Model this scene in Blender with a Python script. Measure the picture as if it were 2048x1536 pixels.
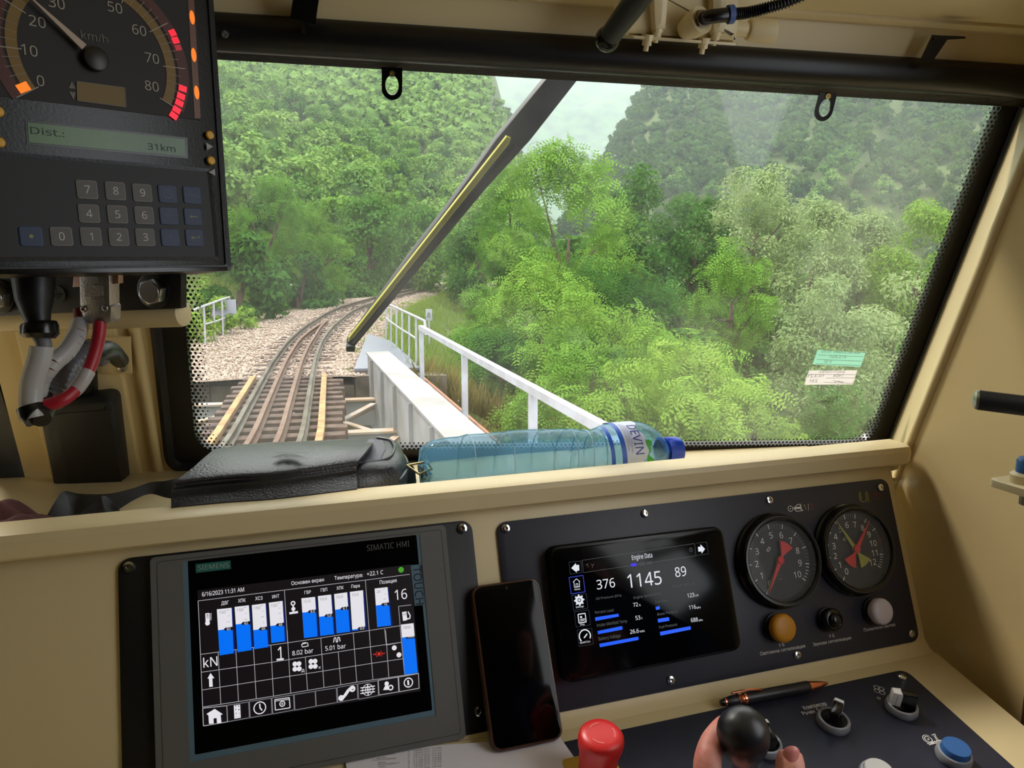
import bpy, math, random
import numpy as np
from mathutils.geometry import tessellate_polygon
from math import sin, cos, pi, radians, atan2, hypot, sqrt
random.seed(7); rng = np.random.default_rng(7)
sc = bpy.context.scene
COL = sc.collection
for o in list(bpy.data.objects): bpy.data.objects.remove(o)
# ------------------------------------------------------------------ camera
FPX = 1550.0
PSI, PITCH = radians(18.6), radians(9.4)
cam = bpy.data.cameras.new('camera'); camo = bpy.data.objects.new('camera', cam); COL.objects.link(camo)
cam.sensor_width = 36; cam.lens = 36*FPX/2048; cam.clip_start = .02; cam.clip_end = 5000
camo.rotation_euler = (pi/2-PITCH, 0, -PSI); sc.camera = camo
# ------------------------------------------------------------------ world, sun, exposure
world = bpy.data.worlds.new('sky'); sc.world = world; world.use_nodes = True
wn = world.node_tree; wn.nodes.clear()
wo = wn.nodes.new('ShaderNodeOutputWorld'); wb = wn.nodes.new('ShaderNodeBackground')
wt = wn.nodes.new('ShaderNodeTexCoord'); ws = wn.nodes.new('ShaderNodeSeparateXYZ'); wr = wn.nodes.new('ShaderNodeValToRGB')
wn.links.new(wt.outputs['Generated'], ws.inputs[0]); wn.links.new(ws.outputs['Z'], wr.inputs[0])
wr.color_ramp.elements[0].color = (.86, .91, .95, 1); wr.color_ramp.elements[0].position = 0
wr.color_ramp.elements[1].color = (1, 1, 1, 1); wr.color_ramp.elements[1].position = .6
wn.links.new(wr.outputs[0], wb.inputs[0]); wb.inputs[1].default_value = 2.9
wn.links.new(wb.outputs[0], wo.inputs[0])
def lamp(name, kind, energy, rot, loc=(0, 0, 0)):
    l = bpy.data.lights.new(name, kind); l.energy = energy; o = bpy.data.objects.new(name, l)
    o.rotation_euler = rot; o.location = loc; COL.objects.link(o); return l, o
sun, _ = lamp('hazy_sun', 'SUN', 5.0, (radians(38), 0, radians(-150))); sun.angle = radians(9); sun.color = (1, .97, .93)
def portal(name, loc, rot, sx, sy):
    l, o = lamp(name, 'AREA', 1, rot, loc); l.shape = 'RECTANGLE'; l.size = sx; l.size_y = sy; l.cycles.is_portal = True
portal('window_portal_right', (.80, .03, .12), (0, radians(90), 0), .9, .7)
sc.view_settings.view_transform = 'Standard'; sc.view_settings.look = 'None'
sc.view_settings.exposure = 0.08; sc.view_settings.gamma = 1; sc.view_settings.use_curve_mapping = False
cy = sc.cycles; cy.max_bounces = 8; cy.diffuse_bounces = 4; cy.glossy_bounces = 3; cy.transmission_bounces = 8
cy.transparent_max_bounces = 24; cy.volume_bounces = 2; cy.use_denoising = True; cy.caustics_reflective = False; cy.caustics_refractive = False
cy.sample_clamp_indirect = 4
# ------------------------------------------------------------------ rays and frames
V = lambda *a: np.array(a, float)
CR = V(cos(PSI), -sin(PSI), 0); CF = V(sin(PSI)*cos(PITCH), cos(PSI)*cos(PITCH), -sin(PITCH)); CU = V(sin(PSI)*sin(PITCH), cos(PSI)*sin(PITCH), cos(PITCH))
def ray(x, y): return ((x-1024)*CR-(y-768)*CU+FPX*CF)/FPX
def at(x, y, d): return ray(x, y)*d                    # point at depth d along the view axis
def hit(x, y, o, n):
    d = ray(x, y); return d*(np.dot(o, n)/np.dot(d, n))
def gnd(x, y, z): return hit(x, y, V(0, 0, z), V(0, 0, 1))
def nrm(a): a = np.array(a, float); return a/np.linalg.norm(a)
class Fr:
    def __init__(s, o, X, Y):
        s.o = np.array(o, float); s.X = nrm(X); Y = np.array(Y, float); s.Y = nrm(Y-s.X*(Y@s.X)); s.Z = np.cross(s.X, s.Y)
    def w(s, x, y, z=0): return s.o+x*s.X+y*s.Y+z*s.Z
    def l(s, x, y, z=0):
        q = hit(x, y, s.o+z*s.Z, s.Z)-s.o; return np.array([q@s.X, q@s.Y])
    def up(s, z): return Fr(s.o+z*s.Z, s.X, s.Y)
    def sub(s, x, y, z=0, a=0): return Fr(s.w(x, y, z), s.X*cos(a)+s.Y*sin(a), s.Y*cos(a)-s.X*sin(a))
WORLD = Fr((0, 0, 0), (1, 0, 0), (0, 1, 0))
t21 = radians(21)
PA = Fr(at(610, 1290, .70), (1, 0, 0), (0, sin(t21), cos(t21)))        # sloping instrument panel
CREASE = hit(1560, 1349, PA.o, PA.Z)
DE = Fr(CREASE, (1, 0, 0), (0, cos(radians(12)), sin(radians(12))))    # lower desk
_bl = ray(392, 903); _bl = _bl*(1.04/_bl[1]); _br = ray(1742, 888); _br = _br*(.88/_br[1])
_L = nrm(_br-_bl); _N = np.cross(V(0, 0, 1), _L)*-1; _N[2] = 0; _N = nrm(_N)
WS = Fr(_bl, _L, cos(radians(19))*V(0, 0, 1)+sin(radians(19))*_N)      # windscreen glass
def cw(v): return v[0]*CR-v[1]*CU+v[2]*CF
_r1 = nrm(V(cos(radians(46.4)), -.12, sin(radians(46.4)))); _r2 = V(.055, 1, 0); _r2[2] = -(_r1[0]*_r2[0]+_r1[1]*_r2[1])/_r1[2]
SP = Fr(at(280, 430, .60), cw(_r1), cw(-_r2))                          # face of the speedometer unit
# ------------------------------------------------------------------ materials
def s2l(c): c = c/255; return c/12.92 if c <= .04045 else ((c+.055)/1.055)**2.4
def rgb(c): return tuple(s2l(a) for a in c)+(1,)
MATS = {}
def mat(name, c, rough=.5, metal=0, var=0, vscale=8, bump=0, bscale=200, coat=0, emit=None, spec=.5, trans=0, c2=None, rnd=0, alpha=None, stretch=None):
    if name in MATS: return MATS[name]
    m = bpy.data.materials.new(name); m.use_nodes = True; n = m.node_tree; b = n.nodes['Principled BSDF']; MATS[name] = m
    b.inputs['Base Color'].default_value = rgb(c); b.inputs['Roughness'].default_value = rough; b.inputs['Metallic'].default_value = metal
    b.inputs['Specular IOR Level'].default_value = spec; b.inputs['Coat Weight'].default_value = coat; b.inputs['Coat Roughness'].default_value = .05
    if trans: b.inputs['Transmission Weight'].default_value = trans
    if alpha is not None: b.inputs['Alpha'].default_value = alpha
    m.diffuse_color = rgb(c)
    if emit is not None:
        b.inputs['Emission Color'].default_value = rgb(c); b.inputs['Emission Strength'].default_value = emit
        b.inputs['Base Color'].default_value = (0, 0, 0, 1)
    tc = None
    if var or c2 or bump:
        tc = n.nodes.new('ShaderNodeTexCoord'); src = tc.outputs['Object']
        if stretch:
            mp = n.nodes.new('ShaderNodeMapping'); mp.inputs['Scale'].default_value = stretch; n.links.new(src, mp.inputs[0]); src = mp.outputs[0]
    if var or c2 or rnd:
        mix = n.nodes.new('ShaderNodeMix'); mix.data_type = 'RGBA'
        ca = np.array(rgb(c)[:3]); cb = np.array(rgb(c2)[:3]) if c2 else ca*(1-var)
        mix.inputs['A'].default_value = (*ca, 1); mix.inputs['B'].default_value = (*cb, 1)
        fac = None
        if var or c2:
            no = n.nodes.new('ShaderNodeTexNoise'); no.inputs['Scale'].default_value = vscale; no.inputs['Detail'].default_value = 6; n.links.new(src, no.inputs['Vector'])
            rp = n.nodes.new('ShaderNodeValToRGB'); rp.color_ramp.elements[0].position = .38; rp.color_ramp.elements[1].position = .64
            n.links.new(no.outputs['Fac'], rp.inputs[0]); fac = rp.outputs[0]
        if rnd:
            oi = n.nodes.new('ShaderNodeObjectInfo'); ad = n.nodes.new('ShaderNodeMath'); ad.operation = 'MULTIPLY_ADD'; ad.inputs[1].default_value = rnd
            n.links.new(oi.outputs['Random'], ad.inputs[0])
            if fac: 
                mu = n.nodes.new('ShaderNodeMath'); mu.operation = 'MULTIPLY'; mu.inputs[1].default_value = 1-rnd; n.links.new(fac, mu.inputs[0]); n.links.new(mu.outputs[0], ad.inputs[2])
            else: ad.inputs[2].default_value = 0
            fac = ad.outputs[0]
        n.links.new(fac, mix.inputs['Factor']); n.links.new(mix.outputs['Result'], b.inputs['Base Color'])
    if bump:
        nb = n.nodes.new('ShaderNodeTexNoise'); nb.inputs['Scale'].default_value = bscale; nb.inputs['Detail'].default_value = 3; n.links.new(src, nb.inputs['Vector'])
        bp = n.nodes.new('ShaderNodeBump'); bp.inputs['Strength'].default_value = bump; bp.inputs['Distance'].default_value = .002
        n.links.new(nb.outputs['Fac'], bp.inputs['Height']); n.links.new(bp.outputs[0], b.inputs['Normal'])
    return m
CREAM = mat('cream_paint', (226, 208, 162), .38, var=.06, vscale=5, bump=.05, bscale=25)
CREAM2 = mat('cream_paint_wall', (216, 194, 142), .42, var=.08, vscale=3, bump=.06, bscale=18)
PLATE = mat('anthracite_plate', (44, 47, 62), .42, bump=.05, bscale=900, var=.12, vscale=30)
BLACK = mat('black_plastic', (20, 20, 21), .42, bump=.04, bscale=300)
BLACKG = mat('glossy_black_plastic', (11, 11, 12), .22)
RUBBER = mat('black_rubber', (16, 16, 17), .55, bump=.15, bscale=120)
STEEL = mat('zinc_steel', (188, 188, 186), .28, metal=1, bump=.05, bscale=90)
CHROME = mat('chrome', (215, 215, 215), .12, metal=1)
WHITEP = mat('white_print', (246, 246, 244), .6)
GREYP = mat('grey_print', (110, 110, 108), .6)
# ------------------------------------------------------------------ mesh builder
BASE = {}
class MB:
    def __init__(s): s.v = []; s.f = []; s.m = []; s.sm = []
    def add(s, vs, fs, m=0, smooth=True):
        b = len(s.v); s.v += [tuple(map(float, a)) for a in vs]
        for f in fs: s.f.append([b+i for i in f]); s.m.append(m); s.sm.append(smooth)
    def build(s, name, mats, parent=None, angle=38, base=None, **props):
        if not isinstance(mats, (list, tuple)): mats = [mats]
        me = bpy.data.meshes.new(name); a = np.array(s.v)
        if parent is not None: b = BASE[parent.name]
        elif base is not None: b = np.array(base, float)
        else: b = V((a[:, 0].min()+a[:, 0].max())/2, (a[:, 1].min()+a[:, 1].max())/2, a[:, 2].min())
        me.from_pydata((a-b).tolist(), [], s.f)
        for m in mats: me.materials.append(m)
        me.polygons.foreach_set('material_index', s.m); me.polygons.foreach_set('use_smooth', s.sm)
        me.update(); me.set_sharp_from_angle(angle=radians(angle))
        o = bpy.data.objects.new(name, me); COL.objects.link(o)
        if parent is not None: o.parent = parent
        else: o.location = b
        BASE[o.name] = b
        for k, val in props.items(): o[k] = val
        return o
    # --- shapes
    def box(s, fr, x0, y0, z0, x1, y1, z1, bev=0, m=0):
        s.prism(fr, [(x0, y0), (x1, y0), (x1, y1), (x0, y1)], z0, z1, bev, m, smooth=False); return s
    def prism(s, fr, poly, z0, z1, bev=0, m=0, smooth=True):
        p = [np.array(q, float) for q in poly]; n = len(p)
        ar = sum(p[i][0]*p[(i+1) % n][1]-p[(i+1) % n][0]*p[i][1] for i in range(n))
        if ar < 0: p = p[::-1]
        rings = [[fr.w(*q, z0) for q in p]]
        if bev:
            rings.append([fr.w(*q, z1-bev) for q in p]); pi_ = inset(p, bev*.3); rings.append([fr.w(*q, z1-bev*.3) for q in pi_])
            pi_ = inset(p, bev); rings.append([fr.w(*q, z1) for q in pi_])
        else: rings.append([fr.w(*q, z1) for q in p])
        vs = [q for r in rings for q in r]; fs = [list(range(n))[::-1], [len(vs)-n+i for i in range(n)]]
        for k in range(len(rings)-1):
            for i in range(n): fs.append([k*n+i, k*n+(i+1) % n, (k+1)*n+(i+1) % n, (k+1)*n+i])
        s.add(vs, fs, m, smooth); return s
    def ring(s, fr, outer, inner, z0, z1, m=0, zi=None):
        n = len(outer); zi = z1 if zi is None else zi
        vs = [fr.w(*q, z0) for q in outer]+[fr.w(*q, z1) for q in outer]+[fr.w(*q, zi) for q in inner]+[fr.w(*q, z0) for q in inner]
        fs = []
        for k in range(4):
            for i in range(n): fs.append([k*n+i, k*n+(i+1) % n, ((k+1) % 4)*n+(i+1) % n, ((k+1) % 4)*n+i])
        s.add(vs, fs, m, True); return s
    def lathe(s, fr, x, y, prof, seg=32, m=0, squash=1, caps=True):
        vs = []; fs = []; k = len(prof)
        for r, z in prof:
            for i in range(seg):
                a = 2*pi*i/seg; vs.append(fr.w(x+r*cos(a), y+r*sin(a)*squash, z))
        for j in range(k-1):
            for i in range(seg): fs.append([j*seg+i, j*seg+(i+1) % seg, (j+1)*seg+(i+1) % seg, (j+1)*seg+i])
        if caps and prof[0][0] > 1e-5: fs.append(list(range(seg))[::-1])
        if caps and prof[-1][0] > 1e-5: fs.append([(k-1)*seg+i for i in range(seg)])
        s.add(vs, fs, m); return s
    def tube(s, pts, r, seg=12, m=0, cap=True, flat=None):
        pts = [np.array(p, float) for p in pts]; n = len(pts); rr = r if isinstance(r, (list, tuple)) else [r]*n
        vs = []; fs = []; u = None
        for i in range(n):
            t = nrm(pts[min(i+1, n-1)]-pts[max(i-1, 0)])
            if u is None:
                u = np.cross(t, V(0, 0, 1)); u = nrm(u if np.linalg.norm(u) > .1 else np.cross(t, V(1, 0, 0)))
            else: u = nrm(u-t*(u@t))
            w = np.cross(t, u)
            for k in range(seg):
                a = 2*pi*k/seg; vs.append(pts[i]+rr[i]*(cos(a)*u+sin(a)*w))
        for j in range(n-1):
            for k in range(seg): fs.append([j*seg+k, j*seg+(k+1) % seg, (j+1)*seg+(k+1) % seg, (j+1)*seg+k])
        if cap: fs += [list(range(seg))[::-1], [(n-1)*seg+k for k in range(seg)]]
        s.add(vs, fs, m); return s
    def beam(s, a, b, w, h, m=0, up=(0, 0, 1)):
        a = np.array(a, float); b = np.array(b, float); X = nrm(b-a); Y = nrm(np.cross(up, X)); Z = np.cross(X, Y); L = np.linalg.norm(b-a)
        s.box(Fr(a, X, Y), 0, -w/2, -h/2, L, w/2, h/2, 0, m); return s
    def sphere(s, c, r, m=0, seg=20, sc_=(1, 1, 1)):
        fr = Fr(c, (1, 0, 0), (0, 1, 0)); k = seg//2
        s.lathe(fr, 0, 0, [(max(r*sin(pi*i/k), 1e-6), -r*cos(pi*i/k)*sc_[2]) for i in range(k+1)], seg, m); return s
    def poly(s, fr, pts, z=.0004, m=0):
        s.add([fr.w(p[0], p[1], z) for p in pts], [list(range(len(pts)))], m, False); return s
    def line(s, fr, p, q, w, z=.0004, m=0):
        p = np.array(p, float); q = np.array(q, float); d = q-p; d = d/max(np.linalg.norm(d), 1e-9); e = V(-d[1], d[0])*w/2
        s.poly(fr, [p-e, q-e, q+e, p+e], z, m); return s
    def path(s, fr, pts, w, z=.0004, m=0, close=False):
        pts = list(pts)+([pts[0]] if close else [])
        for i in range(len(pts)-1): s.line(fr, pts[i], pts[i+1], w, z, m)
        return s
    def arc(s, fr, x, y, r0, r1, a0, a1, z=.0004, m=0, n=None, sq=1):
        n = n or max(3, int(abs(a1-a0)/8)); vs = []; fs = []
        for i in range(n+1):
            a = radians(a0+(a1-a0)*i/n); vs += [fr.w(x+r0*cos(a), y+r0*sin(a)*sq, z), fr.w(x+r1*cos(a), y+r1*sin(a)*sq, z)]
        for i in range(n): fs.append([2*i, 2*i+1, 2*i+3, 2*i+2])
        s.add(vs, fs, m, False); return s
    def disc(s, fr, x, y, r, z=.0004, m=0, sq=1): 
        s.poly(fr, [(x+r*cos(2*pi*i/20), y+r*sin(2*pi*i/20)*sq) for i in range(20)], z, m); return s
    def text(s, fr, txt, x, y, h, w=None, ang=0, z=.0004, m=0, bold=0, align='L', mirror=False):
        t_ = glyphs(sans(txt), bold)
        if t_ is None: return s
        a, tris = t_; x0, x1 = a[:, 0].min(), a[:, 0].max(); sy = h/.715; sx = (w/(x1-x0)) if w else sy
        ax = (a[:, 0]-x0)*sx; ay = a[:, 1]*sy; W_ = (x1-x0)*sx
        if align == 'C': ax = ax-W_/2
        if mirror: ax = W_-ax
        ca, sa = cos(ang), sin(ang)
        s.add([fr.w(x+p*ca-q*sa, y+p*sa+q*ca, z) for p, q in zip(ax, ay)], tris, m, False)
        return s
    def tpx(s, fr, txt, a, b, hpx, z=.0004, m=0, bold=.01, mirror=False):   # baseline from pixel a to pixel b
        p = fr.l(*a, z); q = fr.l(*b, z); u = fr.l(a[0], a[1]-hpx, z)
        s.text(fr, txt, p[0], p[1], np.linalg.norm(u-p), np.linalg.norm(q-p), atan2(q[1]-p[1], q[0]-p[0]), z, m, bold, mirror=mirror); return s
def sans(t):      # plain sans-serif forms of latin letters and digits
    o = ''
    for c in t.replace('Р', 'P'):
        k = ord(c)
        if 48 <= k <= 57: o += chr(0x1D7E2+k-48)
        elif 65 <= k <= 90: o += chr(0x1D5A0+k-65)
        elif 97 <= k <= 122: o += chr(0x1D5BA+k-97)
        else: o += c
    return o
GCACHE = {}
def unknot(P, depth=0):     # split a contour where it crosses itself
    n = len(P)
    if depth > 6: return [P]
    for i in range(n):
        a, b = P[i], P[(i+1) % n]
        for j in range(i+2, n):
            if i == 0 and j == n-1: continue
            c, d = P[j], P[(j+1) % n]; r0, r1, s0, s1 = b.x-a.x, b.y-a.y, d.x-c.x, d.y-c.y; den = r0*s1-r1*s0
            if abs(den) < 1e-12: continue
            t = ((c.x-a.x)*s1-(c.y-a.y)*s0)/den; u = ((c.x-a.x)*r1-(c.y-a.y)*r0)/den
            if 1e-6 < t < 1-1e-6 and 1e-6 < u < 1-1e-6:
                X = a.lerp(b, t); return unknot([X]+P[i+1:j+1], depth+1)+unknot([X.copy()]+P[j+1:]+P[:i+1], depth+1)
    return [P]
def glyphs(txt, bold):      # outlines of the writing, every contour filled on its own
    key = (txt, round(bold, 4))
    if key in GCACHE: return GCACHE[key]
    cu = bpy.data.curves.new('t', 'FONT'); cu.body = txt; cu.size = 1; cu.resolution_u = 3; cu.offset = bold; cu.fill_mode = 'NONE'
    ob = bpy.data.objects.new('t', cu); me = bpy.data.meshes.new_from_object(ob); co = [v.co.copy() for v in me.vertices]; nb = {}
    for e in me.edges:
        a, b = e.vertices; nb.setdefault(a, []).append(b); nb.setdefault(b, []).append(a)
    bpy.data.objects.remove(ob); bpy.data.curves.remove(cu); bpy.data.meshes.remove(me)
    seen = set(); loops = []
    for st in sorted(nb):
        if st in seen: continue
        lp = [st]; seen.add(st); cur = st
        while True:
            nx_ = [q for q in nb[cur] if q not in seen]
            if not nx_: break
            cur = min(nx_) if len(lp) == 1 else nx_[0]; seen.add(cur); lp.append(cur)
        P = []
        for q in lp:
            if not P or (co[q]-P[-1]).length > 1e-5: P.append(co[q])
        if len(P) > 2 and (P[0]-P[-1]).length < 1e-5: P.pop()
        if len(P) > 2: loops += unknot(P)
    if not loops: GCACHE[key] = None; return None
    area = lambda P: sum(P[i-1].x*P[i].y-P[i].x*P[i-1].y for i in range(len(P)))/2
    A = [area(P) for P in loops]; sgn = np.sign(A[int(np.argmax(np.abs(A)))])
    def inside(p, P):
        c = False
        for i in range(len(P)):
            a, b = P[i-1], P[i]
            if (a.y > p.y) != (b.y > p.y) and p.x < (b.x-a.x)*(p.y-a.y)/(b.y-a.y)+a.x: c = not c
        return c
    bb = [(min(p.x for p in P), max(p.x for p in P), min(p.y for p in P), max(p.y for p in P)) for P in loops]; grp = list(range(len(loops)))
    for i in range(len(loops)):
        for k in range(i):
            if bb[i][0] < bb[k][1] and bb[k][0] < bb[i][1] and bb[i][2] < bb[k][3] and bb[k][2] < bb[i][3]:
                a, b = grp[i], grp[k]; grp = [b if g_ == a else g_ for g_ in grp]
    outs = []
    for g_ in set(grp):
        m_ = [i for i in range(len(loops)) if grp[i] == g_]; sg_ = np.sign(A[max(m_, key=lambda i: abs(A[i]))]); outs += [i for i in m_ if A[i]*sg_ > 0]
    outs.sort(); hol = {i: [] for i in outs}
    for i in range(len(loops)):
        if i in hol: continue
        c_ = [o for o in outs if grp[o] == grp[i] and abs(A[o]) > abs(A[i]) and sum(inside(p, loops[o]) for p in loops[i]) > .9*len(loops[i])]
        if c_: hol[min(c_, key=lambda o: abs(A[o]))].append(i)
    V_ = []; T_ = []
    for o in outs:
        polys = [loops[o]]+[loops[i] for i in hol[o]]; b = len(V_); V_ += [(p.x, p.y) for P in polys for p in P]
        T_ += [[b+k for k in t] for t in tessellate_polygon(polys)]
    GCACHE[key] = (np.array(V_), T_); return GCACHE[key]
def inset(p, d):
    n = len(p); out = []
    for i in range(n):
        a, b, c = p[i-1], p[i], p[(i+1) % n]; e1 = b-a; e2 = c-b
        l1 = np.linalg.norm(e1); l2 = np.linalg.norm(e2)
        if l1 < 1e-9 or l2 < 1e-9: out.append(b); continue
        n1 = V(-e1[1], e1[0])/l1; n2 = V(-e2[1], e2[0])/l2; k = n1+n2; k = k/max(k@k, .2)*2
        out.append(b+k*d)
    return out
def rr(x0, y0, x1, y1, r, n=5):
    out = []
    for cx, cy_, a0 in ((x1-r, y1-r, 0), (x0+r, y1-r, 90), (x0+r, y0+r, 180), (x1-r, y0+r, 270)):
        for i in range(n+1):
            a = radians(a0+90*i/n); out.append((cx+r*cos(a), cy_+r*sin(a)))
    return out
def spline(pts, n=8):
    P = [np.array(p, float) for p in pts]; P = [2*P[0]-P[1]]+P+[2*P[-1]-P[-2]]; out = []
    for i in range(1, len(P)-2):
        for k in range(n):
            t = k/n; out.append(.5*((2*P[i])+(-P[i-1]+P[i+1])*t+(2*P[i-1]-5*P[i]+4*P[i+1]-P[i+2])*t*t+(-P[i-1]+3*P[i]-3*P[i+1]+P[i+2])*t**3))
    out.append(P[-2]); return out
def tag(o, label=None, cat=None, group=None):
    if label: o['label'] = label
    if cat: o['category'] = cat
    if group: o['group'] = group
    return o
def thing(name, loc, label, cat, group=None):
    o = bpy.data.objects.new(name, None); o.empty_display_size = .02; o.location = loc; COL.objects.link(o); BASE[o.name] = np.array(loc, float)
    return tag(o, label, cat, group)
def struct(o): o['kind'] = 'structure'; return o
def copy_tree(o, loc, rz=0, scale=1, label=None, parent=None):
    c = o.copy(); COL.objects.link(c)
    if parent is None:
        c.location = loc; c.rotation_euler = (0, 0, rz); c.scale = (scale,)*3 if not isinstance(scale, tuple) else scale
        if label: c['label'] = label
    else: c.parent = parent
    for ch in o.children: copy_tree(ch, None, parent=c)
    return c
c1 = lambda x, y: (230+x/4.995, 1040+y/4.995)
c2 = lambda x, y: (560+x/4.995, 1040+y/4.995)
c3 = lambda x, y: (380+x/3.938, 1260+y/3.938)
c4 = lambda x, y: (940+x/3.657, 1040+y/3.657)
c5 = lambda x, y: (1440+x/4.152, 960+y/4.152)
c6 = lambda x, y: (1100+x/3.657, 1330+y/3.657)
c7 = lambda x, y: (1560+x/4.197, 1280+y/4.197)
cS = lambda x, y: (x/4.267, y/4.267)
cK = lambda x, y: (x/4.267, 330+y/4.267)
# ================================================================== CAB SHELL
def px(fr, q, z=0): return tuple(fr.l(q[0], q[1], z))
# windscreen glass outline in its own plane
gTL, gTR, gBR, gBL = px(WS, (322, 40)), px(WS, (2080, 10)), px(WS, (1742, 888)), px(WS, (392, 903))
def rquad(c, rads, n=8):          # rounded quadrilateral, corners counter-clockwise
    out = []; k = len(c)
    for i in range(k):
        a, b, d = (np.array(c[i-1]), np.array(c[i]), np.array(c[(i+1) % k])); r = rads[i]
        p0 = b+nrm(a-b)*r; p1 = b+nrm(d-b)*r
        for j in range(n+1):
            t = j/n; out.append((1-t)**2*p0+2*t*(1-t)*b+t*t*p1)
    return out
QC = [gBL, gBR, gTR, gTL]
def off(c, dl, dr, db, dt): return [(c[0][0]-dl, c[0][1]-db), (c[1][0]+dr, c[1][1]-db), (c[2][0]+dr, c[2][1]+dt), (c[3][0]-dl, c[3][1]+dt)]
out_g = rquad(QC, [.035]*4); in_f = rquad(off(QC, -.021, -.016, -.014, 0), [.03]*4)
glass_o = rquad(off(QC, .012, .012, .012, .012), [.03]*4); frame_o = rquad(off(QC, .032, .026, .020, .02), [.02]*4); wall_i = frame_o
# glass with a film of dust
def glass_mat():
    m = bpy.data.materials.new('dusty_glass'); m.use_nodes = True; n = m.node_tree; n.nodes.clear()
    N = n.nodes.new; o = N('ShaderNodeOutputMaterial'); tr = N('ShaderNodeBsdfTransparent'); gl = N('ShaderNodeBsdfGlossy'); gl.inputs['Roughness'].default_value = .02
    tl = N('ShaderNodeBsdfTranslucent'); tl.inputs[0].default_value = (.95, .97, .95, 1); df = N('ShaderNodeBsdfDiffuse'); df.inputs[0].default_value = (.9, .9, .88, 1)
    tr.inputs[0].default_value = (.97, .985, .975, 1)
    fr = N('ShaderNodeFresnel'); fr.inputs[0].default_value = 1.3; m1 = N('ShaderNodeMixShader'); m2 = N('ShaderNodeMixShader'); m3 = N('ShaderNodeMixShader')
    tc = N('ShaderNodeTexCoord'); no = N('ShaderNodeTexNoise'); no.inputs['Scale'].default_value = 5; no.inputs['Detail'].default_value = 5
    mr = N('ShaderNodeMapRange'); mr.inputs['From Min'].default_value = .4; mr.inputs['From Max'].default_value = .7; mr.inputs['To Min'].default_value = .010; mr.inputs['To Max'].default_value = .045
    sp = N('ShaderNodeTexVoronoi'); sp.inputs['Scale'].default_value = 28; lt = N('ShaderNodeMath'); lt.operation = 'LESS_THAN'; lt.inputs[1].default_value = .035
    ad = N('ShaderNodeMath'); ad.operation = 'MULTIPLY_ADD'; ad.inputs[1].default_value = .3
    l = n.links.new
    l(tc.outputs['Object'], no.inputs['Vector']); l(tc.outputs['Object'], sp.inputs['Vector']); l(no.outputs['Fac'], mr.inputs[0]); l(sp.outputs['Distance'], lt.inputs[0])
    l(lt.outputs[0], ad.inputs[0]); l(mr.outputs[0], ad.inputs[2])
    l(fr.outputs[0], m1.inputs[0]); l(tr.outputs[0], m1.inputs[1]); l(gl.outputs[0], m1.inputs[2])
    m3.inputs[0].default_value = .4; l(tl.outputs[0], m3.inputs[1]); l(df.outputs[0], m3.inputs[2])
    l(ad.outputs[0], m2.inputs[0]); l(m1.outputs[0], m2.inputs[1]); l(m3.outputs[0], m2.inputs[2]); l(m2.outputs[0], o.inputs[0])
    return m
GLASS = glass_mat()
def frit_mat():                   # printed dots that shrink inwards (flat print on the glass)
    m = bpy.data.materials.new('black_dot_print'); m.use_nodes = True; n = m.node_tree; b = n.nodes['Principled BSDF']; N = n.nodes.new; l = n.links.new
    b.inputs['Base Color'].default_value = (.012, .012, .012, 1); b.inputs['Roughness'].default_value = .4
    uv = N('ShaderNodeUVMap'); uv.uv_map = 'pos'; ue = N('ShaderNodeUVMap'); ue.uv_map = 'edge'; ds = []
    A, B = .0058, .0100
    for sx, sy in ((0, 0), (A/2, B/2)):
        ad = N('ShaderNodeVectorMath'); ad.operation = 'ADD'; ad.inputs[1].default_value = (10*A+sx, 10*B+sy, 0); l(uv.outputs[0], ad.inputs[0])
        md = N('ShaderNodeVectorMath'); md.operation = 'MODULO'; md.inputs[1].default_value = (A, B, 1); l(ad.outputs[0], md.inputs[0])
        sb = N('ShaderNodeVectorMath'); sb.operation = 'SUBTRACT'; sb.inputs[1].default_value = (A/2, B/2, 0); l(md.outputs[0], sb.inputs[0])
        ln = N('ShaderNodeVectorMath'); ln.operation = 'LENGTH'; l(sb.outputs[0], ln.inputs[0]); ds.append(ln.outputs['Value'])
    mn = N('ShaderNodeMath'); mn.operation = 'MINIMUM'; l(ds[0], mn.inputs[0]); l(ds[1], mn.inputs[1])
    sx = N('ShaderNodeSeparateXYZ'); l(ue.outputs[0], sx.inputs[0])
    mr = N('ShaderNodeMapRange'); mr.inputs['To Min'].default_value = A*.41; mr.inputs['To Max'].default_value = A*.12; l(sx.outputs[0], mr.inputs[0])
    lt = N('ShaderNodeMath'); lt.operation = 'LESS_THAN'; l(mn.outputs[0], lt.inputs[0]); l(mr.outputs[0], lt.inputs[1]); l(lt.outputs[0], b.inputs['Alpha'])
    return m
def frit(name, fr, outer, inner, z, parent):
    n = len(outer); outer = [np.array(p) for p in outer]; inner = [np.array(p) for p in inner]
    vs = [fr.w(*p, z) for p in outer]+[fr.w(*p, z) for p in inner]; fs = [(i, (i+1) % n, n+(i+1) % n, n+i) for i in range(n)]
    b = BASE[parent.name]; me = bpy.data.meshes.new(name); me.from_pydata([tuple(v-b) for v in vs], [], fs)
    u1 = me.uv_layers.new(name='pos'); u2 = me.uv_layers.new(name='edge'); allp = outer+inner
    for lp in me.loops:
        p = allp[lp.vertex_index]; u1.data[lp.index].uv = (p[0]+1, p[1]+1); u2.data[lp.index].uv = (0 if lp.vertex_index < n else 1, 0)
    me.materials.append(frit_mat()); o = bpy.data.objects.new(name, me); COL.objects.link(o); o.parent = parent; return o
win = struct(thing('window_1', WS.w(.47, -.02, 0), 'raked right windscreen with black rubber frame and dotted border', 'window'))
del win['category']
MB().prism(WS, glass_o, -.006, 0).build('pane', GLASS, win)
frit('dot_border', WS, out_g, in_f, .0006, win)
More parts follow.
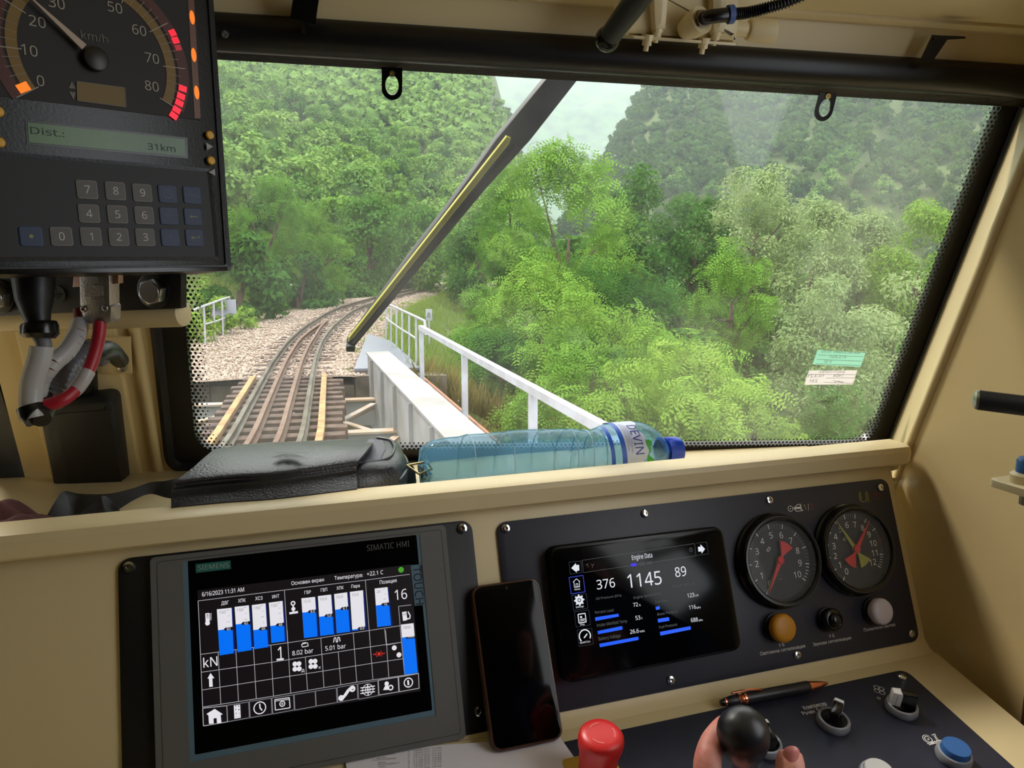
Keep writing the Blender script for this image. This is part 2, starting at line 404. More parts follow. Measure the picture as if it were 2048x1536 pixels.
MB().ring(WS, frame_o, out_g, -.012, .004, zi=.0012).build('black_glazing_band', mat('black_enamel', (14, 13, 13), .3), win)
g2 = MB(); fo = [np.array(p) for p in frame_o]; g2.tube([WS.w(*p, .006) for p in fo[len(fo)//2-18:]+fo[:len(fo)//2-16]], .0065, 8)
g2.build('rubber_seal', RUBBER, win)
# stickers and maker's mark, seen from behind (mirrored)
def thin(name, c, tl=.6):
    m = bpy.data.materials.new(name); m.use_nodes = True; n = m.node_tree; n.nodes.clear(); o = n.nodes.new('ShaderNodeOutputMaterial'); d = n.nodes.new('ShaderNodeBsdfDiffuse'); t = n.nodes.new('ShaderNodeBsdfTranslucent'); x = n.nodes.new('ShaderNodeMixShader')
    d.inputs[0].default_value = rgb(c); t.inputs[0].default_value = rgb(c); x.inputs[0].default_value = tl; n.links.new(d.outputs[0], x.inputs[1]); n.links.new(t.outputs[0], x.inputs[2]); n.links.new(x.outputs[0], o.inputs[0]); MATS[name] = m; return m
GREENS = thin('green_sticker', (204, 240, 226), .8); WHITES = thin('white_sticker', (248, 244, 244), .8); INK = mat('grey_ink', (92, 96, 96), .7); BINK = mat('black_ink', (18, 18, 18), .7)
q5 = lambda x, y: (1580+x/8.532, 680+y/8.532)
def sticker(name, pts, m, label, rows, base_m):
    t = thing(name, WS.w(*px(WS, q5(*pts[3])), .001), label, 'sticker')
    MB().prism(WS, [px(WS, q5(*p)) for p in pts], .0012, .0016).build('sticker_sheet', m, t)
    g = MB()
    for kind, *a in rows:
        if kind == 't': g.tpx(WS.up(.002), a[0], q5(*a[1]), q5(*a[2]), a[3], 0, bold=.01, mirror=True)
        else: g.line(WS.up(.002), px(WS, q5(*a[0])), px(WS, q5(*a[1])), .0005, 0)
    g.build('lettering', base_m, t)
sticker('window_sticker', [(462, 160), (1280, 212), (1192, 455), (375, 408)], GREENS, 'pale green tested sticker on the windscreen above the white one',
        [('t', 'HEATING ELEMENT TESTED', (530, 215), (1190, 240), 4), ('l', (470, 245), (1230, 272)), ('t', '31.5.2021', (670, 305), (960, 312), 5), ('l', (440, 320), (1210, 350)), ('t', '01 1201', (580, 388), (700, 392), 5), ('l', (430, 395), (1190, 425))], INK)
sticker('window_sticker', [(318, 512), (1140, 508), (1060, 750), (235, 755)], WHITES, 'white handwritten quality control sticker on the windscreen below the green one',
        [('t', 'QUALITY CONTROL', (485, 562), (935, 560), 4.5), ('l', (300, 575), (1110, 580)), ('t', '10.3.21', (305, 640), (580, 630), 5.5), ('t', '1404', (735, 630), (905, 628), 5.5), ('l', (600, 638), (1090, 635)),
         ('t', '231', (335, 722), (465, 722), 5.5), ('l', (560, 710), (1070, 728)), ('l', (720, 680), (900, 720)), ('l', (740, 715), (830, 680)), ('l', (800, 700), (905, 700))], INK)
g = MB(); g.tpx(WS.up(.001), 'Finn', q5(622, 1022), q5(800, 1022), 6.5, 0, bold=.032, mirror=True); g.tpx(WS.up(.001), 'Lamex', q5(460, 1082), q5(720, 1082), 6, 0, bold=.032, mirror=True)
g.line(WS.up(.001), px(WS, q5(480, 1032)), px(WS, q5(740, 1036)), .0006, 0)
g.build('glass_maker_mark', BINK, win)

# front wall around the windscreen
wall_o = [(-.205, -.045), (.99, -.045), (1.0, .60), (-.205, .60)]
fo_c = off(QC, .032, .026, .020, .02)
wf = MB(); wo_ = rquad(wall_o, [.001]*4); wf.ring(WS, wo_, frame_o, -.03, .006)
wall_front = struct(wf.build('wall_front', CREAM2, angle=30))
# centre pillar: ridge, cover plate and bolt
MB().tube([WS.w(-.047, y, .006) for y in (-.04, .2, .59)], .007, 12).build('pillar_bead', CREAM2, wall_front)
MB().prism(WS, rr(-.172, -.04, -.066, .30, .006), .006, .016, .003).build('pillar_cover', CREAM2, wall_front)
cpl = [px(WS, q, .016) for q in ((262, 672), (265, 745), (196, 745), (180, 672))]
MB().prism(WS, cpl, .016, .019, .001).build('cover_plate', CREAM2, wall_front)
def screw(fr, x, y, r, name='screw', parent=None, m=STEEL, h=None):
    h = h or r*.55; g = MB(); g.lathe(fr, x, y, [(r, 0), (r, h*.35), (r*.86, h*.8), (r*.5, h), (r*.42, h), (r*.36, h*.45), (0, h*.42)], 20)
    return g.build(name, m, parent)
bx_, by_ = px(WS, (245, 735), .019); screw(WS.up(.019), bx_, by_, .0055, 'screw', wall_front)
# second (left) windscreen, only its lower right corner is in view
WL = WS.sub(-.205, 0, 0, 0)
w2 = struct(thing('window_2', WL.w(-.3, 0, 0), 'corner of the left windscreen with dotted border, at the frame edge', 'window')); del w2['category']
o2 = rquad([(-.9, -.005), (-.018, -.005), (-.046, .55), (-.9, .55)], [.03]*4); i2 = rquad([(-.88, .012), (-.036, .012), (-.064, .53), (-.88, .53)], [.03]*4)
e2 = rquad([(-.93, -.04), (.004, -.04), (-.024, .58), (-.93, .58)], [.01]*4)
MB().prism(WL, o2, -.006, 0).build('pane', GLASS, w2); frit('dot_border', WL, i2, rquad([(-.87, .03), (-.05, .03), (-.08, .51), (-.87, .51)], [.03]*4), .0006, w2)
MB().ring(WL, e2, i2, -.012, .006, zi=.001).build('black_glazing_band', MATS['black_plastic'], w2)
MB().ring(WL, rquad([(-1.5, -.3), (.0, -.045), (.0, .60), (-1.5, .60)], [.001]*4), e2, -.02, -.001).build('surround', CREAM2, wall_front)
# right pillar between windscreen and side wall, leaning with the glass
XW = .750
WX = V(1, 0, 0)
crT = hit(2048, 330, V(XW, 0, 0), WX); crB = hit(1815, 905, V(XW, 0, 0), WX); d_ = crT-crB
crT2 = crB+d_*1.8; crB2 = crB-d_*.35
pA = [WS.w(fo_c[1][0]-.001, -.10, .004), WS.w(fo_c[1][0]-.003, 0, .004), WS.w(fo_c[2][0]-.004, .58, .004)]
def strip(name, a, b, mt, parent=None, th=.004, bulge=None):   # curved sheet between two polylines
    a = [np.array(p) for p in a]; b = [np.array(p) for p in b]; n = len(a); k = 6; vs = []; fs = []
    for i in range(n):
        for j in range(k+1):
            t = j/k; p = a[i]*(1-t)+b[i]*t
            if bulge is not None: p = p+np.array(bulge)*4*t*(1-t)
            vs.append(p)
    for i in range(n-1):
        for j in range(k): fs.append((i*(k+1)+j, (i+1)*(k+1)+j, (i+1)*(k+1)+j+1, i*(k+1)+j+1))
    g = MB(); g.add(vs, fs); return g.build(name, mt, parent)
mid = lambda t: crB2+(crT2-crB2)*t
pil = struct(strip('trim_1', [WS.w(fo_c[1][0]-.002+(fo_c[2][0]-fo_c[1][0])*max(0, y)/.56, y, .004) for y in (-.15, 0, .2, .4, .6)], [mid(t) for t in (0, .16, .42, .7, 1)], CREAM, bulge=(-.006, -.01, 0)))
MB().tube([mid(t)+V(.001, .002, 0) for t in (0, .5, 1)], .006, 10).build('pillar_edge_bead', CREAM, pil)
# right wall with side window opening, built of plates
wr_ = MB(); sl = (crT2[1]-crB2[1])/(crT2[2]-crB2[2]); yc = lambda z: crB[1]+(z-crB[2])*sl
YZ = Fr((XW, 0, 0), (0, 1, 0), (0, 0, 1))
def wallpoly(pts, t=.02): wr_.prism(YZ, pts, 0, t, smooth=False)
wallpoly([(.34, -1.3), (yc(-.42)+.0, -1.3), (yc(-.42), -.42), (yc(.7), .7), (.34, .7)])
wallpoly([(-1.4, -1.3), (.34, -1.3), (.34, -.30), (-1.4, -.30)]); wallpoly([(-1.4, .52), (.34, .52), (.34, .7), (-1.4, .7)]); wallpoly([(-1.4, -.3), (-.28, -.3), (-.28, .52), (-1.4, .52)])
wall_right = struct(wr_.build('wall_right', CREAM2))
rg = MB(); ins = rr(-.28, -.30, .34, .52, .05); rg.ring(YZ, rr(-.31, -.33, .37, .55, .06), ins, -.008, .022); rg.build('side_window_frame', BLACK, wall_right)
brn = hit(2044, 1340, V(XW-.012, 0, 0), WX)
MB().box(YZ, brn[1]-.05, brn[2]-.5, -.012, brn[1]-.005, brn[2]+.03, 0, .002).build('brown_edging', mat('brown_edging', (78, 48, 24), .5), wall_right)
# the rest of the cab; left and back paint darkened to cut bounce light
wl_ = MB(); YZL = Fr((-1.95, 0, 0), (0, 1, 0), (0, 0, 1))
for a in ([(-1.4, -1.3), (1.2, -1.3), (1.2, -.3), (-1.4, -.3)], [(-1.4, .52), (1.0, .52), (1.0, .7), (-1.4, .7)], [(-1.4, -.3), (1.2, -.3), (1.0, .52), (-1.4, .52)]): wl_.prism(YZL, a, -.02, 0, smooth=False)
struct(wl_.build('wall_left', mat('left_wall_paint', (120, 108, 82), .5)))
XZ = Fr((0, -1.4, 0), (-1, 0, 0), (0, 0, 1)); wb_ = MB(); wb_.prism(XZ, rr(-.80, -1.3, 1.97, .7, .001), -.02, 0); struct(wb_.build('wall_back', mat('back_wall_paint', (84, 76, 60), .5)))
struct(MB().box(WORLD, -1.97, -1.42, -1.34, .80, 1.25, -1.30).build('floor', mat('cab_floor', (58, 54, 50), .7)))
struct(MB().box(WORLD, -1.97, -1.42, .70, .80, .80, .73).build('ceiling', mat('ceiling_paint', (200, 186, 146), .5)))
# cream header above the blind: profile extruded along the windscreen
W5 = WS.up(.05)
hd = MB()
prof = [(.600, -.05), (.514, -.02), (.512, .050), (.514, .054), (.546, .056), (.548, .064), (.553, .070), (.556, .069), (.562, .086), (.572, .10), (.62, .17), (.70, .26), (.74, .25), (.70, .10)]
n = len(prof); vs = [WS.w(x, p[0]+(x-.5)*.0105, p[1]) for x in (-.9, 1.02) for p in prof]
hd.add(vs, [(i, (i+1) % n, n+(i+1) % n, n+i) for i in range(n)]+[list(range(n))[::-1], list(range(n, 2*n))])
header = struct(hd.build('trim_2', CREAM, angle=25))
# roller blind
rb = thing('roller_blind', W5.w(.5, .47, 0), 'black roller blind housing running along the top of the windscreen', 'blind')
a = px(W5, (440, 68)); b = px(W5, (2048, 167)); dirx = nrm(V(b[0]-a[0], b[1]-a[1])); ctr = lambda x: a[1]+(x-a[0])*dirx[1]/dirx[0]
MB().tube([W5.w(x, ctr(x)+.002, 0) for x in (-.15, .3, .7, 1.0)], .0178, 24).build('roller_tube', mat('satin_black', (17, 17, 17), .38), rb)
hm = [V(*px(W5, q, -.036)) for q in ((440, 119), (2000, 212))]; hmy = lambda x: hm[0][1]+(x-hm[0][0])*(hm[1][1]-hm[0][1])/(hm[1][0]-hm[0][0])
lowr = MB(); lo = [W5.w(x, y, z) for x in (-.15, 1.0) for y, z in ((ctr(x)-.004, -.020), (ctr(x)-.004, -.010), (hmy(x), -.034), (hmy(x), -.042))]
lowr.add(lo, [(0, 1, 5, 4), (1, 2, 6, 5), (2, 3, 7, 6), (3, 0, 4, 7), (0, 3, 2, 1), (4, 5, 6, 7)], smooth=False); lowr.build('blind_cloth', mat('crinkled_black_film', (13, 13, 14), .28, bump=.5, bscale=160, stretch=(1, 1, .25)), rb)
bq = px(W5, (440, 68), .02); screw(W5.up(.018), bq[0]+.004, bq[1], .0035, 'screw', rb)
def tabloop(pt, top, label):       # black pull loop on the blind's hem
    f = W5.up(-.033); c = px(f, pt); t = px(f, top)
    o = thing('pull_loop', f.w(c[0], c[1], 0), label, 'pull loop', 'pull loops on the blind hem')
    g = MB(); W_ = .0105; H = .012
    oo = [(c[0]+W_*cos(radians(a)), c[1]-.004+ (W_*sin(radians(a)) if a > 180 else 0)+(0.033 if a <= 180 and False else 0)) for a in range(180, 361, 15)]
    oo = [(c[0]+W_*cos(radians(a)), c[1]-.004+W_*sin(radians(a))) for a in range(180, 361, 15)]+[(c[0]+W_, c[1]+.004), (c[0]+W_, c[1]+.010), (c[0]+W_, c[1]+.016), (c[0]+W_, t[1]), (c[0], t[1]), (c[0]-W_, t[1]), (c[0]-W_, c[1]+.012)]
    k = len(oo); ii = [(c[0]+.0068*cos(2*pi*j/k+pi), c[1]+.0095*sin(2*pi*j/k+pi)) for j in range(k)]
    g.ring(f, oo, ii, 0, .0022); g.build('loop_plate', BLACKG, o)
    MB().lathe(f, c[0], t[1]-.006, [(.003, .0022), (.003, .0034), (.0012, .0036), (0, .003)], 12).build('rivet', mat('brass_rivet', (190, 165, 100), .35, metal=1), o)
tabloop((784, 170), (784, 134), 'left black pull loop hanging from the blind hem'); tabloop((1648, 215), (1652, 180), 'right black pull loop hanging from the blind hem')
def strap(p0, p1, w, label):
    f = W5.up(.03); a, b = V(*px(f, p0)), V(*px(f, p1))
    o = MB().beam(f.w(*a), f.w(*b), w, .004, up=tuple(f.Z)).beam(f.w(*b), f.w(b[0]+.001, b[1]+.004, -.022), w, .004, up=tuple(f.X))
    tag(o.build('strap_bracket', BLACKG), label, 'bracket')
strap((616, -30), (606, 42), .022, 'black metal strap holding the blind tube near the left end')
g = MB(); f = W5.up(.028); A = [px(f, q) for q in ((1868, 72), (1900, 72), (1866, 122), (1844, 122))]; g.prism(f, A, -.004, 0)
A = [px(f, q) for q in ((1868, 70), (1922, 72), (1925, 76), (1866, 80))]; g.prism(f, A, -.004, .006); tag(g.build('strap_bracket', BLACKG), 'bent black bracket between blind tube and header at the right', 'bracket')
# external wiper
WX_ = WS.up(-.045)
wp = thing('windscreen_wiper', WX_.w(*px(WX_, (700, 690)), 0), 'black wiper with a yellow edge lying diagonally outside the windscreen', 'wiper')
P_ = [px(WX_, q) for q in ((1096, 150), (1162, 150), (1060, 280), (936, 416), (862, 505), (708, 692), (692, 690), (693, 684), (815, 515), (892, 416), (992, 276))]
MB().prism(WX_, P_, -.012, .004, .003).build('wiper_arm', mat('wiper_black', (5, 5, 6), .5, bump=.2, bscale=60, vscale=15, c2=(12, 12, 15)), wp)
P_ = [px(WX_, q, .012) for q in ((1013, 272), (1022, 276), (1018, 288), (708, 676), (697, 684), (697, 676))]
MB().prism(WX_, P_, .006, .013, .002).build('yellow_strip', mat('yellow_strip', (196, 188, 62), .45), wp)
P_ = [px(WX_, q, .008) for q in ((1030, 290), (1040, 296), (712, 690), (704, 688))]
MB().prism(WX_, P_, .004, .008, .001).build('rubber_blade', mat('blade_rubber', (34, 24, 20), .5), wp)
e = px(WX_, (701, 687)); MB().box(WX_, e[0]-.005, e[1]-.006, -.013, e[0]+.006, e[1]+.002, .014, .002).build('end_cap', BLACKG, wp)

# air valve block on the header
VF = WS.up(.13)
vv = lambda x, y: (1180+x/4.096, y/4.096)
valve = thing('wiper_motor_valve', VF.w(*px(VF, (1400, 40)), 0), 'cream painted air valve block with bolts above the windscreen', 'valve')
vp = lambda x, y, z=0: VF.w(*px(VF, vv(x, y)), z)
MB().prism(VF, [px(VF, vv(*q)) for q in ((270, 285), (335, 295), (1190, 355), (1220, 330), (1245, 140), (1240, -200), (300, -240))], -.035, .0, .008).build('body', CREAM, valve)
MB().prism(VF, [px(VF, vv(*q)) for q in ((500, 240), (605, 245), (640, -150), (480, -150))], -.01, .010, .006).build('rib', CREAM, valve)
MB().prism(VF, [px(VF, vv(*q)) for q in ((975, 265), (1085, 275), (1110, -150), (960, -150))], -.01, .010, .006).build('rib', CREAM, valve)
MB().prism(VF, [px(VF, vv(*q)) for q in ((335, 288), (1190, 350), (1185, 368), (333, 305))], -.03, .006, .002).build('flange', CREAM, valve)
for (x, y) in ((465, 320), (925, 345), (545, 250), (1022, 275)):
    g = MB(); bb = vp(x, y, .002); D = -VF.Y; f4 = Fr(bb, VF.X, np.cross(D, VF.X)); g.lathe(f4, 0, 0, [(.0056, -.004), (.0056, .001), (.0044, .001), (.0044, .0052), (.0024, .0054), (.0024, .0100), (0, .0102)], 12); g.build('bolt', CREAM, valve, angle=30)
g = MB(); a0 = vp(1210, 235, -.01); a1 = vp(1330, 252, -.01); a2 = vp(1355, 255, -.01); a3 = vp(1530, 268, -.01)
g.tube([a0, a1], .0068, 20); g.tube([a1, a2, a3, a3+nrm(a3-a2)*.002], [.0090, .0105, .0110, .0085], 24); g.build('end_plug', CREAM, valve)
g = MB(); q0 = vp(770, 250, .0); q1 = vp(860, 150, .018); g.tube([q0, q0*.5+q1*.5, q1], [.0085, .0118, .0122], 20); g.build('port_boss', CREAM, valve)
fit = thing('hose_elbow', vp(870, 150, .02), 'black elbow and blue-ringed corrugated hose on the valve block', 'hose')
h0 = vp(862, 135, .026)
MB().tube([vp(858, 148, .012), h0], .0078, 6).build('hex_fitting', mat('worn_steel', (140, 120, 100), .4, metal=.8), fit)
h2 = vp(1035, 103, .030)
MB().tube(spline([h0, vp(885, 122, .030), vp(940, 112, .031), h2], 5), .0060, 14).build('elbow', BLACKG, fit)
MB().tube([vp(1026, 104, .030), vp(1068, 100, .030)], .0078, 20).build('blue_ring', mat('blue_plastic_ring', (70, 92, 150), .4), fit)
g = MB(); hp = spline([vp(1060, 100, .030), vp(1180, 88, .030), vp(1320, 50, .033), vp(1470, -10, .04), vp(1640, -120, .045), vp(1780, -330, .03), vp(1800, -520, -.01)], 22)
g.tube(hp, [.0052 if i % 3 else .0038 for i in range(len(hp))], 12); g.build('corrugated_hose', BLACKG, fit, angle=60)
cb = thing('conduit_box', vp(1500, 60, -.02), 'cream sheet metal cover behind the corrugated hose', 'cover')
MB().prism(VF, [px(VF, vv(*q)) for q in ((1250, 90), (1660, 105), (1720, 10), (1760, -150), (1250, -150))], -.07, -.025, .004).build('cover_sheet', CREAM, cb)
# black lever with ball end hanging from the header
lv = thing('wiper_lever', vp(130, 320, .05), 'black hand lever with round end in front of the blind', 'lever')
LB = at(1215, 78, .60); LT = at(1330, -75, .52); LU = at(1500, -330, .44)
MB().tube([LB, LB*.6+LT*.4, LT, LU], [.0080, .0090, .0095, .0095], 16).build('lever_arm', BLACK, lv)
MB().sphere(LB, .0098, seg=24).build('lever_ball', mat('shiny_black_ball', (14, 14, 14), .18), lv)

# grab handle and blue capped fitting on the right wall
gh = thing('grab_handle', at(2000, 800, .62), 'black grab handle with a silver end on the right wall', 'handle')
ha, hb = at(1957, 800, .62), at(2100, 818, .60)
MB().tube([ha, hb], .0080, 24).build('grip', mat('foam_black', (26, 26, 27), .5), gh)
f = Fr(ha, np.cross(nrm(hb-ha), V(0, 0, 1)), V(0, 0, 1)); axis = nrm(ha-hb); f = Fr(ha, V(0, 0, 1), np.cross(axis, V(0, 0, 1)))
MB().lathe(f, 0, 0, [(.0078, 0), (.0076, .002), (.005, .0038), (0, .0045)], 20).build('end_cap', mat('satin_silver', (190, 190, 188), .35, metal=1), gh)
MB().tube([hb, V(XW+.002, hb[1], hb[2])], .008, 16).build('wall_mount', BLACK, gh)
tp = thing('drain_tap', at(2050, 985, .60), 'cream fitting with a blue cap at the right edge of the frame', 'tap')
c = at(2052, 975, .60); f = Fr(c, (1, 0, 0), (0, 1, 0))
MB().prism(f, rr(-.018, -.02, XW-c[0]+.003, .02, .008), -.002, .004, .001).build('flange', CREAM, tp)
MB().lathe(f, .002, 0, [(.013, .004), (.013, .010), (.010, .012)], 24).build('collar', CREAM, tp)
MB().lathe(f, .002, 0, [(.0095, .012), (.0095, .021), (.008, .023), (0, .023)], 20).build('blue_cap', mat('blue_cap', (28, 96, 168), .4), tp)
MB().lathe(f, .002, 0, [(.005, -.014), (.005, -.006), (.007, -.006), (.007, -.002)], 6).build('bolt', STEEL, tp)
# black housing fixed to the centre pillar
bb = thing('pillar_housing', WS.w(*px(WS, (200, 900)), .02), 'rounded black plastic housing fixed to the centre pillar', 'housing')
bf = WS.up(.017)
MB().prism(bf, rquad([px(bf, q) for q in ((132, 1000), (264, 985), (240, 775), (92, 792))], [.012]*4), 0, .030, .008).build('shell', mat('dark_housing', (38, 40, 40), .45, bump=.1, bscale=400), bb)
b3 = bf.up(.030); MB().prism(b3, rquad([px(b3, q) for q in ((142, 990), (246, 978), (221, 818), (108, 828))], [.006]*4), -.001, .0012, .0005).build('front_panel', mat('dark_housing_panel', (32, 33, 33), .5), bb)
MB().prism(bf, [px(bf, q) for q in ((150, 690), (192, 695), (196, 780), (148, 780))], -.001, .015, .003).build('cable_entry', BLACK, bb)
# ================================================================== CONSOLE
con = thing('driver_console', V(.25, .6, -1.28), 'cream painted driver console with sloping instrument panel and raised front rail', 'console')
pt = px(PA, (1300, 980)); PTOP = .118; XE = .7245-PA.o[0]
cz = PA.l(1560, 1349)[1]
MB().prism(PA, [(-.75, cz-.004), (XE-.004, cz-.004), (XE-.004, PTOP), (-.75, PTOP)], -.012, 0, .002, smooth=False).build('sloping_panel', CREAM, con)
DX0, DX1 = -.75-CREASE[0], .7245-CREASE[0]
g = MB(); g.prism(DE, [(DX0, -.62), (DX1, -.62), (DX1, -.012), (DX0, -.012)], -.025, 0, .003, smooth=False)
cr = MB(); k = 6; ang = [radians(270+12), radians(360+21-12-0)]
# rounded cove between desk and panel
R_ = .010; nd = DE.Z; npn = PA.Z; vs = []
c0 = lambda x: np.array([x, CREASE[1], CREASE[2]])
dd = -DE.Y; pp = PA.Y; 
bis = [(0, dd*.014), (1, dd*.007+pp*.0015), (2, dd*.0015+pp*.007), (3, pp*.014)]
for x in (-.75, .7205): vs += [c0(x)+b for _, b in bis]+[c0(x)-nd*.006]
cr.add(vs, [(0, 1, 6, 5), (1, 2, 7, 6), (2, 3, 8, 7), (0, 5, 9, 4), (3, 4, 9, 8)]); cr.build('cove', CREAM, con, angle=60)
g.build('desk_top', CREAM, con)
side = [(CREASE[1]-.60, -1.28), (.95, -1.28), (.95, -.285), (.725, -.285), (PA.w(0, PTOP)[1], PA.w(0, PTOP)[2]-.002), (CREASE[1], CREASE[2]-.006), tuple(DE.w(0, -.61, -.008)[1:])]
YZc = Fr((.715, 0, 0), (0, 1, 0), (0, 0, 1)); MB().prism(YZc, side, 0, .0085, smooth=False).build('end_panel', CREAM, con)
MB().box(WORLD, -.75, CREASE[1]-.58, -1.29, .715, CREASE[1]-.56, DE.w(0, -.6)[2]-.02).build('kick_panel', CREAM, con)
# rail (lip) : rounded bar; tray behind it
ZT = -.222; YF = .700
lipp = [(.7165, -.2475), (.703, -.2470), (.7000, -.2445), (.6985, -.2300), (.7005, -.2245), (.706, ZT), (.730, ZT+.0005), (.7335, ZT-.003), (.7335, -.262), (.7275, -.262), (.727, -.2475)]
n = len(lipp); lx0, lx1 = -.75, .742; vs = []
for x, ins in ((lx0, 0), (lx1-.008, 0), (lx1-.002, .003), (lx1, .007)):
    cy0 = sum(p[0] for p in lipp)/n; cz0 = sum(p[1] for p in lipp)/n
    vs += [(x, p[0]+(ins*np.sign(cy0-p[0])), p[1]+(ins*.6*np.sign(cz0-p[1]))) for p in lipp]
fs = [(j*n+i, j*n+(i+1) % n, (j+1)*n+(i+1) % n, (j+1)*n+i) for j in range(3) for i in range(n)]+[list(range(n))[::-1], list(range(3*n, 4*n))]
g = MB(); g.add(vs, fs); g.build('front_rail', CREAM, con, angle=24)
g = MB(); g.prism(WORLD, [(-.75, .727), (.7490, .727), (.7490, .90), (-.09, 1.045), (-.40, 1.09), (-.75, 1.10)], -.275, -.2705, smooth=False); g.build('tray_floor', CREAM, con)

# ---------------- left terminal
term = thing('touch_terminal', PA.w(0, -.02, 0), 'large colour touch terminal with grey bezel showing blue bar graphs', 'display')
L_ = lambda q, z=0: px(PA, q, z)
MB().prism(PA, rr(-.1505, -.1115, .1655, .0945, .011), 0, .003, .0006).build('mounting_plate', mat('black_powder_coat', (15, 15, 17), .5, bump=.1, bscale=900), term)
for q in ((258, 1134), (924, 1057), (957, 1422)):
    x, y = L_(q, .003); screw(PA.up(.003), x, y, .0052, 'screw', term, CHROME)
BEZ = mat('grey_bezel', (104, 104, 102), .5, bump=.1, bscale=1200); BLU = mat('blue_grey_bezel', (92, 122, 140), .5)
Z1 = .0085
bo = rr(-.1245, -.1030, .1375, .0925, .004, 4); bi = rr(-.0985, -.0785, .1115, .0860, .001, 4)
g = MB(); g.ring(PA, bo, bi, .003, Z1, 0); g.build('bezel', BEZ, term, angle=25)
g = MB(); go = rr(-.1195, -.0985, .1330, .0885, .003, 4); g.ring(PA, go, inset([np.array(p) for p in go], .0006), Z1-.0002, Z1+.0001); g.build('bezel_groove', mat('dark_groove', (60, 60, 60), .6), term)
zz = Z1-.0006
g = MB(); g.ring(PA, rr(-.0987, -.0787, .1117, .0862, .001, 4), rr(-.0945, -.0735, .1085, .0862-.0003, .001, 4), .004, zz); g.build('blue_edge', BLU, term, angle=25)
MB().prism(PA, rr(-.0946, -.0736, .1086, .0860, .0008, 2), .0032, zz-.0003).build('front_glass', mat('black_glass', (4, 4, 5), .16, spec=.35), term)
ZF = zz-.0002
SF = PA.up(ZF)
def lq(*q): return px(SF, q)
# printed marks
g = MB(); c = [lq(*c1(*p)) for p in ((805, 440), (1155, 403), (1160, 488), (808, 530))]; g.poly(SF, c, .0002); g.build('maker_badge', mat('teal_badge', (32, 110, 102), .5), term)
g = MB(); g.tpx(SF, 'SIEMENS', c1(828, 503), c1(1138, 472), 9.5, .0003, bold=.035); g.build('badge_lettering', mat('badge_letter', (160, 178, 172), .5), term)
g = MB(); g.tpx(SF, 'SIMATIC HMI', c2(870, 310), c2(1295, 262), 11.5, .0003, bold=.0); g.build('model_lettering', mat('dim_letter', (96, 96, 94), .5), term)
g = MB(); g.poly(SF, [lq(*c2(*p)) for p in ((1305, 452), (1420, 440), (1462, 845), (1345, 858))], .0002); g.build('touch_label', BLU, term)
g = MB(); a = lq(*c2(1330, 455)); b = lq(*c2(1372, 850)); h_ = np.linalg.norm(np.array(lq(*c2(1430, 450)))-np.array(lq(*c2(1330, 460))))
b0 = V(*lq(*c2(1328, 470))); b1 = V(*lq(*c2(1356, 848))); g.text(SF, 'TOUCH', b0[0], b0[1], h_*.80, np.linalg.norm(b1-b0), atan2(b1[1]-b0[1], b1[0]-b0[0]), .0004, bold=0); g.build('touch_lettering', mat('navy_letter', (12, 22, 32), .5), term)
# display: lit screen
def emi(name, c, k=.85): return mat(name, c, emit=k, rough=.4)
E_BG = emi('lit_black', (20, 15, 18), .8); E_W = emi('lit_white', (232, 230, 236), .9); E_B = emi('lit_blue', (0, 108, 238), 1.0); E_D = emi('lit_navy', (6, 34, 110), .9)
E_G = emi('lit_green', (70, 158, 40), .9); E_R = emi('lit_red', (214, 48, 36), .9); E_L = emi('lit_line', (186, 184, 190), .8); E_K = emi('lit_dark', (22, 24, 40), .8); E_GR = emi('lit_grey', (130, 130, 136), .8)
EM = [E_W, E_L, E_B, E_D, E_G, E_R, E_K, E_GR]
c = [lq(395, 1181), lq(821, 1129), lq(841, 1382), lq(407, 1453)]
MB().prism(SF, c, -.0002, .0002).build('screen', E_BG, term)
def Lp(g, *pts, w=.00045, m=1, z=.0005):
    for i in range(len(pts)-1): g.line(SF, lq(*pts[i]), lq(*pts[i+1]), w, z, m)
g = MB()
# frame lines
Lp(g, c1(830, 808), c1(2048, 655), c2(855, 600), c2(1295, 542))
Lp(g, c1(830, 808), c3(75, 0), c3(100, 610)); Lp(g, c1(1692, 705), c1(1725, 1215), c3(765, 0), c3(793, 495)); Lp(g, c2(852, 603), c2(902, 1249)); Lp(g, c3(1285, 20), c3(1313, 410))
Lp(g, c3(82, 192), c3(640, 118), c3(770, 100), c3(1030, 62), c3(1285, 22), c2(895, 1103), c2(1200, 1055))
Lp(g, c3(92, 332), c3(640, 254), c3(910, 212), c3(1050, 190), c3(1300, 150), c3(1665, 96)); Lp(g, c3(95, 472), c3(650, 384), c3(1040, 324), c3(1430, 262), c3(1680, 225)); Lp(g, c3(100, 606), c3(660, 520), c3(1300, 412), c3(1800, 340))
for x0, y0, x1, y1 in ((222, 178, 243, 585), (362, 160, 382, 562), (500, 140, 522, 540), (637, 120, 657, 518), (908, 212, 925, 470), (1030, 62, 1055, 450), (1167, 170, 1187, 428), (1410, 0, 1440, 388), (1540, 0, 1565, 368)): Lp(g, c3(x0, y0), c3(x1, y1))
Lp(g, c2(1183, 862), c2(1215, 1249), c3(1690, 350)); Lp(g, c2(1183, 862), c2(1310, 848)); Lp(g, c2(1043, 1088), c2(1062, 1249)); Lp(g, c2(1060, 1249), c2(1215, 1220))
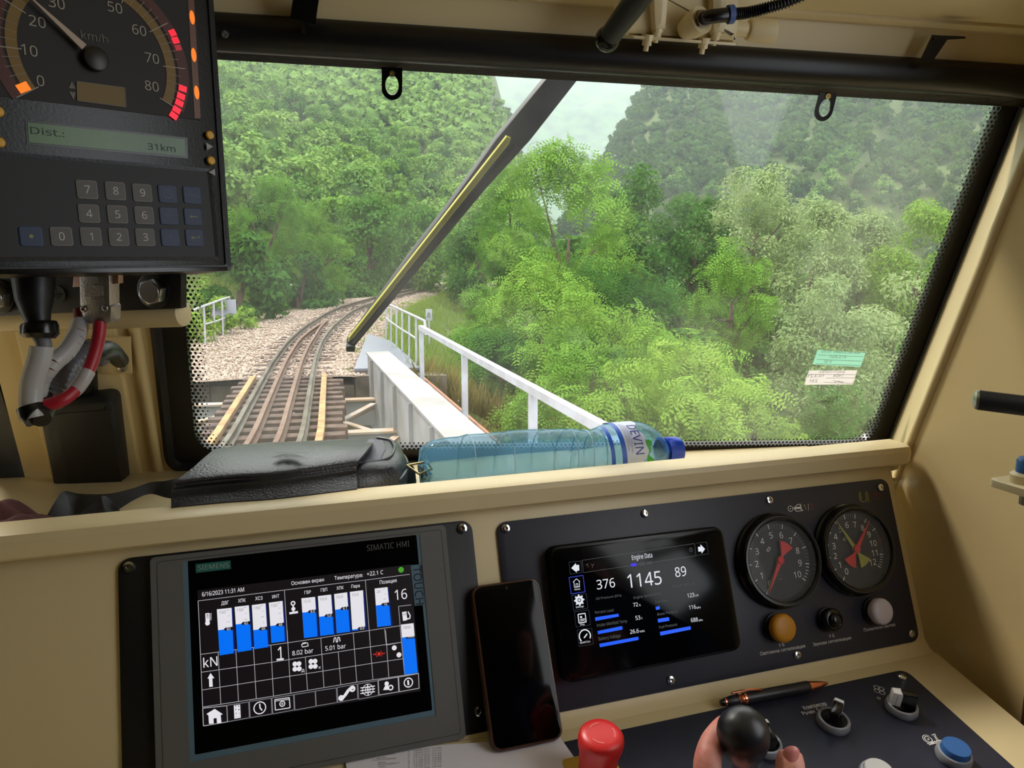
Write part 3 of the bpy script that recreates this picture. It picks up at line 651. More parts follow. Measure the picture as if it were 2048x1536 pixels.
# bottom buttons
bt = [(100, 290, 615, 595, 755, 722), (290, 462, 592, 566, 722, 690), (468, 640, 562, 536, 690, 660), (646, 815, 535, 510, 660, 628), (820, 985, 508, 482, 630, 600), (988, 1152, 480, 455, 598, 570), (1158, 1315, 452, 424, 570, 540), (1322, 1478, 424, 398, 545, 515), (1482, 1638, 396, 370, 512, 486), (1642, 1798, 370, 342, 486, 458)]
for i, (xa, xb, ya, yb, yc_, yd) in enumerate(bt): Lp(g, c3(xa, ya), c3(xb, yb), c3(xb+6, yd), c3(xa+6, yc_), c3(xa, ya), m=1 if i in (0, 8, 9) else 7, w=.0006)
# bars
def bar(xa, ya, xb, yb, xc, yc_, xd, yd, f, m=None, cc=c1, fl=None):   # TL TR BR BL in crop coords, fraction of blue
    A, B, C_, D = [V(*lq(*cc(*p))) for p in ((xa, ya), (xb, yb), (xc, yc_), (xd, yd))]
    g.poly(SF, [A, B, C_, D], .0005, 0); a2, b2 = A+(D-A)*(1-f), B+(C_-B)*(1-f); g.poly(SF, [a2, b2, C_, D], .0007, 2)
    e = (B-A)*.08; g.poly(SF, [B, B+e, C_+e+V(.0006, -.0008), C_-V(0, .0008), C_], .0004, 3) if f > 0 else None
    up = nrm(A-D); p = a2+(b2-a2)*.38; q = b2+(b2-a2)*.06; g.poly(SF, [p, p+(q-p)*.2+up*.0014, q+up*.0014, q-up*.0014, p+(q-p)*.2-up*.0012], .0009, 6)
    return A, B, C_, D, a2, b2
def barn(A, B, C_, D, top, val, a2, b2):
    u = nrm(B-A); up = nrm(A-D); an = atan2(u[1], u[0]); p = A+u*.0016-up*.0042; g.text(SF, top, p[0], p[1], .0024, None, an, .0010, 7, bold=.02)
    p = a2+(b2-a2)*.6-up*.001; g.text(SF, val, p[0], p[1], .0021, None, an, .0012, 0, bold=.03)
    if top[0] != '1' or top == '150':
        for k in range(6):
            t = k*.13+.04; s_ = A+(D-A)*t+(B-A)*(.62 if k % 2 == 0 else .72); e_ = A+(D-A)*t+(B-A)*.82
            if t < 1-np.linalg.norm(D-a2)/np.linalg.norm(D-A)-.04: g.line(SF, s_, e_, .0003, .0009, 7)
for a, top, val in (((1018, 892, 1165, 877, 1185, 1330, 1045, 1352, .545), '150', '82'), ((1195, 868, 1337, 852, 1365, 1298, 1225, 1320, .61), '150', '82'), ((1367, 850, 1504, 832, 1530, 1268, 1392, 1290, .43), '150', '45'), ((1537, 826, 1673, 808, 1698, 1210, 1562, 1228, .42), '150', '48')):
    a = list(a); A, B, C_, D, a2, b2 = bar(*a[:8], a[8] if a[8] > .5 else a[8]+.0); barn(A, B, C_, D, top, val, a2, b2)
for a, top, val in (((213, 782, 350, 768, 375, 1162, 240, 1180, .64), '12.0', '8.0'), ((378, 760, 510, 745, 538, 1140, 402, 1158, .48), '10.0', '5.0'), ((540, 740, 670, 722, 698, 1115, 566, 1133, .60), '10.0', '6.1'), ((697, 718, 828, 702, 852, 1092, 722, 1108, .035), '10.0', '0.0'), ((945, 685, 1073, 670, 1108, 1052, 972, 1070, .56), '20', '16'), ((1207, 1045, 1333, 1030, 1398, 1520, 1268, 1545, .0), '1800', '')):
    a = list(a)
    if top == '1800':
        A, B = V(*lq(*c2(1207, 1045))), V(*lq(*c2(1333, 1030))); D, C_ = V(*lq(*c3(1690, 352))), V(*lq(*c3(1793, 335)))
        g.poly(SF, [A, B, C_, D], .0005, 0); a2, b2 = A+(D-A)*.26, B+(C_-B)*.26; g.poly(SF, [a2, b2, C_, D], .0007, 2)
        barn(A, B, C_, D, '1800', '1400', a2, b2-(b2-a2)*.3); g.poly(SF, [a2+(b2-a2)*.3, b2, b2-V(0, .002), a2+(b2-a2)*.3-V(0, .0016)], .0008, 6)
    else:
        A, B, C_, D, a2, b2 = bar(*a[:8], a[8], cc=c2); barn(A, B, C_, D, top, val, a2, b2)
# words
T_ = lambda s_, a, b, h, m=0, bd=.025: g.tpx(SF, s_, a, b, h, .0007, m, bd)
T_('6/16/2023 11:31 AM', c1(870, 765), c1(1290, 714), 8.5); T_('Основен екран', c2(115, 652), c2(440, 612), 7.5); T_('Температура:', c2(545, 600), c2(828, 566), 7.5); T_('+22.1 C', c2(870, 560), c2(1032, 540), 8)
T_('Позиция', c2(998, 642), c2(1166, 620), 7.5); T_('16', c2(1150, 800), c2(1272, 785), 20, bd=.012)
for s_, a, b in (('ДВГ', c1(1062, 850), c1(1138, 840)), ('ХПК', c1(1230, 826), c1(1305, 817)), ('ХСЗ', c1(1402, 803), c1(1474, 795)), ('ИНТ', c1(1572, 785), c1(1642, 776))): T_(s_, a, b, 7, bd=.035)
for s_, a, b in (('ГВР', c2(246, 742), c2(310, 733)), ('ГВП', c2(408, 718), c2(472, 709)), ('ХПК', c2(566, 698), c2(636, 690)), ('Пара', c2(714, 680), c2(798, 670))): T_(s_, a, b, 6.5, bd=.035)
T_('kN', c3(106, 298), c3(218, 280), 19, bd=.01); T_('1', c3(694, 236), c3(722, 232), 26, bd=.01); Lp(g, c3(682, 234), c3(738, 228), w=.0016, m=0); T_('8.02 bar', c3(806, 202), c3(972, 178), 9); T_('5.01 bar', c3(1066, 164), c3(1228, 142), 9)
T_('д', c3(878, 330), c3(902, 328), 7); T_('х', c3(1012, 306), c3(1030, 304), 6)
# icons
def IP(pts, m=0, cc=c3): g.poly(SF, [lq(*cc(*p)) for p in pts], .0007, m)
IP(((130, 660), (195, 620), (258, 662), (242, 668), (248, 730), (213, 735), (210, 692), (185, 695), (187, 736), (150, 738), (146, 672)))
IP(((138, 382), (162, 338), (192, 378), (176, 380), (180, 445), (152, 448), (150, 382)))
def IC(x, y, r0, r1, m=0, cc=c3, a0=0, a1=360): p = lq(*cc(x, y)); q = lq(*cc(x+10, y)); k = hypot(q[0]-p[0], q[1]-p[1])/10; g.arc(SF, p[0], p[1], r0*k, r1*k, a0, a1, .0007, m, 20)
IC(550, 612, 42, 50); IC(1719, 413, 29, 37); Lp(g, c3(1716, 395), c3(1720, 433), w=.0016, m=0); Lp(g, c3(549, 580), c3(551, 612), c3(568, 632), w=.0010, m=0)
for x, y in ((1608, 140), (1645, 195)): IC(x, y, 0, 19)
for cx, cy_ in ((842, 285), (968, 265)):
    for dx, dy in ((-16, -18), (16, -20), (18, 20), (-16, 22)): IC(cx+dx, cy_+dy, 0, 19)
    IC(cx, cy_, 0, 8, 6)
IC(1488, 188, 0, 13, 5); IC(1488, 188, 22, 26, 5, a0=-60, a1=60); IC(1488, 188, 22, 26, 5, a0=120, a1=240); Lp(g, c3(1440, 192), c3(1462, 190), w=.0007, m=5); Lp(g, c3(1514, 186), c3(1536, 182), w=.0007, m=5)
IC(1208, 497, 0, 28, 4, cc=c2)
Lp(g, c3(1182, 550), c3(1218, 518), c3(1250, 470), c3(1290, 445), w=.0026, m=0); IC(1190, 535, 8, 22, 0); IC(1278, 462, 10, 24, 0)
IC(1400, 470, 40, 44); IC(1400, 470, 18, 22); 
for dy in (-22, 0, 22): Lp(g, c3(1342, 478+dy), c3(1456, 462+dy), w=.0008, m=0)
Lp(g, c3(1398, 424), c3(1403, 514), w=.0008, m=0)
IP(((1520, 472), (1535, 440), (1560, 436), (1570, 470))); IC(1548, 422, 0, 17); IC(1580, 453, 12, 21)
IP(((345, 592), (395, 585), (400, 690), (350, 698))); 
for y in (600, 628, 660, 684):
    for x in (360, 384): IC(x+ (y-600)*.05, y-3, 0, 7, 6)
Lp(g, c3(668, 548), c3(782, 532), c3(788, 612), c3(672, 630), c3(668, 548), w=.0007, m=0); Lp(g, c3(668, 560), c3(782, 545), w=.0005, m=0); IC(727, 580, 16, 23); IC(727, 580, 4, 8)
# thermometer, gauge icon, fuel pump, tank, seats
IC(925, 1030, 0, 24, cc=c1); Lp(g, c1(922, 930), c1(926, 1030), w=.0032, m=0); Lp(g, c1(922, 940), c1(924, 985), w=.0016, m=6)
for y in (938, 952, 968, 982, 998): Lp(g, c1(945, y), c1(965, y-3), w=.0005, m=0)
IC(130, 832, 12, 24, cc=c2); IC(133, 888, 0, 20, cc=c2); IP(((92, 922), (178, 908), (180, 930), (95, 942)), cc=c2); Lp(g, c2(131, 850), c2(134, 920), w=.0012, m=0)
IP(((1218, 920), (1262, 912), (1270, 1000), (1228, 1008)), cc=c2); IP(((1228, 928), (1255, 924), (1258, 948), (1232, 952)), 6, c2); Lp(g, c2(1268, 985), c2(1295, 985), c2(1300, 955), c2(1278, 915), w=.0010, m=0)
Lp(g, c3(878, 112), c3(925, 100), c3(932, 125), c3(885, 134), c3(878, 112), w=.0006, m=0); Lp(g, c3(885, 103), c3(912, 98), w=.0006, m=0)
Lp(g, c3(1130, 98), c3(1136, 62), c3(1148, 60), c3(1152, 95), c3(1162, 93), c3(1164, 58), c3(1176, 58), c3(1182, 90), w=.0007, m=0)
g.build('screen_graphics', EM, term)

# ---------------- right instrument plate
ip = thing('instrument_plate', PA.w(.44, -.02, 0), 'anthracite instrument plate with gauges and buttons on the right half of the console', 'panel')
MB().prism(PA, rr(.1905, -.0985, .6812, .0890, .011), 0, .003, .0006).build('plate', PLATE, ip)
for i, q in enumerate(((1011, 1057), (1289, 1027), (1538, 1000), (1760, 975), (1822, 1267), (1594, 1310), (1341, 1360))):
    x, y = L_(q, .003); screw(PA.up(.003), x, y, .0046, 'screw', ip, CHROME)
PF = PA.up(.003)
g = MB(); pp_ = lambda q: px(PF, q)
for s_, a, b, h in (('У Б', c5(492, 1388), c5(536, 1378), 6.5), ('Светлинна сигнализация', c5(335, 1458), c5(708, 1390), 7), ('У Б', c5(908, 1312), c5(952, 1304), 6.5), ('Звукова сигнализация', c5(775, 1380), c5(1090, 1322), 6.5), ('Пълнителен вентил', c5(1197, 1260), c5(1457, 1212), 6.5)): g.tpx(PF, s_, a, b, h, .0003, 0, .03)
def PL(g, pts, w, m, close=False): g.path(PF, [pp_(c5(*p)) for p in pts], w, .0003, m, close)
p = pp_(c5(583, 238)); g.arc(PF, p[0], p[1], .0028, .0034, 0, 360, m=0); g.disc(PF, p[0], p[1], .0008)
PL(g, ((603, 235), (618, 228), (640, 205), (668, 200), (678, 248), (690, 250)), .0007, 0); PL(g, ((612, 238), (632, 260), (680, 255), (690, 250)), .0007, 0); PL(g, ((618, 235), (665, 230)), .0022, 0); PL(g, ((664, 208), (670, 250)), .0007, 0)
g.tpx(PF, '1', c5(703, 250), c5(715, 247), 11, .0003, 1, .0); g.tpx(PF, '/', c5(733, 252), c5(745, 250), 13, .0003, 0, .0); g.tpx(PF, '2', c5(752, 244), c5(782, 240), 11, .0003, 2, .03)
PL(g, ((1160, 168), (1152, 110), (1163, 100), (1175, 170), (1180, 182), (1208, 178), (1212, 165), (1205, 108), (1215, 98), (1225, 108), (1235, 180)), .0006, 1); PL(g, ((1170, 182), (1160, 120)), .0005, 1); PL(g, ((1222, 182), (1214, 115)), .0005, 1)
PL(g, ((1265, 108), (1292, 103)), .0006, 2); PL(g, ((1278, 105), (1280, 115)), .0006, 2); PL(g, ((1275, 122), (1328, 112), (1334, 140), (1322, 152), (1280, 158), (1272, 140)), .0007, 2, True); PL(g, ((1280, 128), (1325, 120)), .0006, 2)
g.build('lettering', [WHITEP, mat('yellow_print', (190, 178, 70), .6), mat('red_print', (140, 52, 62), .6)], ip)

# ---------------- engine display
mu = thing('engine_display', PA.w(.3465, -.074, .003), 'black glossy engine data display with rounded corners and curved glass', 'display')
oq = [V(.2440, -.0745), V(.4492, -.0735), V(.4492, .0600), V(.2440, .0600)]
zM = .019
def mq(*q): return px(PA, q, zM)
mc = [mq(1130, 1370), mq(1487, 1300), mq(1446, 1051), mq(1098, 1093)]
MB().prism(PA, rquad(mc, [.012]*4, 6), .003, zM, .004).build('housing', BLACKG, mu)
MF = PA.up(zM); inn = inset([np.array(p) for p in rquad(mc, [.012]*4, 6)], .0032)
MB().prism(MF, inn, -.0005, .0004, .0003).build('front_glass', mat('smudged_black_glass', (5, 6, 9), .14, spec=.22, bump=.05, bscale=8), mu)
g = MB()
def mqq(*q): return px(MF, c4(*q))
def ML(*pts, w=.0004, m=1): g.path(MF, [mqq(*p) for p in pts], w, .0007, m)
def MT(s_, a, b, h, m=0, bd=.01): g.tpx(MF, s_, c4(*a), c4(*b), h, .0008, m, bd)
def MP(pts, m=0): g.poly(MF, [mqq(*p) for p in pts], .0008, m)
ML((818, 295), (1640, 172), (1650, 262), (828, 385), (818, 295), m=2, w=.0003)
ML((722, 308), (808, 300), (815, 385), (730, 395), (722, 308), m=3, w=.0003); ML((1650, 170), (1728, 162), (1742, 248), (1655, 258), m=3, w=.0003)
MP(((738, 352), (772, 315), (774, 330), (795, 327), (798, 370), (778, 372), (780, 385))); MP(((1716, 212), (1682, 178), (1684, 195), (1664, 197), (1668, 232), (1690, 230), (1692, 245)))
MT('Engine Data', (1186, 293), (1335, 273), 9.5); MT('376', (930, 508), (1063, 490), 18.5, bd=.02); MT('1145', (1158, 498), (1405, 468), 27, bd=.015); MT('89', (1505, 418), (1585, 406), 19, bd=.02)
MP(((1172, 322), (1180, 318), (1212, 314), (1218, 322), (1212, 336), (1180, 340), (1172, 334)), 4)
ML((1235, 318), (1270, 310), (1275, 325), (1240, 332), (1235, 318), m=2); ML((1292, 310), (1325, 304), (1328, 318), (1296, 324), (1292, 310), m=2)
MT('Oil Pressure (kPa)', (922, 585), (1108, 558), 4.6, 2, 0); MT('Engine Speed (RPM)', (1198, 578), (1398, 545), 5, 2, 0); MT('Coolant Temp (C)', (1480, 495), (1642, 470), 5, 2, 0)
MT('72', (1195, 635), (1230, 630), 7.5, bd=.02); MT('%', (1238, 630), (1249, 628), 4); MT('53', (1212, 732), (1247, 727), 8, bd=.02); MT('C', (1254, 725), (1263, 724), 3.6); MT('26.6', (1172, 833), (1236, 824), 8, bd=.02); MT('Volts', (1242, 823), (1278, 817), 4)
MT('123', (1592, 568), (1642, 561), 8, bd=.02); MT('L/h', (1650, 560), (1672, 556), 4); MT('116', (1604, 655), (1654, 648), 8, bd=.02); MT('kPa', (1660, 650), (1687, 645), 4); MT('688', (1618, 748), (1668, 741), 8, bd=.02); MT('kPa', (1676, 742), (1702, 737), 4)
MT('Percent Load', (915, 687), (1050, 668), 5.5, 2, 0); MT('Intake Manifold Temp', (928, 782), (1150, 748), 6, 2, 0); MT('Battery Voltage', (942, 882), (1102, 856), 6.5, 2, 0); MT('Fuel Rate', (1356, 608), (1445, 596), 4.6, 2, 0); MT('Boost Pressure', (1372, 700), (1518, 676), 5.2, 2, 0); MT('Fuel Pressure', (1385, 795), (1516, 772), 5.5, 2, 0)
for a in (((912, 712), (1083, 685), (1087, 705), (915, 738)), ((930, 812), (1110, 775), (1114, 800), (934, 835)), ((943, 905), (1228, 853), (1231, 876), (948, 930)), ((1354, 636), (1384, 628), (1387, 652), (1358, 658)), ((1370, 723), (1452, 710), (1456, 736), (1373, 750)), ((1386, 818), (1610, 776), (1614, 800), (1390, 845))): MP(a, 5)
ML((722, 420), (825, 405), (840, 525), (738, 540), (722, 420), m=6, w=.0006)
for y0, h_ in ((548, 118), (668, 120), (800, 128)):
    x = 742+(y0-548)*.16; ML((x, y0+4), (x+106, y0-10), (x+118, y0+h_-22), (x+14, y0+h_-4), (x, y0+4), m=3, w=.0003)
ML((752, 455), (776, 430), (802, 450), w=.0006, m=0); ML((758, 452), (762, 492), (800, 488), (797, 448), w=.0006, m=0); ML((774, 490), (773, 466), (786, 465), (788, 489), w=.0005, m=0); MT('Home', (765, 515), (806, 510), 3.6)
def MC(x, y, r0, r1, m=0, a0=0, a1=360): p = mqq(x, y); k = .00019; g.arc(MF, p[0], p[1], r0*k, r1*k, a0, a1, .0008, m, 18)
MC(797, 586, 10, 22); MC(797, 586, 0, 6)
for k in range(8):
    p = mqq(797, 586); a = k*pi/4; g.line(MF, (p[0]+.0036*cos(a), p[1]+.0036*sin(a)), (p[0]+.0054*cos(a), p[1]+.0054*sin(a)), .0015, .0008, 0)
MT('Settings', (775, 645), (833, 636), 3.6); ML((788, 690), (840, 682), (848, 745), (795, 753), (788, 690), w=.0009, m=0); MP(((802, 704), (816, 702), (818, 716), (804, 718))); ML((803, 728), (838, 722), w=.0006, m=0); ML((804, 738), (838, 732), w=.0006, m=0); MT('Diag.', (807, 772), (840, 767), 3.6)
MC(838, 848, 28, 34, a0=-30, a1=225); ML((832, 862), (855, 832), w=.0012, m=0); MT('Speed Con.', (805, 905), (882, 893), 3.8)
MC(1613, 218, 9, 11, 2); ML((1613, 210), (1614, 222), m=2); ML((846, 330), (858, 318), (862, 345), m=2); ML((885, 322), (896, 335), (892, 350), m=2); ML((905, 320), (896, 335), m=2)
E_W2 = emi('display_white', (226, 230, 238), .9)
g.build('display_graphics', [E_W2, emi('display_line', (120, 124, 130), .6), emi('display_dim', (92, 96, 98), .6), emi('display_faint', (50, 58, 72), .7), emi('display_violet', (50, 30, 235), .9), emi('display_blue', (0, 84, 240), 1.0), emi('display_focus', (40, 60, 190), .9)], mu)

# ---------------- pressure gauges
GF = mat('gauge_face', (27, 29, 33), .55); GGL = mat('gauge_glass', (220, 225, 230), .03, alpha=.05, spec=.6)
RED = mat('red_needle', (232, 32, 34), .45, emit=None); YEL = mat('yellow_needle', (172, 174, 62), .5)
def dl(fr, c, e, a): return (c[0]+e*cos(radians(a)), c[1]+e*sin(radians(a)))
def gauge(pc, cx, cy_, R_, vmax, a0, a1, label, hands, extra):
    G = PA.up(.003); c = (cx, cy_)
    t = thing('pressure_gauge', G.w(cx, cy_, 0), label, 'gauge')
    g = MB(); g.lathe(G, cx, cy_, [(R_+.002, 0), (R_+.002, .004), (R_, .0055), (R_*.985, .0135), (R_*.95, .0155), (R_*.90, .0155), (R_*.872, .0145), (R_*.865, .0065), (R_*.80, .0040), (0, .0040)], 64); g.build('case', BLACKG, t, angle=30)
    MB().lathe(G, cx, cy_, [(R_*.958, .0150), (R_*.955, .0160), (R_*.940, .0160), (R_*.937, .0150)], 64, caps=False).build('rim_ring', mat('dark_rim', (70, 68, 66), .25), t)
    MB().lathe(G, cx, cy_, [(R_*.86, .0042), (R_*.86, .0048), (0, .0048)], 48).build('dial', GF, t)
    D = G.up(.0048); g = MB(); rt = R_*.80
    nt = vmax*5
    for i in range(nt+1):
        a = a0+(a1-a0)*i/nt; big = i % 5 == 0; mm = 2 if (extra == 'r' and 9.9 < i/5 < 10.5) else (0 if big or i/5 > vmax-1.0 or i/5 < 0 else 1)
        g.line(D, dl(D, c, rt, a), dl(D, c, rt*(.875 if big else .90), a), .0011 if big else .0007, .0003, mm)
        if big:
            p = dl(D, c, rt*.70, a); h = .0066; g.text(D, str(i//5), p[0], p[1]-h*.5, h, None, 0, .0003, 0, .004, 'C')
    g.text(D, 'bar', cx-.001, cy_-R_*.42, .0026, None, 0, .0003, 1, 0, 'C'); g.text(D, 'kl 1.0', cx-.001, cy_-R_*.33, .0016, None, 0, .0003, 1, 0, 'C')
    p = (cx-R_*.20, cy_+R_*.26); g.path(D, [(p[0]-.0028, p[1]-.001), (p[0]-.0005, p[1]-.002), (p[0]+.0028, p[1]+.0012), (p[0]+.0005, p[1]+.0024)], .0007, .0003, 0, True)
    if extra == 'r': g.line(D, dl(D, c, rt*.80, a0+(a1-a0)*10/12), dl(D, c, rt*1.02, a0+(a1-a0)*10/12), .0012, .0004, 2)
    g.build('dial_markings', [WHITEP, GREYP, mat('dial_red_mark', (150, 40, 32), .6)], t)
    for k, (m_, val, z) in enumerate(hands):
        a = a0+(a1-a0)*val/vmax; g = MB(); H = G.up(z); u = V(cos(radians(a)), sin(radians(a))); w = V(-u[1], u[0]); cc = V(*c)
        g.prism(H, [cc+u*rt*.98+w*.0002, cc+w*.0027, cc-w*.0027, cc+u*rt*.98-w*.0002], 0, .0008)
        tl = [cc+w*.0014, cc-u*R_*.14+w*.0017]+[cc+R_*.42*V(cos(radians(a+180+d)), sin(radians(a+180+d))) for d in (-24, -12, 0, 12, 24)]+[cc-u*R_*.14-w*.0017, cc-w*.0014]
        g.prism(H, tl, 0, .0009); g.lathe(H, cx, cy_, [(.0042, -.001), (.0042, .0016), (.0034, .0022), (0, .0022)], 20); g.build('needle', m_, t)
    MB().lathe(G, cx, cy_, [(R_*.872, .0122), (R_*.872, .0128), (0, .0128)], 40).build('cover_glass', GGL, t)
def gc(l, r, t, b, z): 
    a = [px(PA, q, z) for q in (l, r, t, b)]; return (a[0][0]+a[1][0])/2, (a[2][1]+a[3][1])/2, (a[1][0]-a[0][0])/2, (a[2][1]-a[3][1])/2
G1 = gc(c5(150, 660), c5(828, 690), c5(490, 290), c5(520, 1052), .010); G2 = gc(c5(808, 570), c5(1438, 600), c5(1110, 215), c5(1140, 945), .010)
RG = (G1[2]+G1[3]+G2[2]+G2[3])/4
gauge(1, G1[0], G1[1], RG, 10, 236, -40, 'left round pressure gauge with both needles at zero', [(YEL, .06, .0068), (RED, 0, .0084)], '')
gauge(2, G2[0], G2[1], RG, 12, 234, -38, 'right round pressure gauge with yellow needle at five and red at eight', [(YEL, 5.05, .0068), (RED, 8.15, .0084)], 'r')

# ---------------- push buttons on the plate
def mush(q, r, z, m, label, base_m=BLACK):
    F_ = PA.up(.003); x, y = px(F_, q, z*.6); t = thing('push_button', F_.w(x, y, 0), label, 'button')
    MB().lathe(F_, x, y, [(r*1.05, 0), (r*1.05, .003), (r*.8, .004)], 28).build('collar', base_m, t)
    MB().lathe(F_, x, y, [(r*.78, .003), (r*.8, z*.45), (r, z*.52), (r*1.0, z*.80), (r*.93, z*.93), (r*.75, z), (r*.3, z*1.03), (0, z*1.04)], 40).build('cap', m, t, angle=50)
    return t, F_, x, y
mush(c5(512, 1228), .0150, .017, mat('amber_cap', (206, 140, 22), .42), 'amber yellow push button left of the black one')
mush(c5(1325, 1090), .0145, .017, mat('white_button_cap', (214, 206, 220), .35), 'white round push button below the right gauge')  # amber cap, then a plain off-white one
t, F_, x, y = mush(c5(925, 1160), .0125, .013, BLACKG, 'black ringed buzzer button between the amber and the white one')
MB().lathe(F_, x, y, [(.0078, .0125), (.0078, .0165), (.0070, .0172), (.0058, .0165), (.0050, .0172), (.0040, .0178), (0, .0178)], 28).build('stepped_top', BLACKG, t)

# ---------------- desk plate with switches
dp = thing('switch_plate', DE.w(0, -.2, 0), 'anthracite switch plate let into the lower desk', 'panel')
dTR = px(DE, (1818, 1345)); dx1 = .1422; dy1 = -.0290
MB().prism(DE, rr(-.395, -.50, dx1, dy1, .010), -.001, .0022, .0006).build('plate', PLATE, dp)
DF = DE.up(.0022)
x, y = px(DF, (1804, 1355)); screw(DF, x, y, .0050, 'screw', dp, CHROME)
g = MB(); dq = lambda q: px(DF, c7(*q))
g.tpx(DF, 'Компресор', c7(208, 585), c7(398, 545), 6.5, .0003, 0, .03); g.tpx(DF, 'Ръчен  0   Авт.', c7(200, 632), c7(440, 580), 6.5, .0003, 0, .03)
for a in ((810, 400), (850, 412), (812, 428), (858, 445)): p = dq(a); g.arc(DF, p[0], p[1], .0024, .0029, 0, 360)
p = dq((828, 491)); g.arc(DF, p[0], p[1], .0012, .0018, 0, 360)
p = dq((1245, 835)); g.arc(DF, p[0], p[1], .0030, .0038, 0, 360); g.arc(DF, p[0], p[1], .0048, .0055, 40, 320); g.disc(DF, p[0], p[1], .001)
def DL(*a, w=.0007): g.path(DF, [dq(p) for p in a], w, .0003, 0)
DL((1270, 800), (1300, 790), (1308, 815), (1330, 842)); DL((1288, 800), (1320, 850)); DL((1235, 872), (1350, 842), w=.0009); DL((1250, 882), (1368, 850), w=.0009)
g.build('lettering', WHITEP, dp)
ALU = mat('grey_collar', (150, 152, 158), .36, metal=.25)
def rotary(q, ang, label, wl=.0080):
    x, y = px(DF, q, .004); t = thing('rotary_switch', DF.w(x, y, 0), label, 'switch')
    MB().lathe(DF, x, y, [(.0155, 0), (.0163, .002), (.0160, .0055), (.0150, .0078), (.0135, .0085), (.0125, .0078), (.0122, .003)], 40, caps=False).build('collar', ALU, t)
    MB().lathe(DF, x, y, [(.0123, .003), (.0123, .0065), (.009, .0045), (0, .004)], 32).build('dial_base', BLACKG, t)
    H = DF.sub(x, y, 0, radians(ang)); g = MB()
    g.prism(H, [(-.0115, -.0040), (.0085, -.0048), (.0085, .0048), (-.0115, .0040)], .004, .0225, .002); g.build('lever', BLACKG, t)
    g = MB(); g.prism(H, [(wl, -.0052), (.0126, -.0044), (.0126, .0044), (wl, .0052)], .0075, .0228, .0015); g.build('white_marker', mat('white_marker', (226, 224, 222), .4), t)
    return t
rotary(c7(448, 680), 40, 'rotary compressor switch with small white tip, nearest the pen tip')
rotary(c7(1020, 560), 150, 'rotary fan switch with white lever half in the plate corner', .0035)
rotary((1530, 1488), 80, 'rotary switch half hidden behind the black lever knob')
x, y = px(DF, c7(1465, 950), .006); t = thing('push_button', DF.w(x, y, 0), 'blue push button with grey collar at the right end of the desk', 'button')
MB().lathe(DF, x, y, [(.0155, 0), (.0163, .002), (.0160, .0055), (.0150, .0080), (.0132, .0085), (.0128, .004)], 40, caps=False).build('collar', ALU, t)
MB().lathe(DF, x, y, [(.0127, .004), (.0127, .0135), (.0122, .0143), (0, .0143)], 40).build('cap', mat('blue_button', (48, 98, 162), .5), t)
x, y = px(DF, (1756, 1548), .006); t = thing('push_button', DF.w(x, y, 0), 'pale grey push button cut by the lower frame edge', 'button')
MB().lathe(DF, x, y, [(.0155, 0), (.0163, .002), (.0160, .0055), (.0150, .0080), (.0132, .0085), (.0128, .004)], 40, caps=False).build('collar', ALU, t)
MB().lathe(DF, x, y, [(.0127, .004), (.0127, .0115), (.0122, .0123), (0, .0123)], 40).build('cap', mat('pale_button', (200, 200, 198), .4), t)
# emergency stop
x, y = px(DF, (1204, 1466), .052); es = thing('emergency_stop', DF.w(x, y, 0), 'red mushroom emergency stop button on a yellow base', 'button')
MB().prism(DF, rr(x-.024, y-.024, x+.024, y+.024, .004), 0, .004, .001).build('yellow_base', mat('yellow_base', (214, 176, 40), .5), es)
MB().lathe(DF, x, y, [(.0165, .004), (.0165, .018), (.0172, .020), (.0176, .030), (.0196, .038), (.0202, .0440), (.0196, .0480), (.0175, .0508), (.012, .0520), (0, .0520)], 48).build('red_cap', mat('red_stop', (214, 40, 40), .38), es, angle=50)
g = MB(); F2 = DF.up(.0519)
for a in (200, 320, 80): g.arc(F2, x, y, .0105, .0120, a, a+55, .0004); 
g.build('arrow_marks', mat('arrow_pink', (232, 104, 100), .5), es)
# paper
pc = [(688, 1503), (975, 1466), (1118, 1478), (1172, 1545), (1172, 1800), (700, 1900)]
pf = DE.up(.0045)
pap = thing('timetable_sheet', pf.w(*px(pf, (900, 1530)), 0), 'white printed sheet of paper lying under the phone', 'paper')
pA_, pB_, pC_ = V(*px(pf, (688, 1503))), V(*px(pf, (1120, 1474))), V(*px(pf, (1180, 1560)))
pl = [pA_, pB_, pC_, pC_+V(.02, -.14), pA_+V(.0, -.20)]
MB().prism(pf, pl, -.0016, 0).build('sheet', mat('paper', (240, 238, 248), .7, bump=.1, bscale=12), pap)
g = MB(); rnd = random.Random(4); q8 = lambda x, y: (680+x/3.938, 1420+y/3.938)
def words(a, b, h): 
    s_ = ''.join(rnd.choice('амнопрстегикл ') for _ in range(14)) if h else ''; return s_
for i, (x0, y0, s_) in enumerate(((290, 345, 'ВЕЛИНГРАД'), (245, 365, '14 СВ.ПЕТКА СПИРКА'), (290, 384, 'ЦВЕТИНО'), (252, 402, '19 ГЕНЕРАЛ КОВАЧЕВ'), (300, 420, 'ЦЕПИНА'), (298, 436, 'СМ КОСТАНДОВО 10'), (310, 452, 'БАНЯ'), (305, 470, 'ДОЛЕНЕ'), (305, 488, 'МАРКО'))):
    g.tpx(pf, s_, q8(x0, y0), q8(x0+len(s_)*10.5, y0-len(s_)*1.0), 2.6, .0004, 0, .0)
    g.tpx(pf, '%d   %02d:%02d 0.%d  %02d:%02d' % (i % 3+1, 10+i//3, (i*7) % 60, i % 9, 11+i//4, (i*11) % 60), q8(535, y0-14), q8(800, y0-44), 2.6, .0004, 0, .0)
g.tpx(pf, 'РАЗПИСАНИЕ НА ВЛАКОВЕТЕ ОТ 11.12.', q8(225, 318), q8(760, 262), 2.8, .0004, 0, 0)
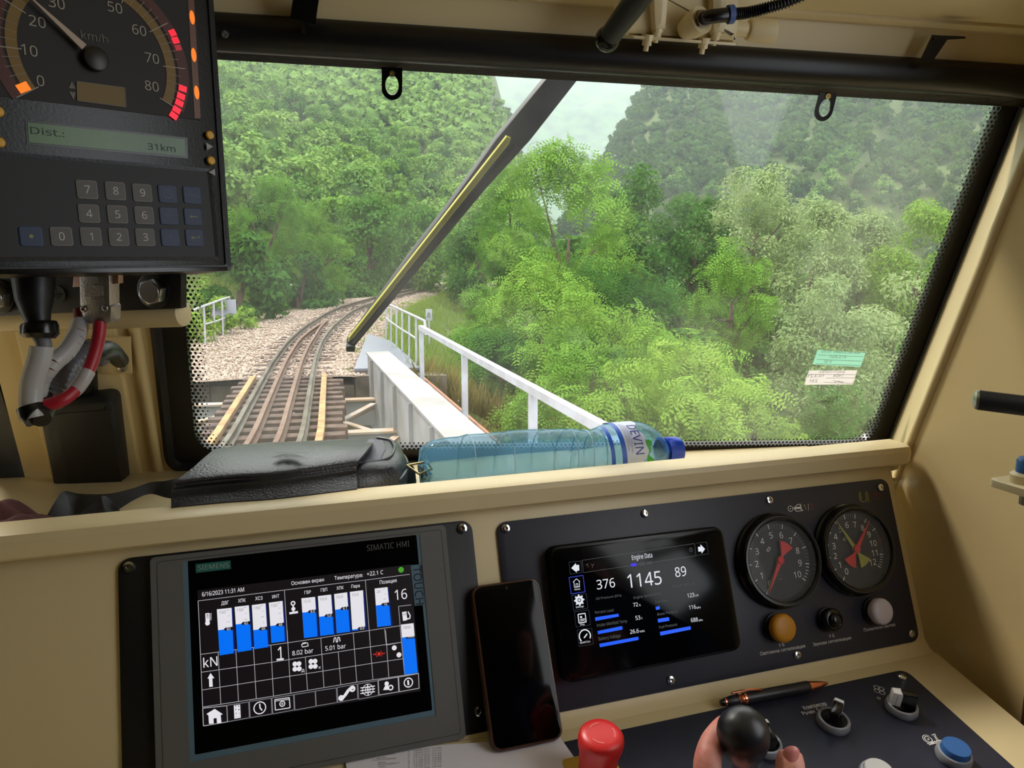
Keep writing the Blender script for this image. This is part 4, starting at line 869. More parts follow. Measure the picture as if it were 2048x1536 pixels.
g.path(pf, [px(pf, q8(30, 345)), px(pf, q8(1150, 218))], .0004, .0004, 0)
g.build('printed_lines', mat('grey_toner', (120, 118, 122), .7), pap)
# phone
t28 = radians(28); PH = Fr(PA.w(*px(PA, (942, 1168)), .012), (1, 0, 0), (0, sin(t28), cos(t28)))
hq = [px(PH, q) for q in ((986, 1507), (1124, 1479), (1083, 1158), (942, 1168))]
x0, x1 = (hq[0][0]+hq[3][0])/2, (hq[1][0]+hq[2][0])/2; y0, y1 = (hq[0][1]+hq[1][1])/2, (hq[2][1]+hq[3][1])/2
ph = thing('smartphone', PH.w((x0+x1)/2, y0, -.008), 'black smartphone in a clear brown case leaning against the console', 'phone')
MB().prism(PH, rr(x0, y0, x1, y1, .0095, 8), -.0095, .0, .0015).build('case', mat('brown_clear_case', (92, 62, 48), .25, alpha=.85), ph)
MB().prism(PH, rr(x0+.0018, y0+.0020, x1-.0018, y1-.0018, .0085, 8), -.006, .0006, .0008).build('front_glass', mat('phone_glass', (4, 4, 5), .10, spec=.22), ph)
MB().disc(PH, (x0+x1)/2, y1-.006, .0014, .0009).build('camera_hole', mat('camera_dot', (30, 30, 34), .2), ph)
# pen
pn_z = .0062; q0, q1 = V(*px(DE.up(pn_z+.002), (1440, 1406))), V(*px(DE.up(pn_z+.002), (1656, 1366)))
P0, P1 = DE.w(*q0, pn_z+.002), DE.w(*q1, pn_z+.002); ax = nrm(P1-P0); Lh = np.linalg.norm(P1-P0); PN = Fr(P0, DE.Z, np.cross(ax, DE.Z)); 
if PN.Z@ax < 0: PN = Fr(P0, DE.Z, -np.cross(ax, DE.Z))
pen = thing('ballpoint_pen', P0, 'black ballpoint pen with copper clip and tip on the desk edge', 'pen')
COP = mat('copper', (226, 142, 110), .2, metal=1); PBL = mat('pen_black', (24, 23, 26), .4)
s_ = Lh; MB().lathe(PN, 0, 0, [(0, 0), (0.00282, .0008), (0.00358, .0035), (0.00333, .006)], 20).build('stylus_tip', BLACKG, pen)
MB().lathe(PN, 0, 0, [(0.00410, .0048), (0.00422, .0064), (0.00384, .0066)], 20).build('ring', COP, pen)
MB().lathe(PN, 0, 0, [(0.00384, .006), (0.00512, .012), (0.00563, s_*.15), (0.00538, s_*.155)], 24).build('cap', PBL, pen)
MB().lathe(PN, 0, 0, [(0.00512, s_*.15), (0.00512, s_*.165), (0.00563, s_*.17), (0.00474, s_*.18), (0.00474, s_*.20), (0.00576, s_*.205), (0.00602, s_*.225), (0.00576, s_*.23)], 24).build('middle_ring', COP, pen)
MB().lathe(PN, 0, 0, [(0.00576, s_*.225), (0.00602, s_*.26), (0.00602, s_*.80), (0.00563, s_*.81)], 28).build('barrel', PBL, pen)
MB().lathe(PN, 0, 0, [(0.00563, s_*.80), (0.00538, s_*.82), (0.00358, s_*.92), (0.00154, s_*.985), (0.00051, s_)], 24).build('tip_cone', COP, pen)
g = MB(); top = lambda z, h, o=0: PN.w(h, o, z)
sgn = 1
g.tube(spline([top(s_*.165, .0048), top(s_*.13, .0092), top(s_*.10, .0104), top(s_*.085, .0098)], 4), .0009, 8); g.tube(spline([top(s_*.10, .0104), top(s_*.2, .0108), top(s_*.32, .0090), top(s_*.36, .0076)], 6), .0012, 8); g.build('clip', COP, pen)
# ================================================================== LOOSE THINGS
# ---- water bottle lying on the tray
BX0, BX1, BY, BR = .166, .484, .800, .0385
BZ = -.2705+BR+.0004; BL_ = BX1-BX0
BF = Fr((BX0, BY, BZ), (0, -1, 0), (0, 0, 1))     # Z runs along -X ... flipped below
BF = Fr((BX0, BY, BZ), (0, 1, 0), (0, 0, 1))      # Z = +X, angle 180 deg faces the camera, 90 deg is up
prof = [(.0, .010), (.004, .014), (.0, .024), (.003, .031), (.012, .0362), (.03, .0375), (.045, .0366), (.05, .0374), (.09, .0383), (.094, .0372), (.098, .0383), (.135, .038), (.139, .0369), (.143, .0376),
        (.165, .0362), (.169, .0350), (.173, .0356), (.185, .0340), (.189, .0328), (.193, .0330), (.20, .0322), (.205, .0330), (.215, .0362), (.225, .0384), (.235, .0386), (.252, .0386), (.262, .0378), (.272, .0345), (.283, .0275), (.291, .0195), (.296, .0150), (.299, .0138)]
def bottle_mesh(scale, clipz=None, cap=True):
    seg = 72; vs = []; fs = []
    pts = [prof[0]]
    for p, q in zip(prof[:-1], prof[1:]):
        n_ = max(1, int(abs(q[0]-p[0])/.004))
        for k in range(1, n_+1): pts.append((p[0]+(q[0]-p[0])*k/n_, p[1]+(q[1]-p[1])*k/n_))
    for x, r in pts:
        for i in range(seg):
            a = 2*pi*i/seg; rr_ = r*scale
            if x < .05: rr_ *= 1-.10*(1-x/.05)*(.5+.5*cos(5*a))
            if .05 < x < .21: rr_ *= 1+.012*sin(3*a+x*90)*(1 if scale == 1 else .9)
            xx = x+( .010*(1-r/.031)*(.5+.5*cos(5*a+pi)) if r < .031 and x < .01 else 0)
            p = BF.w(rr_*cos(a), rr_*sin(a), xx)
            if clipz is not None and p[2] > clipz: p[2] = clipz
            vs.append(p)
    k = len(pts)
    for j in range(k-1):
        for i in range(seg): fs.append((j*seg+i, j*seg+(i+1) % seg, (j+1)*seg+(i+1) % seg, (j+1)*seg+i))
    if cap: fs += [tuple(range(seg))[::-1], tuple((k-1)*seg+i for i in range(seg))]
    g = MB(); g.add(vs, fs); return g
def thin_plastic():
    m = bpy.data.materials.new('blue_clear_plastic'); m.use_nodes = True; n = m.node_tree; n.nodes.clear(); N = n.nodes.new; l = n.links.new
    o = N('ShaderNodeOutputMaterial'); tr = N('ShaderNodeBsdfTransparent'); tr.inputs[0].default_value = (.78, .92, 1.0, 1); gl = N('ShaderNodeBsdfGlossy'); gl.inputs['Roughness'].default_value = .04
    lw = N('ShaderNodeLayerWeight'); lw.inputs[0].default_value = .30; mx = N('ShaderNodeMixShader'); df = N('ShaderNodeBsdfTranslucent'); df.inputs[0].default_value = (.30, .66, 1.0, 1); m2 = N('ShaderNodeMixShader')
    mp = N('ShaderNodeMath'); mp.operation = 'MULTIPLY'; mp.inputs[1].default_value = .55; l(lw.outputs['Facing'], mp.inputs[0]); 
    mr = N('ShaderNodeMapRange'); mr.inputs['From Min'].default_value = .35; mr.inputs['From Max'].default_value = 1; mr.inputs['To Min'].default_value = .22; mr.inputs['To Max'].default_value = .9; l(lw.outputs['Facing'], mr.inputs[0])
    l(mr.outputs[0], m2.inputs[0]); l(tr.outputs[0], m2.inputs[1]); l(df.outputs[0], m2.inputs[2])
    fm = N('ShaderNodeMath'); fm.operation = 'MULTIPLY'; fm.inputs[1].default_value = .5; l(lw.outputs['Fresnel'], fm.inputs[0]); l(fm.outputs[0], mx.inputs[0]); l(m2.outputs[0], mx.inputs[1]); l(gl.outputs[0], mx.inputs[2]); l(mx.outputs[0], o.inputs[0])
    nb = N('ShaderNodeTexNoise'); nb.inputs['Scale'].default_value = 60; bp = N('ShaderNodeBump'); bp.inputs['Strength'].default_value = .5; bp.inputs['Distance'].default_value = .003; tc = N('ShaderNodeTexCoord'); l(tc.outputs['Object'], nb.inputs[0]); l(nb.outputs[0], bp.inputs['Height']); l(bp.outputs[0], gl.inputs['Normal'])
    return m
def thin_water():
    m = bpy.data.materials.new('bottled_water'); m.use_nodes = True; n = m.node_tree; n.nodes.clear(); N = n.nodes.new; l = n.links.new
    o = N('ShaderNodeOutputMaterial'); tr = N('ShaderNodeBsdfTransparent'); tr.inputs[0].default_value = (.99, .99, .95, 1); tl = N('ShaderNodeBsdfTranslucent'); tl.inputs[0].default_value = (.90, .96, .86, 1)
    gl = N('ShaderNodeBsdfGlossy'); gl.inputs['Roughness'].default_value = .03; fr = N('ShaderNodeFresnel'); fr.inputs[0].default_value = 1.2; a = N('ShaderNodeMixShader'); b = N('ShaderNodeMixShader'); a.inputs[0].default_value = .6
    l(tr.outputs[0], a.inputs[1]); l(tl.outputs[0], a.inputs[2]); l(fr.outputs[0], b.inputs[0]); l(a.outputs[0], b.inputs[1]); l(gl.outputs[0], b.inputs[2]); l(b.outputs[0], o.inputs[0]); return m
bo_ = thing('water_bottle', (BX0+BL_/2, BY, BZ-BR), 'clear blue plastic water bottle lying on the tray behind the rail', 'bottle')
bottle_mesh(1.0).build('bottle_body', thin_plastic(), bo_, angle=80)
bottle_mesh(.965, BZ+.002).build('water', thin_water(), bo_, angle=80)

for x_, r_ in ((.050, .0376), (.094, .0375), (.139, .0372), (.169, .0353), (.189, .0331), (.205, .0333)):
    MB().tube([BF.w(r_*cos(2*pi*i/48), r_*sin(2*pi*i/48), x_+.004*sin(2*pi*i/48)) for i in range(49)], .0007, 6, cap=False).build('groove_glint', mat('pale_blue_glint', (186, 222, 246), .2, alpha=.7), bo_)  # bright rings laid in the grooves as painted highlights
def band(x0, x1, a0, a1, r, m, name, parent, n=48, wave=None):
    vs = []; fs = []
    for i in range(n+1):
        a = radians(a0+(a1-a0)*i/n); e = x1+(wave(i/n) if wave else 0)
        vs += [BF.w(r*cos(a), r*sin(a), x0), BF.w(r*cos(a), r*sin(a), e)]
    for i in range(n): fs.append((2*i, 2*i+1, 2*i+3, 2*i+2))
    g = MB(); g.add(vs, fs); return g.build(name, m, parent)
LABW = mat('label_white', (206, 214, 238), .4); LABB = mat('label_blue', (38, 92, 200), .4); LABG = mat('label_green', (62, 170, 50), .4); LABN = mat('label_navy', (36, 44, 142), .4)
rl = .0391
band(.209, .214, 95, 290, .0372, LABB, 'neck_band', bo_)
band(.2215, .2275, 60, 300, rl, LABB, 'label_blue_band', bo_); band(.2275, .2520, 60, 300, rl, LABW, 'label', bo_, wave=lambda t: .003*sin(t*21)+.002*sin(t*47))
band(.2525, .2585, 142, 290, rl-.0002, LABG, 'label_green_hills', bo_, wave=lambda t: .0022*sin(t*30)+.0014*sin(t*61))
def wrapped(name, items, m, r=rl+.0003):
    g = MB()
    for s_, x, adeg, h, w in items:
        t = MB(); t.text(WORLD, s_, 0, 0, h, w, 0, 0, 0, .01)
        vs = []
        for (u, v, _) in t.v:
            a = radians(adeg)+u/r; vs.append(BF.w(r*cos(a), r*sin(a), x+v))
        g.add(vs, t.f, 0, False)
    return g.build(name, m, bo_)
wrapped('brand_lettering', [('DEVIN', .2385, 106, .0108, .041)], LABN)
wrapped('small_print', [('натурална минерална вода', .2300, 98, .0012, .042), ('извор Девин находище', .2322, 98, .0012, .036), ('ниска минерализация', .2344, 104, .0012, .040), ('съхранение на сухо', .2364, 108, .0010, .030)], mat('label_small_print', (104, 112, 150), .5))
g = MB(); CPF = Fr(BF.w(0, 0, .297), BF.X, BF.Y)
seg = 96; vs = []; 
for x, r in ((.0, .0150), (.0005, .0158), (.012, .0160), (.019, .0152), (.0205, .0130), (.0208, .0001)):
    for i in range(seg): a = 2*pi*i/seg; k = r+(.0005 if i % 2 and .0004 < x < .015 else 0); vs.append(CPF.w(k*cos(a), k*sin(a), x))
g.add(vs, [(j*seg+i, j*seg+(i+1) % seg, (j+1)*seg+(i+1) % seg, (j+1)*seg+i) for j in range(5) for i in range(seg)]); g.build('cap', mat('blue_bottle_cap', (18, 70, 205), .3), bo_)
MB().lathe(BF, 0, 0, [(.0142, .289), (.0172, .291), (.0172, .2925), (.0140, .294), (.0140, .297)], 40, caps=False).build('neck_ring', MATS['blue_bottle_cap'], bo_)

# ---- leather bag
LEA = mat('black_leather', (36, 36, 44), .36, spec=.8, bump=.3, bscale=420, var=.15, vscale=20)
bag = thing('leather_bag', (.03, .82, -.2705), 'black leather shoulder bag lying flat on the tray left of the bottle', 'bag')
rows = [([(440, 903), (520, 886), (620, 884), (745, 884)], -.212), ([(432, 897), (515, 889), (610, 888), (745, 887)], -.197), ([(412, 912), (490, 905), (590, 902), (738, 895)], -.194), ([(386, 935), (470, 928), (575, 922), (728, 908)], -.196), ([(352, 962), (455, 952), (560, 944), (715, 925)], -.201), ([(343, 980), (448, 968), (555, 962), (713, 942)], -.209), ([(342, 1014), (447, 1004), (555, 996), (714, 977)], -.2205)]
vs = []; nx = 28
for pxs, z in rows:
    P_ = [gnd(x, y, z) for x, y in pxs]; sp = spline(P_, 10)
    for k in range(nx+1): t = k/nx*(len(sp)-1); i = min(int(t), len(sp)-2); vs.append(sp[i]*(1-(t-i))+sp[i+1]*(t-i))
rr_ = []; G_ = np.array(vs).reshape(len(rows), nx+1, 3)
cols = [spline(list(G_[:, k]), 5) for k in range(nx+1)]; G2_ = np.array(cols).transpose(1, 0, 2); nr = G2_.shape[0]
def sheet(name, G, m, parent, th=.003, down=V(0, 0, -1)):
    a, b = G.shape[:2]; top = G.reshape(-1, 3); bot = top+down*th; vs = np.vstack([top, bot]); N_ = a*b; fs = []
    for i in range(a-1):
        for j in range(b-1):
            q = (i*b+j, i*b+j+1, (i+1)*b+j+1, (i+1)*b+j); fs += [q, tuple(N_+k for k in q[::-1])]
    for i in range(a-1): fs += [(i*b, (i+1)*b, N_+(i+1)*b, N_+i*b), (i*b+b-1, N_+i*b+b-1, N_+(i+1)*b+b-1, (i+1)*b+b-1)]
    for j in range(b-1): fs += [(j, N_+j, N_+j+1, j+1), ((a-1)*b+j, (a-1)*b+j+1, N_+(a-1)*b+j+1, N_+(a-1)*b+j)]
    g = MB(); g.add(vs, fs); return g.build(name, m, parent)
sheet('flap', G2_, LEA, bag)
body = [(-.05, .752), (.085, .742), (.132, .752), (.152, .80), (.158, .858), (.145, .885), (.10, .892), (-.03, .905), (-.052, .88)]
MB().prism(WORLD, [tuple(p) for p in inset([V(*p) for p in body], .001)], -.2700, -.206, .016).build('body', LEA, bag, angle=60)
edge = spline([V(.090, .750, -.232), V(.128, .756, -.228), V(.150, .80, -.226), V(.157, .856, -.226), V(.146, .884, -.226)], 6)
MB().tube(edge, .0022, 8).build('lower_piping', LEA, bag)
edge2 = spline([V(.098, .765, -.2075), V(.125, .775, -.2060), V(.140, .815, -.2055), V(.142, .85, -.2055), V(.13, .868, -.2055)], 6)
MB().tube(edge2, .0018, 8).build('zip_piping', mat('zip_piping', (58, 58, 66), .4), bag)
MB().prism(WORLD, [(.094, .765), (.118, .772), (.130, .812), (.134, .855), (.12, .866), (.098, .80)], -.2072, -.2050, .001).build('pale_lining', mat('grey_lining', (96, 94, 108), .55), bag)
FF = None
mark = MB(); zf = -.1918; GZ = Fr((0, 0, zf), (1, 0, 0), (0, 1, 0))
qb = lambda x, y: px(GZ, (330+x/3.7236, 860+y/3.7236))
mark.path(GZ, [qb(812, 170), qb(1075, 172)], .0016, .0003); mark.poly(GZ, [qb(*p) for p in ((788, 208), (860, 182), (920, 178), (985, 185), (1040, 204), (985, 207), (930, 200), (905, 207), (880, 198), (850, 207))], .0003)
mark.build('embossed_logo', mat('embossed_black', (16, 16, 18), .5), bag)
ringc = [V(.150, .80, -.222), V(.172, .797, -.219), V(.174, .785, -.224), V(.160, .783, -.228)]
MB().tube(ringc+[ringc[0]], .0013, 8).build('metal_ring', mat('pale_brass', (200, 185, 140), .3, metal=1), bag)
def ribbon(name, top, bot, m, parent=None, n=7, th=.0016):
    A = spline([at(*p) for p in top], n); B = spline([at(*p) for p in bot], n); k = 4
    G = np.array([[a*(1-j/k)+b*j/k for a, b in zip(A, B)] for j in range(k+1)])
    return sheet(name, G, m, parent, th, down=V(0, 1, -.1)*1.0)
STR = mat('strap_black', (22, 22, 25), .5, bump=.2, bscale=500)
ribbon('strap_end', [(795, 935, .84), (812, 925, .84), (828, 935, .85), (833, 962, .85)], [(790, 975, .82), (805, 985, .82), (822, 985, .83), (830, 985, .83)], STR, bag)
ribbon('shoulder_strap', [(362, 955, .80), (330, 962, .79), (300, 965, .79), (262, 978, .80), (215, 988, .81), (160, 988, .81), (128, 983, .80), (112, 1000, .78), (90, 1038, .765)],
       [(362, 1000, .78), (330, 995, .78), (300, 988, .78), (268, 1000, .79), (232, 1022, .79), (190, 1042, .79), (158, 1048, .79), (130, 1055, .775), (100, 1060, .76)], STR, bag)
ribbon('strap_loop', [(160, 1028, .765), (180, 1010, .765), (200, 995, .765), (208, 992, .77), (220, 1000, .78), (240, 1022, .79)], [(165, 1055, .76), (190, 1050, .76), (215, 1048, .76), (225, 1048, .77), (232, 1048, .78), (245, 1048, .79)], mat('strap_grey', (44, 44, 50), .5, bump=.2, bscale=500), bag)
# ---- maroon cloth
vs = []; nu, nv = 40, 26; cl0 = V(-.34, .745, -.2705)
for i in range(nu+1):
    for j in range(nv+1):
        u, v = i/nu, j/nv; x = cl0[0]+.195*u; y = .742+.11*v; e = max(0, min(1, 6*min(u+.2, 1-u, v+.12, 1-v)))
        h = (.036+.012*sin(9*u+4*v)+.007*sin(23*u-9*v+2)+.005*sin(31*v+11*u))*(1-.75*u**1.6)*e**.5
        vs.append((x, y, -.2702+max(.0015, h)))
g = MB(); g.add(vs, [(i*(nv+1)+j, (i+1)*(nv+1)+j, (i+1)*(nv+1)+j+1, i*(nv+1)+j+1) for i in range(nu) for j in range(nv)])
clo = tag(g.build('folded_cloth', mat('maroon_cloth', (92, 50, 50), .8, bump=.4, bscale=600), angle=90), 'crumpled maroon cloth on the tray at the left frame edge', 'cloth')
so = clo.modifiers.new('thick', 'SOLIDIFY'); so.thickness = .0015; so.offset = 1

# ================================================================== SPEEDOMETER UNIT
sp = thing('speedometer_unit', SP.w(-.02, -.0435, -.03), 'black speed recorder with round dial, green display and keypad hanging top left', 'speedometer')
HB = mat('unit_housing', (9, 8, 8), .36, bump=.08, bscale=500)
MB().prism(SP, rquad([(-.125, -.0435), (.0690, -.0435), (.0790, .30), (-.125, .30)], [.003]*4), -.06, .0, .002).build('housing', HB, sp)
g = MB(); g.ring(SP, rquad([(-.125, -.0440), (.0695, -.0440), (.0795, .30), (-.125, .30)], [.003]*4), rquad([(-.1205, -.0390), (.0655, -.0390), (.0755, .296), (-.1205, .296)], [.002]*4), -.002, .0022, zi=.0014); g.ring(SP, rr(-.107, -.035, .0605, .0395, .002), rr(-.104, -.032, .0575, .0370, .001), -.002, .0012, zi=.0004); g.build('front_frame', HB, sp)
KF = SP.up(.0003)
MB().prism(SP, rr(-.104, -.032, .0575, .0370, .001), -.001, .0003).build('keypad_membrane', mat('membrane_black', (9, 8, 8), .55), sp)
KG = mat('key_grey', (80, 76, 70), .5); KB = mat('key_blue', (26, 42, 76), .5); KL = mat('key_outline', (118, 115, 108), .5)
KBL = mat('key_outline_blue', (50, 70, 104), .5)
keys = [('7', 740, 210), ('8', 983, 222), ('9', 1212, 238), ('clock', 1428, 248), ('Menu', 1637, 258), ('4', 757, 415), ('5', 1000, 422), ('6', 1228, 430), ('Km', 1440, 435), ('arrow', 1645, 442), ('*', 263, 610), ('0', 523, 610), ('1', 775, 612), ('2', 1012, 615), ('3', 1237, 617), ('!', 1450, 620), ('enter', 1657, 622)]
kw, kh = .0073, .0068
for s_, x, y in keys:
    c = px(KF, cK(x, y)); blue = not s_.isdigit(); H = KF.sub(c[0], c[1])
    g = MB(); g.prism(H, rr(-kw, -kh, kw, kh, .0018), -.0002, .0009, .0003, 1); g.poly(H, rr(-kw+.0007, -kh+.0007, kw-.0007, kh-.0007, .0014), .0010, 0)
    if s_ == 'clock': g.arc(H, 0, 0, .0030, .0036, 0, 360, .0012, 2); g.line(H, (0, 0), (0, .0022), .0005, .0012, 2); g.line(H, (0, 0), (.0018, 0), .0005, .0012, 2)
    elif s_ in ('arrow', 'enter'):
        g.line(H, (-.0015, 0), (.0038, 0), .0006, .0012, 3); g.poly(H, [(-.0032, 0), (-.0012, .0014), (-.0012, -.0014)], .0012, 3)
        if s_ == 'enter': g.line(H, (.0036, 0), (.0036, .0018), .0006, .0012, 3)
    elif s_ == '*': g.disc(H, 0, 0, .0014, .0012, 3)
    else: g.text(H, s_, 0, -.0028 if len(s_) == 1 else -.0016, .0056 if len(s_) == 1 else .0034, None, 0, .0012, 2, .005, 'C')
    g.build('key', [KB if blue else KG, KBL if blue else KL, mat('key_letter_blue', (76, 92, 118), .5) if blue else mat('key_letter', (186, 184, 176), .5), mat('key_symbol', (128, 132, 70), .5)], sp)
# display strip
DQ = [cS(235, 1045), cS(1575, 1190), cS(1580, 1335), cS(245, 1215)]
DFm = SP.up(.0006)
MB().prism(SP, [px(DFm, q) for q in (cS(215, 1025), cS(1600, 1175), cS(1605, 1352), cS(228, 1232))], -.001, .0004).build('display_recess', BLACKG, sp)
g = MB(); g.poly(DFm, [px(DFm, q) for q in DQ], .0002, 0)
a, b = V(*px(DFm, cS(250, 1130))), V(*px(DFm, cS(560, 1162))); 
g.text(DFm, 'Dist.:', *px(DFm, cS(262, 1142)), .0048, .0215, 0, .0004, 1, .01); g.text(DFm, '31km', *px(DFm, cS(1262, 1275)), .0048, .0215, 0, .0004, 1, .01)
g.build('green_display', [mat('lcd_green', (78, 112, 64), .25, c2=(44, 84, 40), var=.3, vscale=14), mat('lcd_dark', (20, 42, 22), .5)], sp)
# dial
DC = px(SP, (192, 117)); dzm = .0004
DLF = SP.up(.0010)
MB().prism(SP, [(-.104, .0765), (.0560, .0780), (.0600, .298), (-.104, .298)], -.001, .0008).build('dial_face', mat('dial_brown', (26, 19, 12), .6), sp)
ag = lambda v: 213-3.0*v
g = MB()
g.arc(DLF, *DC, .0512, .0585, ag(80), ag(0), .0002, 0, 60); g.arc(DLF, *DC, .0605, .0690, ag(80), ag(0), .0002, 1, 60)
for v in range(0, 81, 2):
    a = radians(ag(v)); big = v % 10 == 0; r0, r1 = (.0490 if big else .0515), (.0665 if big else .0625)
    g.line(DLF, (DC[0]+r0*cos(a), DC[1]+r0*sin(a)), (DC[0]+r1*cos(a), DC[1]+r1*sin(a)), .0007 if big else .0005, .0004, 2 if big else 3)
g.build('scale', [mat('dial_yellow', (122, 92, 26), .5), mat('dial_maroon', (76, 28, 18), .5), mat('dial_white', (158, 150, 132), .5), mat('dial_tick', (128, 116, 96), .5)], sp)
g = MB()
for v, q in ((0, (343, 690)), (10, (248, 430)), (20, (315, 185)), (30, (480, 25)), (40, (735, -60)), (50, (978, 65)), (60, (1185, 258)), (70, (1295, 497)), (80, (1293, 735))):
    c = px(DLF, cS(*q)); g.text(DLF, str(v), c[0], c[1]-.0036, .0072, None, -.02, .0003, 0, .005, 'C')
c = px(DLF, cS(805, 315)); g.text(DLF, 'km/h', c[0], c[1]-.003, .0058, .0185, 0, .0003, 1, 0, 'C')
g.poly(DLF, [px(DLF, cS(*p)) for p in ((585, 752), (612, 695), (645, 758))], .0003, 1); g.poly(DLF, [px(DLF, cS(*p)) for p in ((588, 782), (645, 790), (628, 855))], .0003, 1)
g.build('dial_numbers', [MATS['dial_white'], mat('dial_dim', (104, 96, 82), .5)], sp)
wq = [px(DLF, cS(*p)) for p in ((655, 695), (1065, 750), (1075, 915), (660, 860))]
g = MB(); g.poly(DLF, wq, .0003, 0); g.path(DLF, wq, .0005, .0005, 1, True); g.build('yellow_window', [mat('window_yellow', (112, 88, 22), .5), MATS['dial_dim']], sp)
g = MB(); u = V(*px(DLF, cS(30, -260)))-V(*DC); u = nrm(u); nd_ = V(*px(DLF, cS(282, 0)))-V(*px(DLF, cS(720, 405))); u = nrm(nd_); w = V(-u[1], u[0]); cc = V(*DC); H = SP.up(.006)
H2 = H; cc = V(*px(H, cS(820, 500))); g.prism(H, [cc+u*.052+w*.0004, cc+u*.010+w*.0026, cc+u*.010-w*.0026, cc+u*.052-w*.0004], 0, .001); g.build('needle', mat('pale_needle', (178, 158, 138), .5), sp)
MB().lathe(SP, *px(H, cS(820, 500)), [(.0085, .001), (.0085, .0068), (.0075, .0074), (0, .0074)], 32).build('needle_hub', mat('hub_brown', (30, 23, 16), .4), sp)
LR = emi('lit_segment_red', (255, 22, 52), 1.0); LO = emi('lit_orange', (255, 128, 20), .95)
for x, y, a_, b_, m_ in [(1470, 282, .0028, .0024, LR), (1495, 345, .0028, .0024, LR), (1518, 408, .0026, .0021, emi('half_lit_red', (190, 30, 44), .6))]+[(x, y, .0032, .0024, LR) for x, y in ((1557, 757), (1542, 822), (1528, 880), (1505, 938), (1480, 988))]+[(197, 748, .0040, .0030, LO)]:
    c = V(*px(DLF, cS(x, y))); r = nrm(c-V(*DC)); t = V(-r[1], r[0]); MB().poly(DLF, [c-r*a_-t*b_, c+r*a_-t*b_, c+r*a_+t*b_, c-r*a_+t*b_], .0006).build('lit_segment', m_, sp)
BAR = [px(DLF, cS(*p)) for p in ((1602, 0), (1655, 0), (1712, 1010), (1660, 1010))]
MB().poly(DLF, [BAR[0], BAR[1], BAR[2], BAR[3]], .0002).build('light_strip', mat('strip_amber_brown', (104, 62, 34), .4), sp)
for x, y in ((1638, 150), (1652, 470), (1677, 790)): c = px(DLF, cS(x, y)); MB().disc(DLF, c[0], c[1], .0021, .0004, 0, sq=2.6).build('lamp', LO, sp)
YB = mat('yellow_button', (214, 160, 22), .4)
g0 = SP.up(.002)
for (x, y) in ((1797, 1150), (1808, 1368), (-8, 950), (2, 1212)):
    c = px(g0, cS(x, y), .002); MB().lathe(g0, c[0], c[1], [(.0034, 0), (.0034, .0012), (.0026, .0020), (0, .0022)], 20).build('yellow_button', YB, sp)
g = MB(); g.poly(g0, [px(g0, cS(*p)) for p in ((1758, 1218), (1818, 1252), (1765, 1282))], .0004); g.poly(g0, [px(g0, cS(*p)) for p in ((1778, 1470), (1832, 1440), (1835, 1500))], .0004); g.build('arrow_marks', mat('arrow_grey', (150, 150, 146), .5), sp)
MB().prism(SP, [(-.118, -.0440), (.066, -.0440), (.066, -.0405), (-.118, -.0405)], .0018, .0026, .0003).build('bottom_lip', BLACKG, sp)

# ---- mounting bracket under the unit
BRD = .70
br = thing('mounting_bracket', at(200, 640, BRD), 'black steel bracket plate with hexagon bolts under the speed recorder', 'bracket')
pb = Fr(at(200, 600, BRD), nrm(at(350, 612, BRD-.02)-at(0, 622, BRD+.02)), (0, -.1, 1))
kq = lambda *q: px(pb, q)
MB().prism(pb, [kq(-60, 520), kq(362, 530), kq(362, 617), kq(-60, 634)], -.008, 0, .001).build('plate', mat('bracket_black', (19, 18, 18), .45), br)
def hexbolt(q, r, name, letters=None):
    c = kq(*q); H = pb.up(0); g = MB(); g.lathe(H, c[0]-.003, c[1], [(r*1.35, 0), (r*1.35, .003), (r*1.2, .004)], 28); g.build('washer', BLACK, br)
    g = MB(); hx = [(c[0]+r*cos(radians(60*i+12)), c[1]+r*sin(radians(60*i+12))) for i in range(6)]; g.prism(H, hx, .003, .012, .0012, smooth=False); g.lathe(H, c[0], c[1], [(r*.80, .012), (r*.78, .0126), (0, .0126)], 24); g.build('hex_bolt', STEEL, br, angle=30)
hexbolt((316, 581), .0118, 'b'); hexbolt((8, 592), .0118, 'b')
g = MB(); H = pb.up(.0127); c = px(H, (320, 574)); g.text(H, '8.8', c[0], c[1], .0028, None, radians(160), .0001, 0, .01, 'C'); c = px(H, (318, 590)); g.text(H, 'WE', c[0], c[1], .0030, None, radians(170), .0001, 0, .01, 'C'); g.build('head_stamp', mat('stamp_grey', (90, 90, 88), .5), br)
c = kq(118, 588); MB().lathe(pb, c[0], c[1], [(.0075, 0), (.0075, .0015), (0, .0016)], 24).build('earth_disc', mat('dim_disc', (58, 56, 52), .5), br)
g = MB(); H = pb.up(.0018); g.line(H, (c[0], c[1]+.006), (c[0], c[1]), .0006, .0001); [g.line(H, (c[0]-w, c[1]-y), (c[0]+w, c[1]-y), .0006, .0001) for w, y in ((.006, 0), (.004, .0018), (.002, .0036))]; g.build('earth_symbol', BLACKG, br)
bm = MB(); e0, e1 = kq(-80, 642), kq(352, 628); 
bm.tube([pb.w(e0[0], e0[1]-.001, -.012), pb.w(e1[0]-.004, e1[1]-.001, -.012), pb.w(e1[0]-.001, e1[1]-.001, -.012), pb.w(e1[0], e1[1]-.001, -.012)], [.0125, .0125, .0118, .009], 24)
cbm = bm.build('support_tube', CREAM, br)

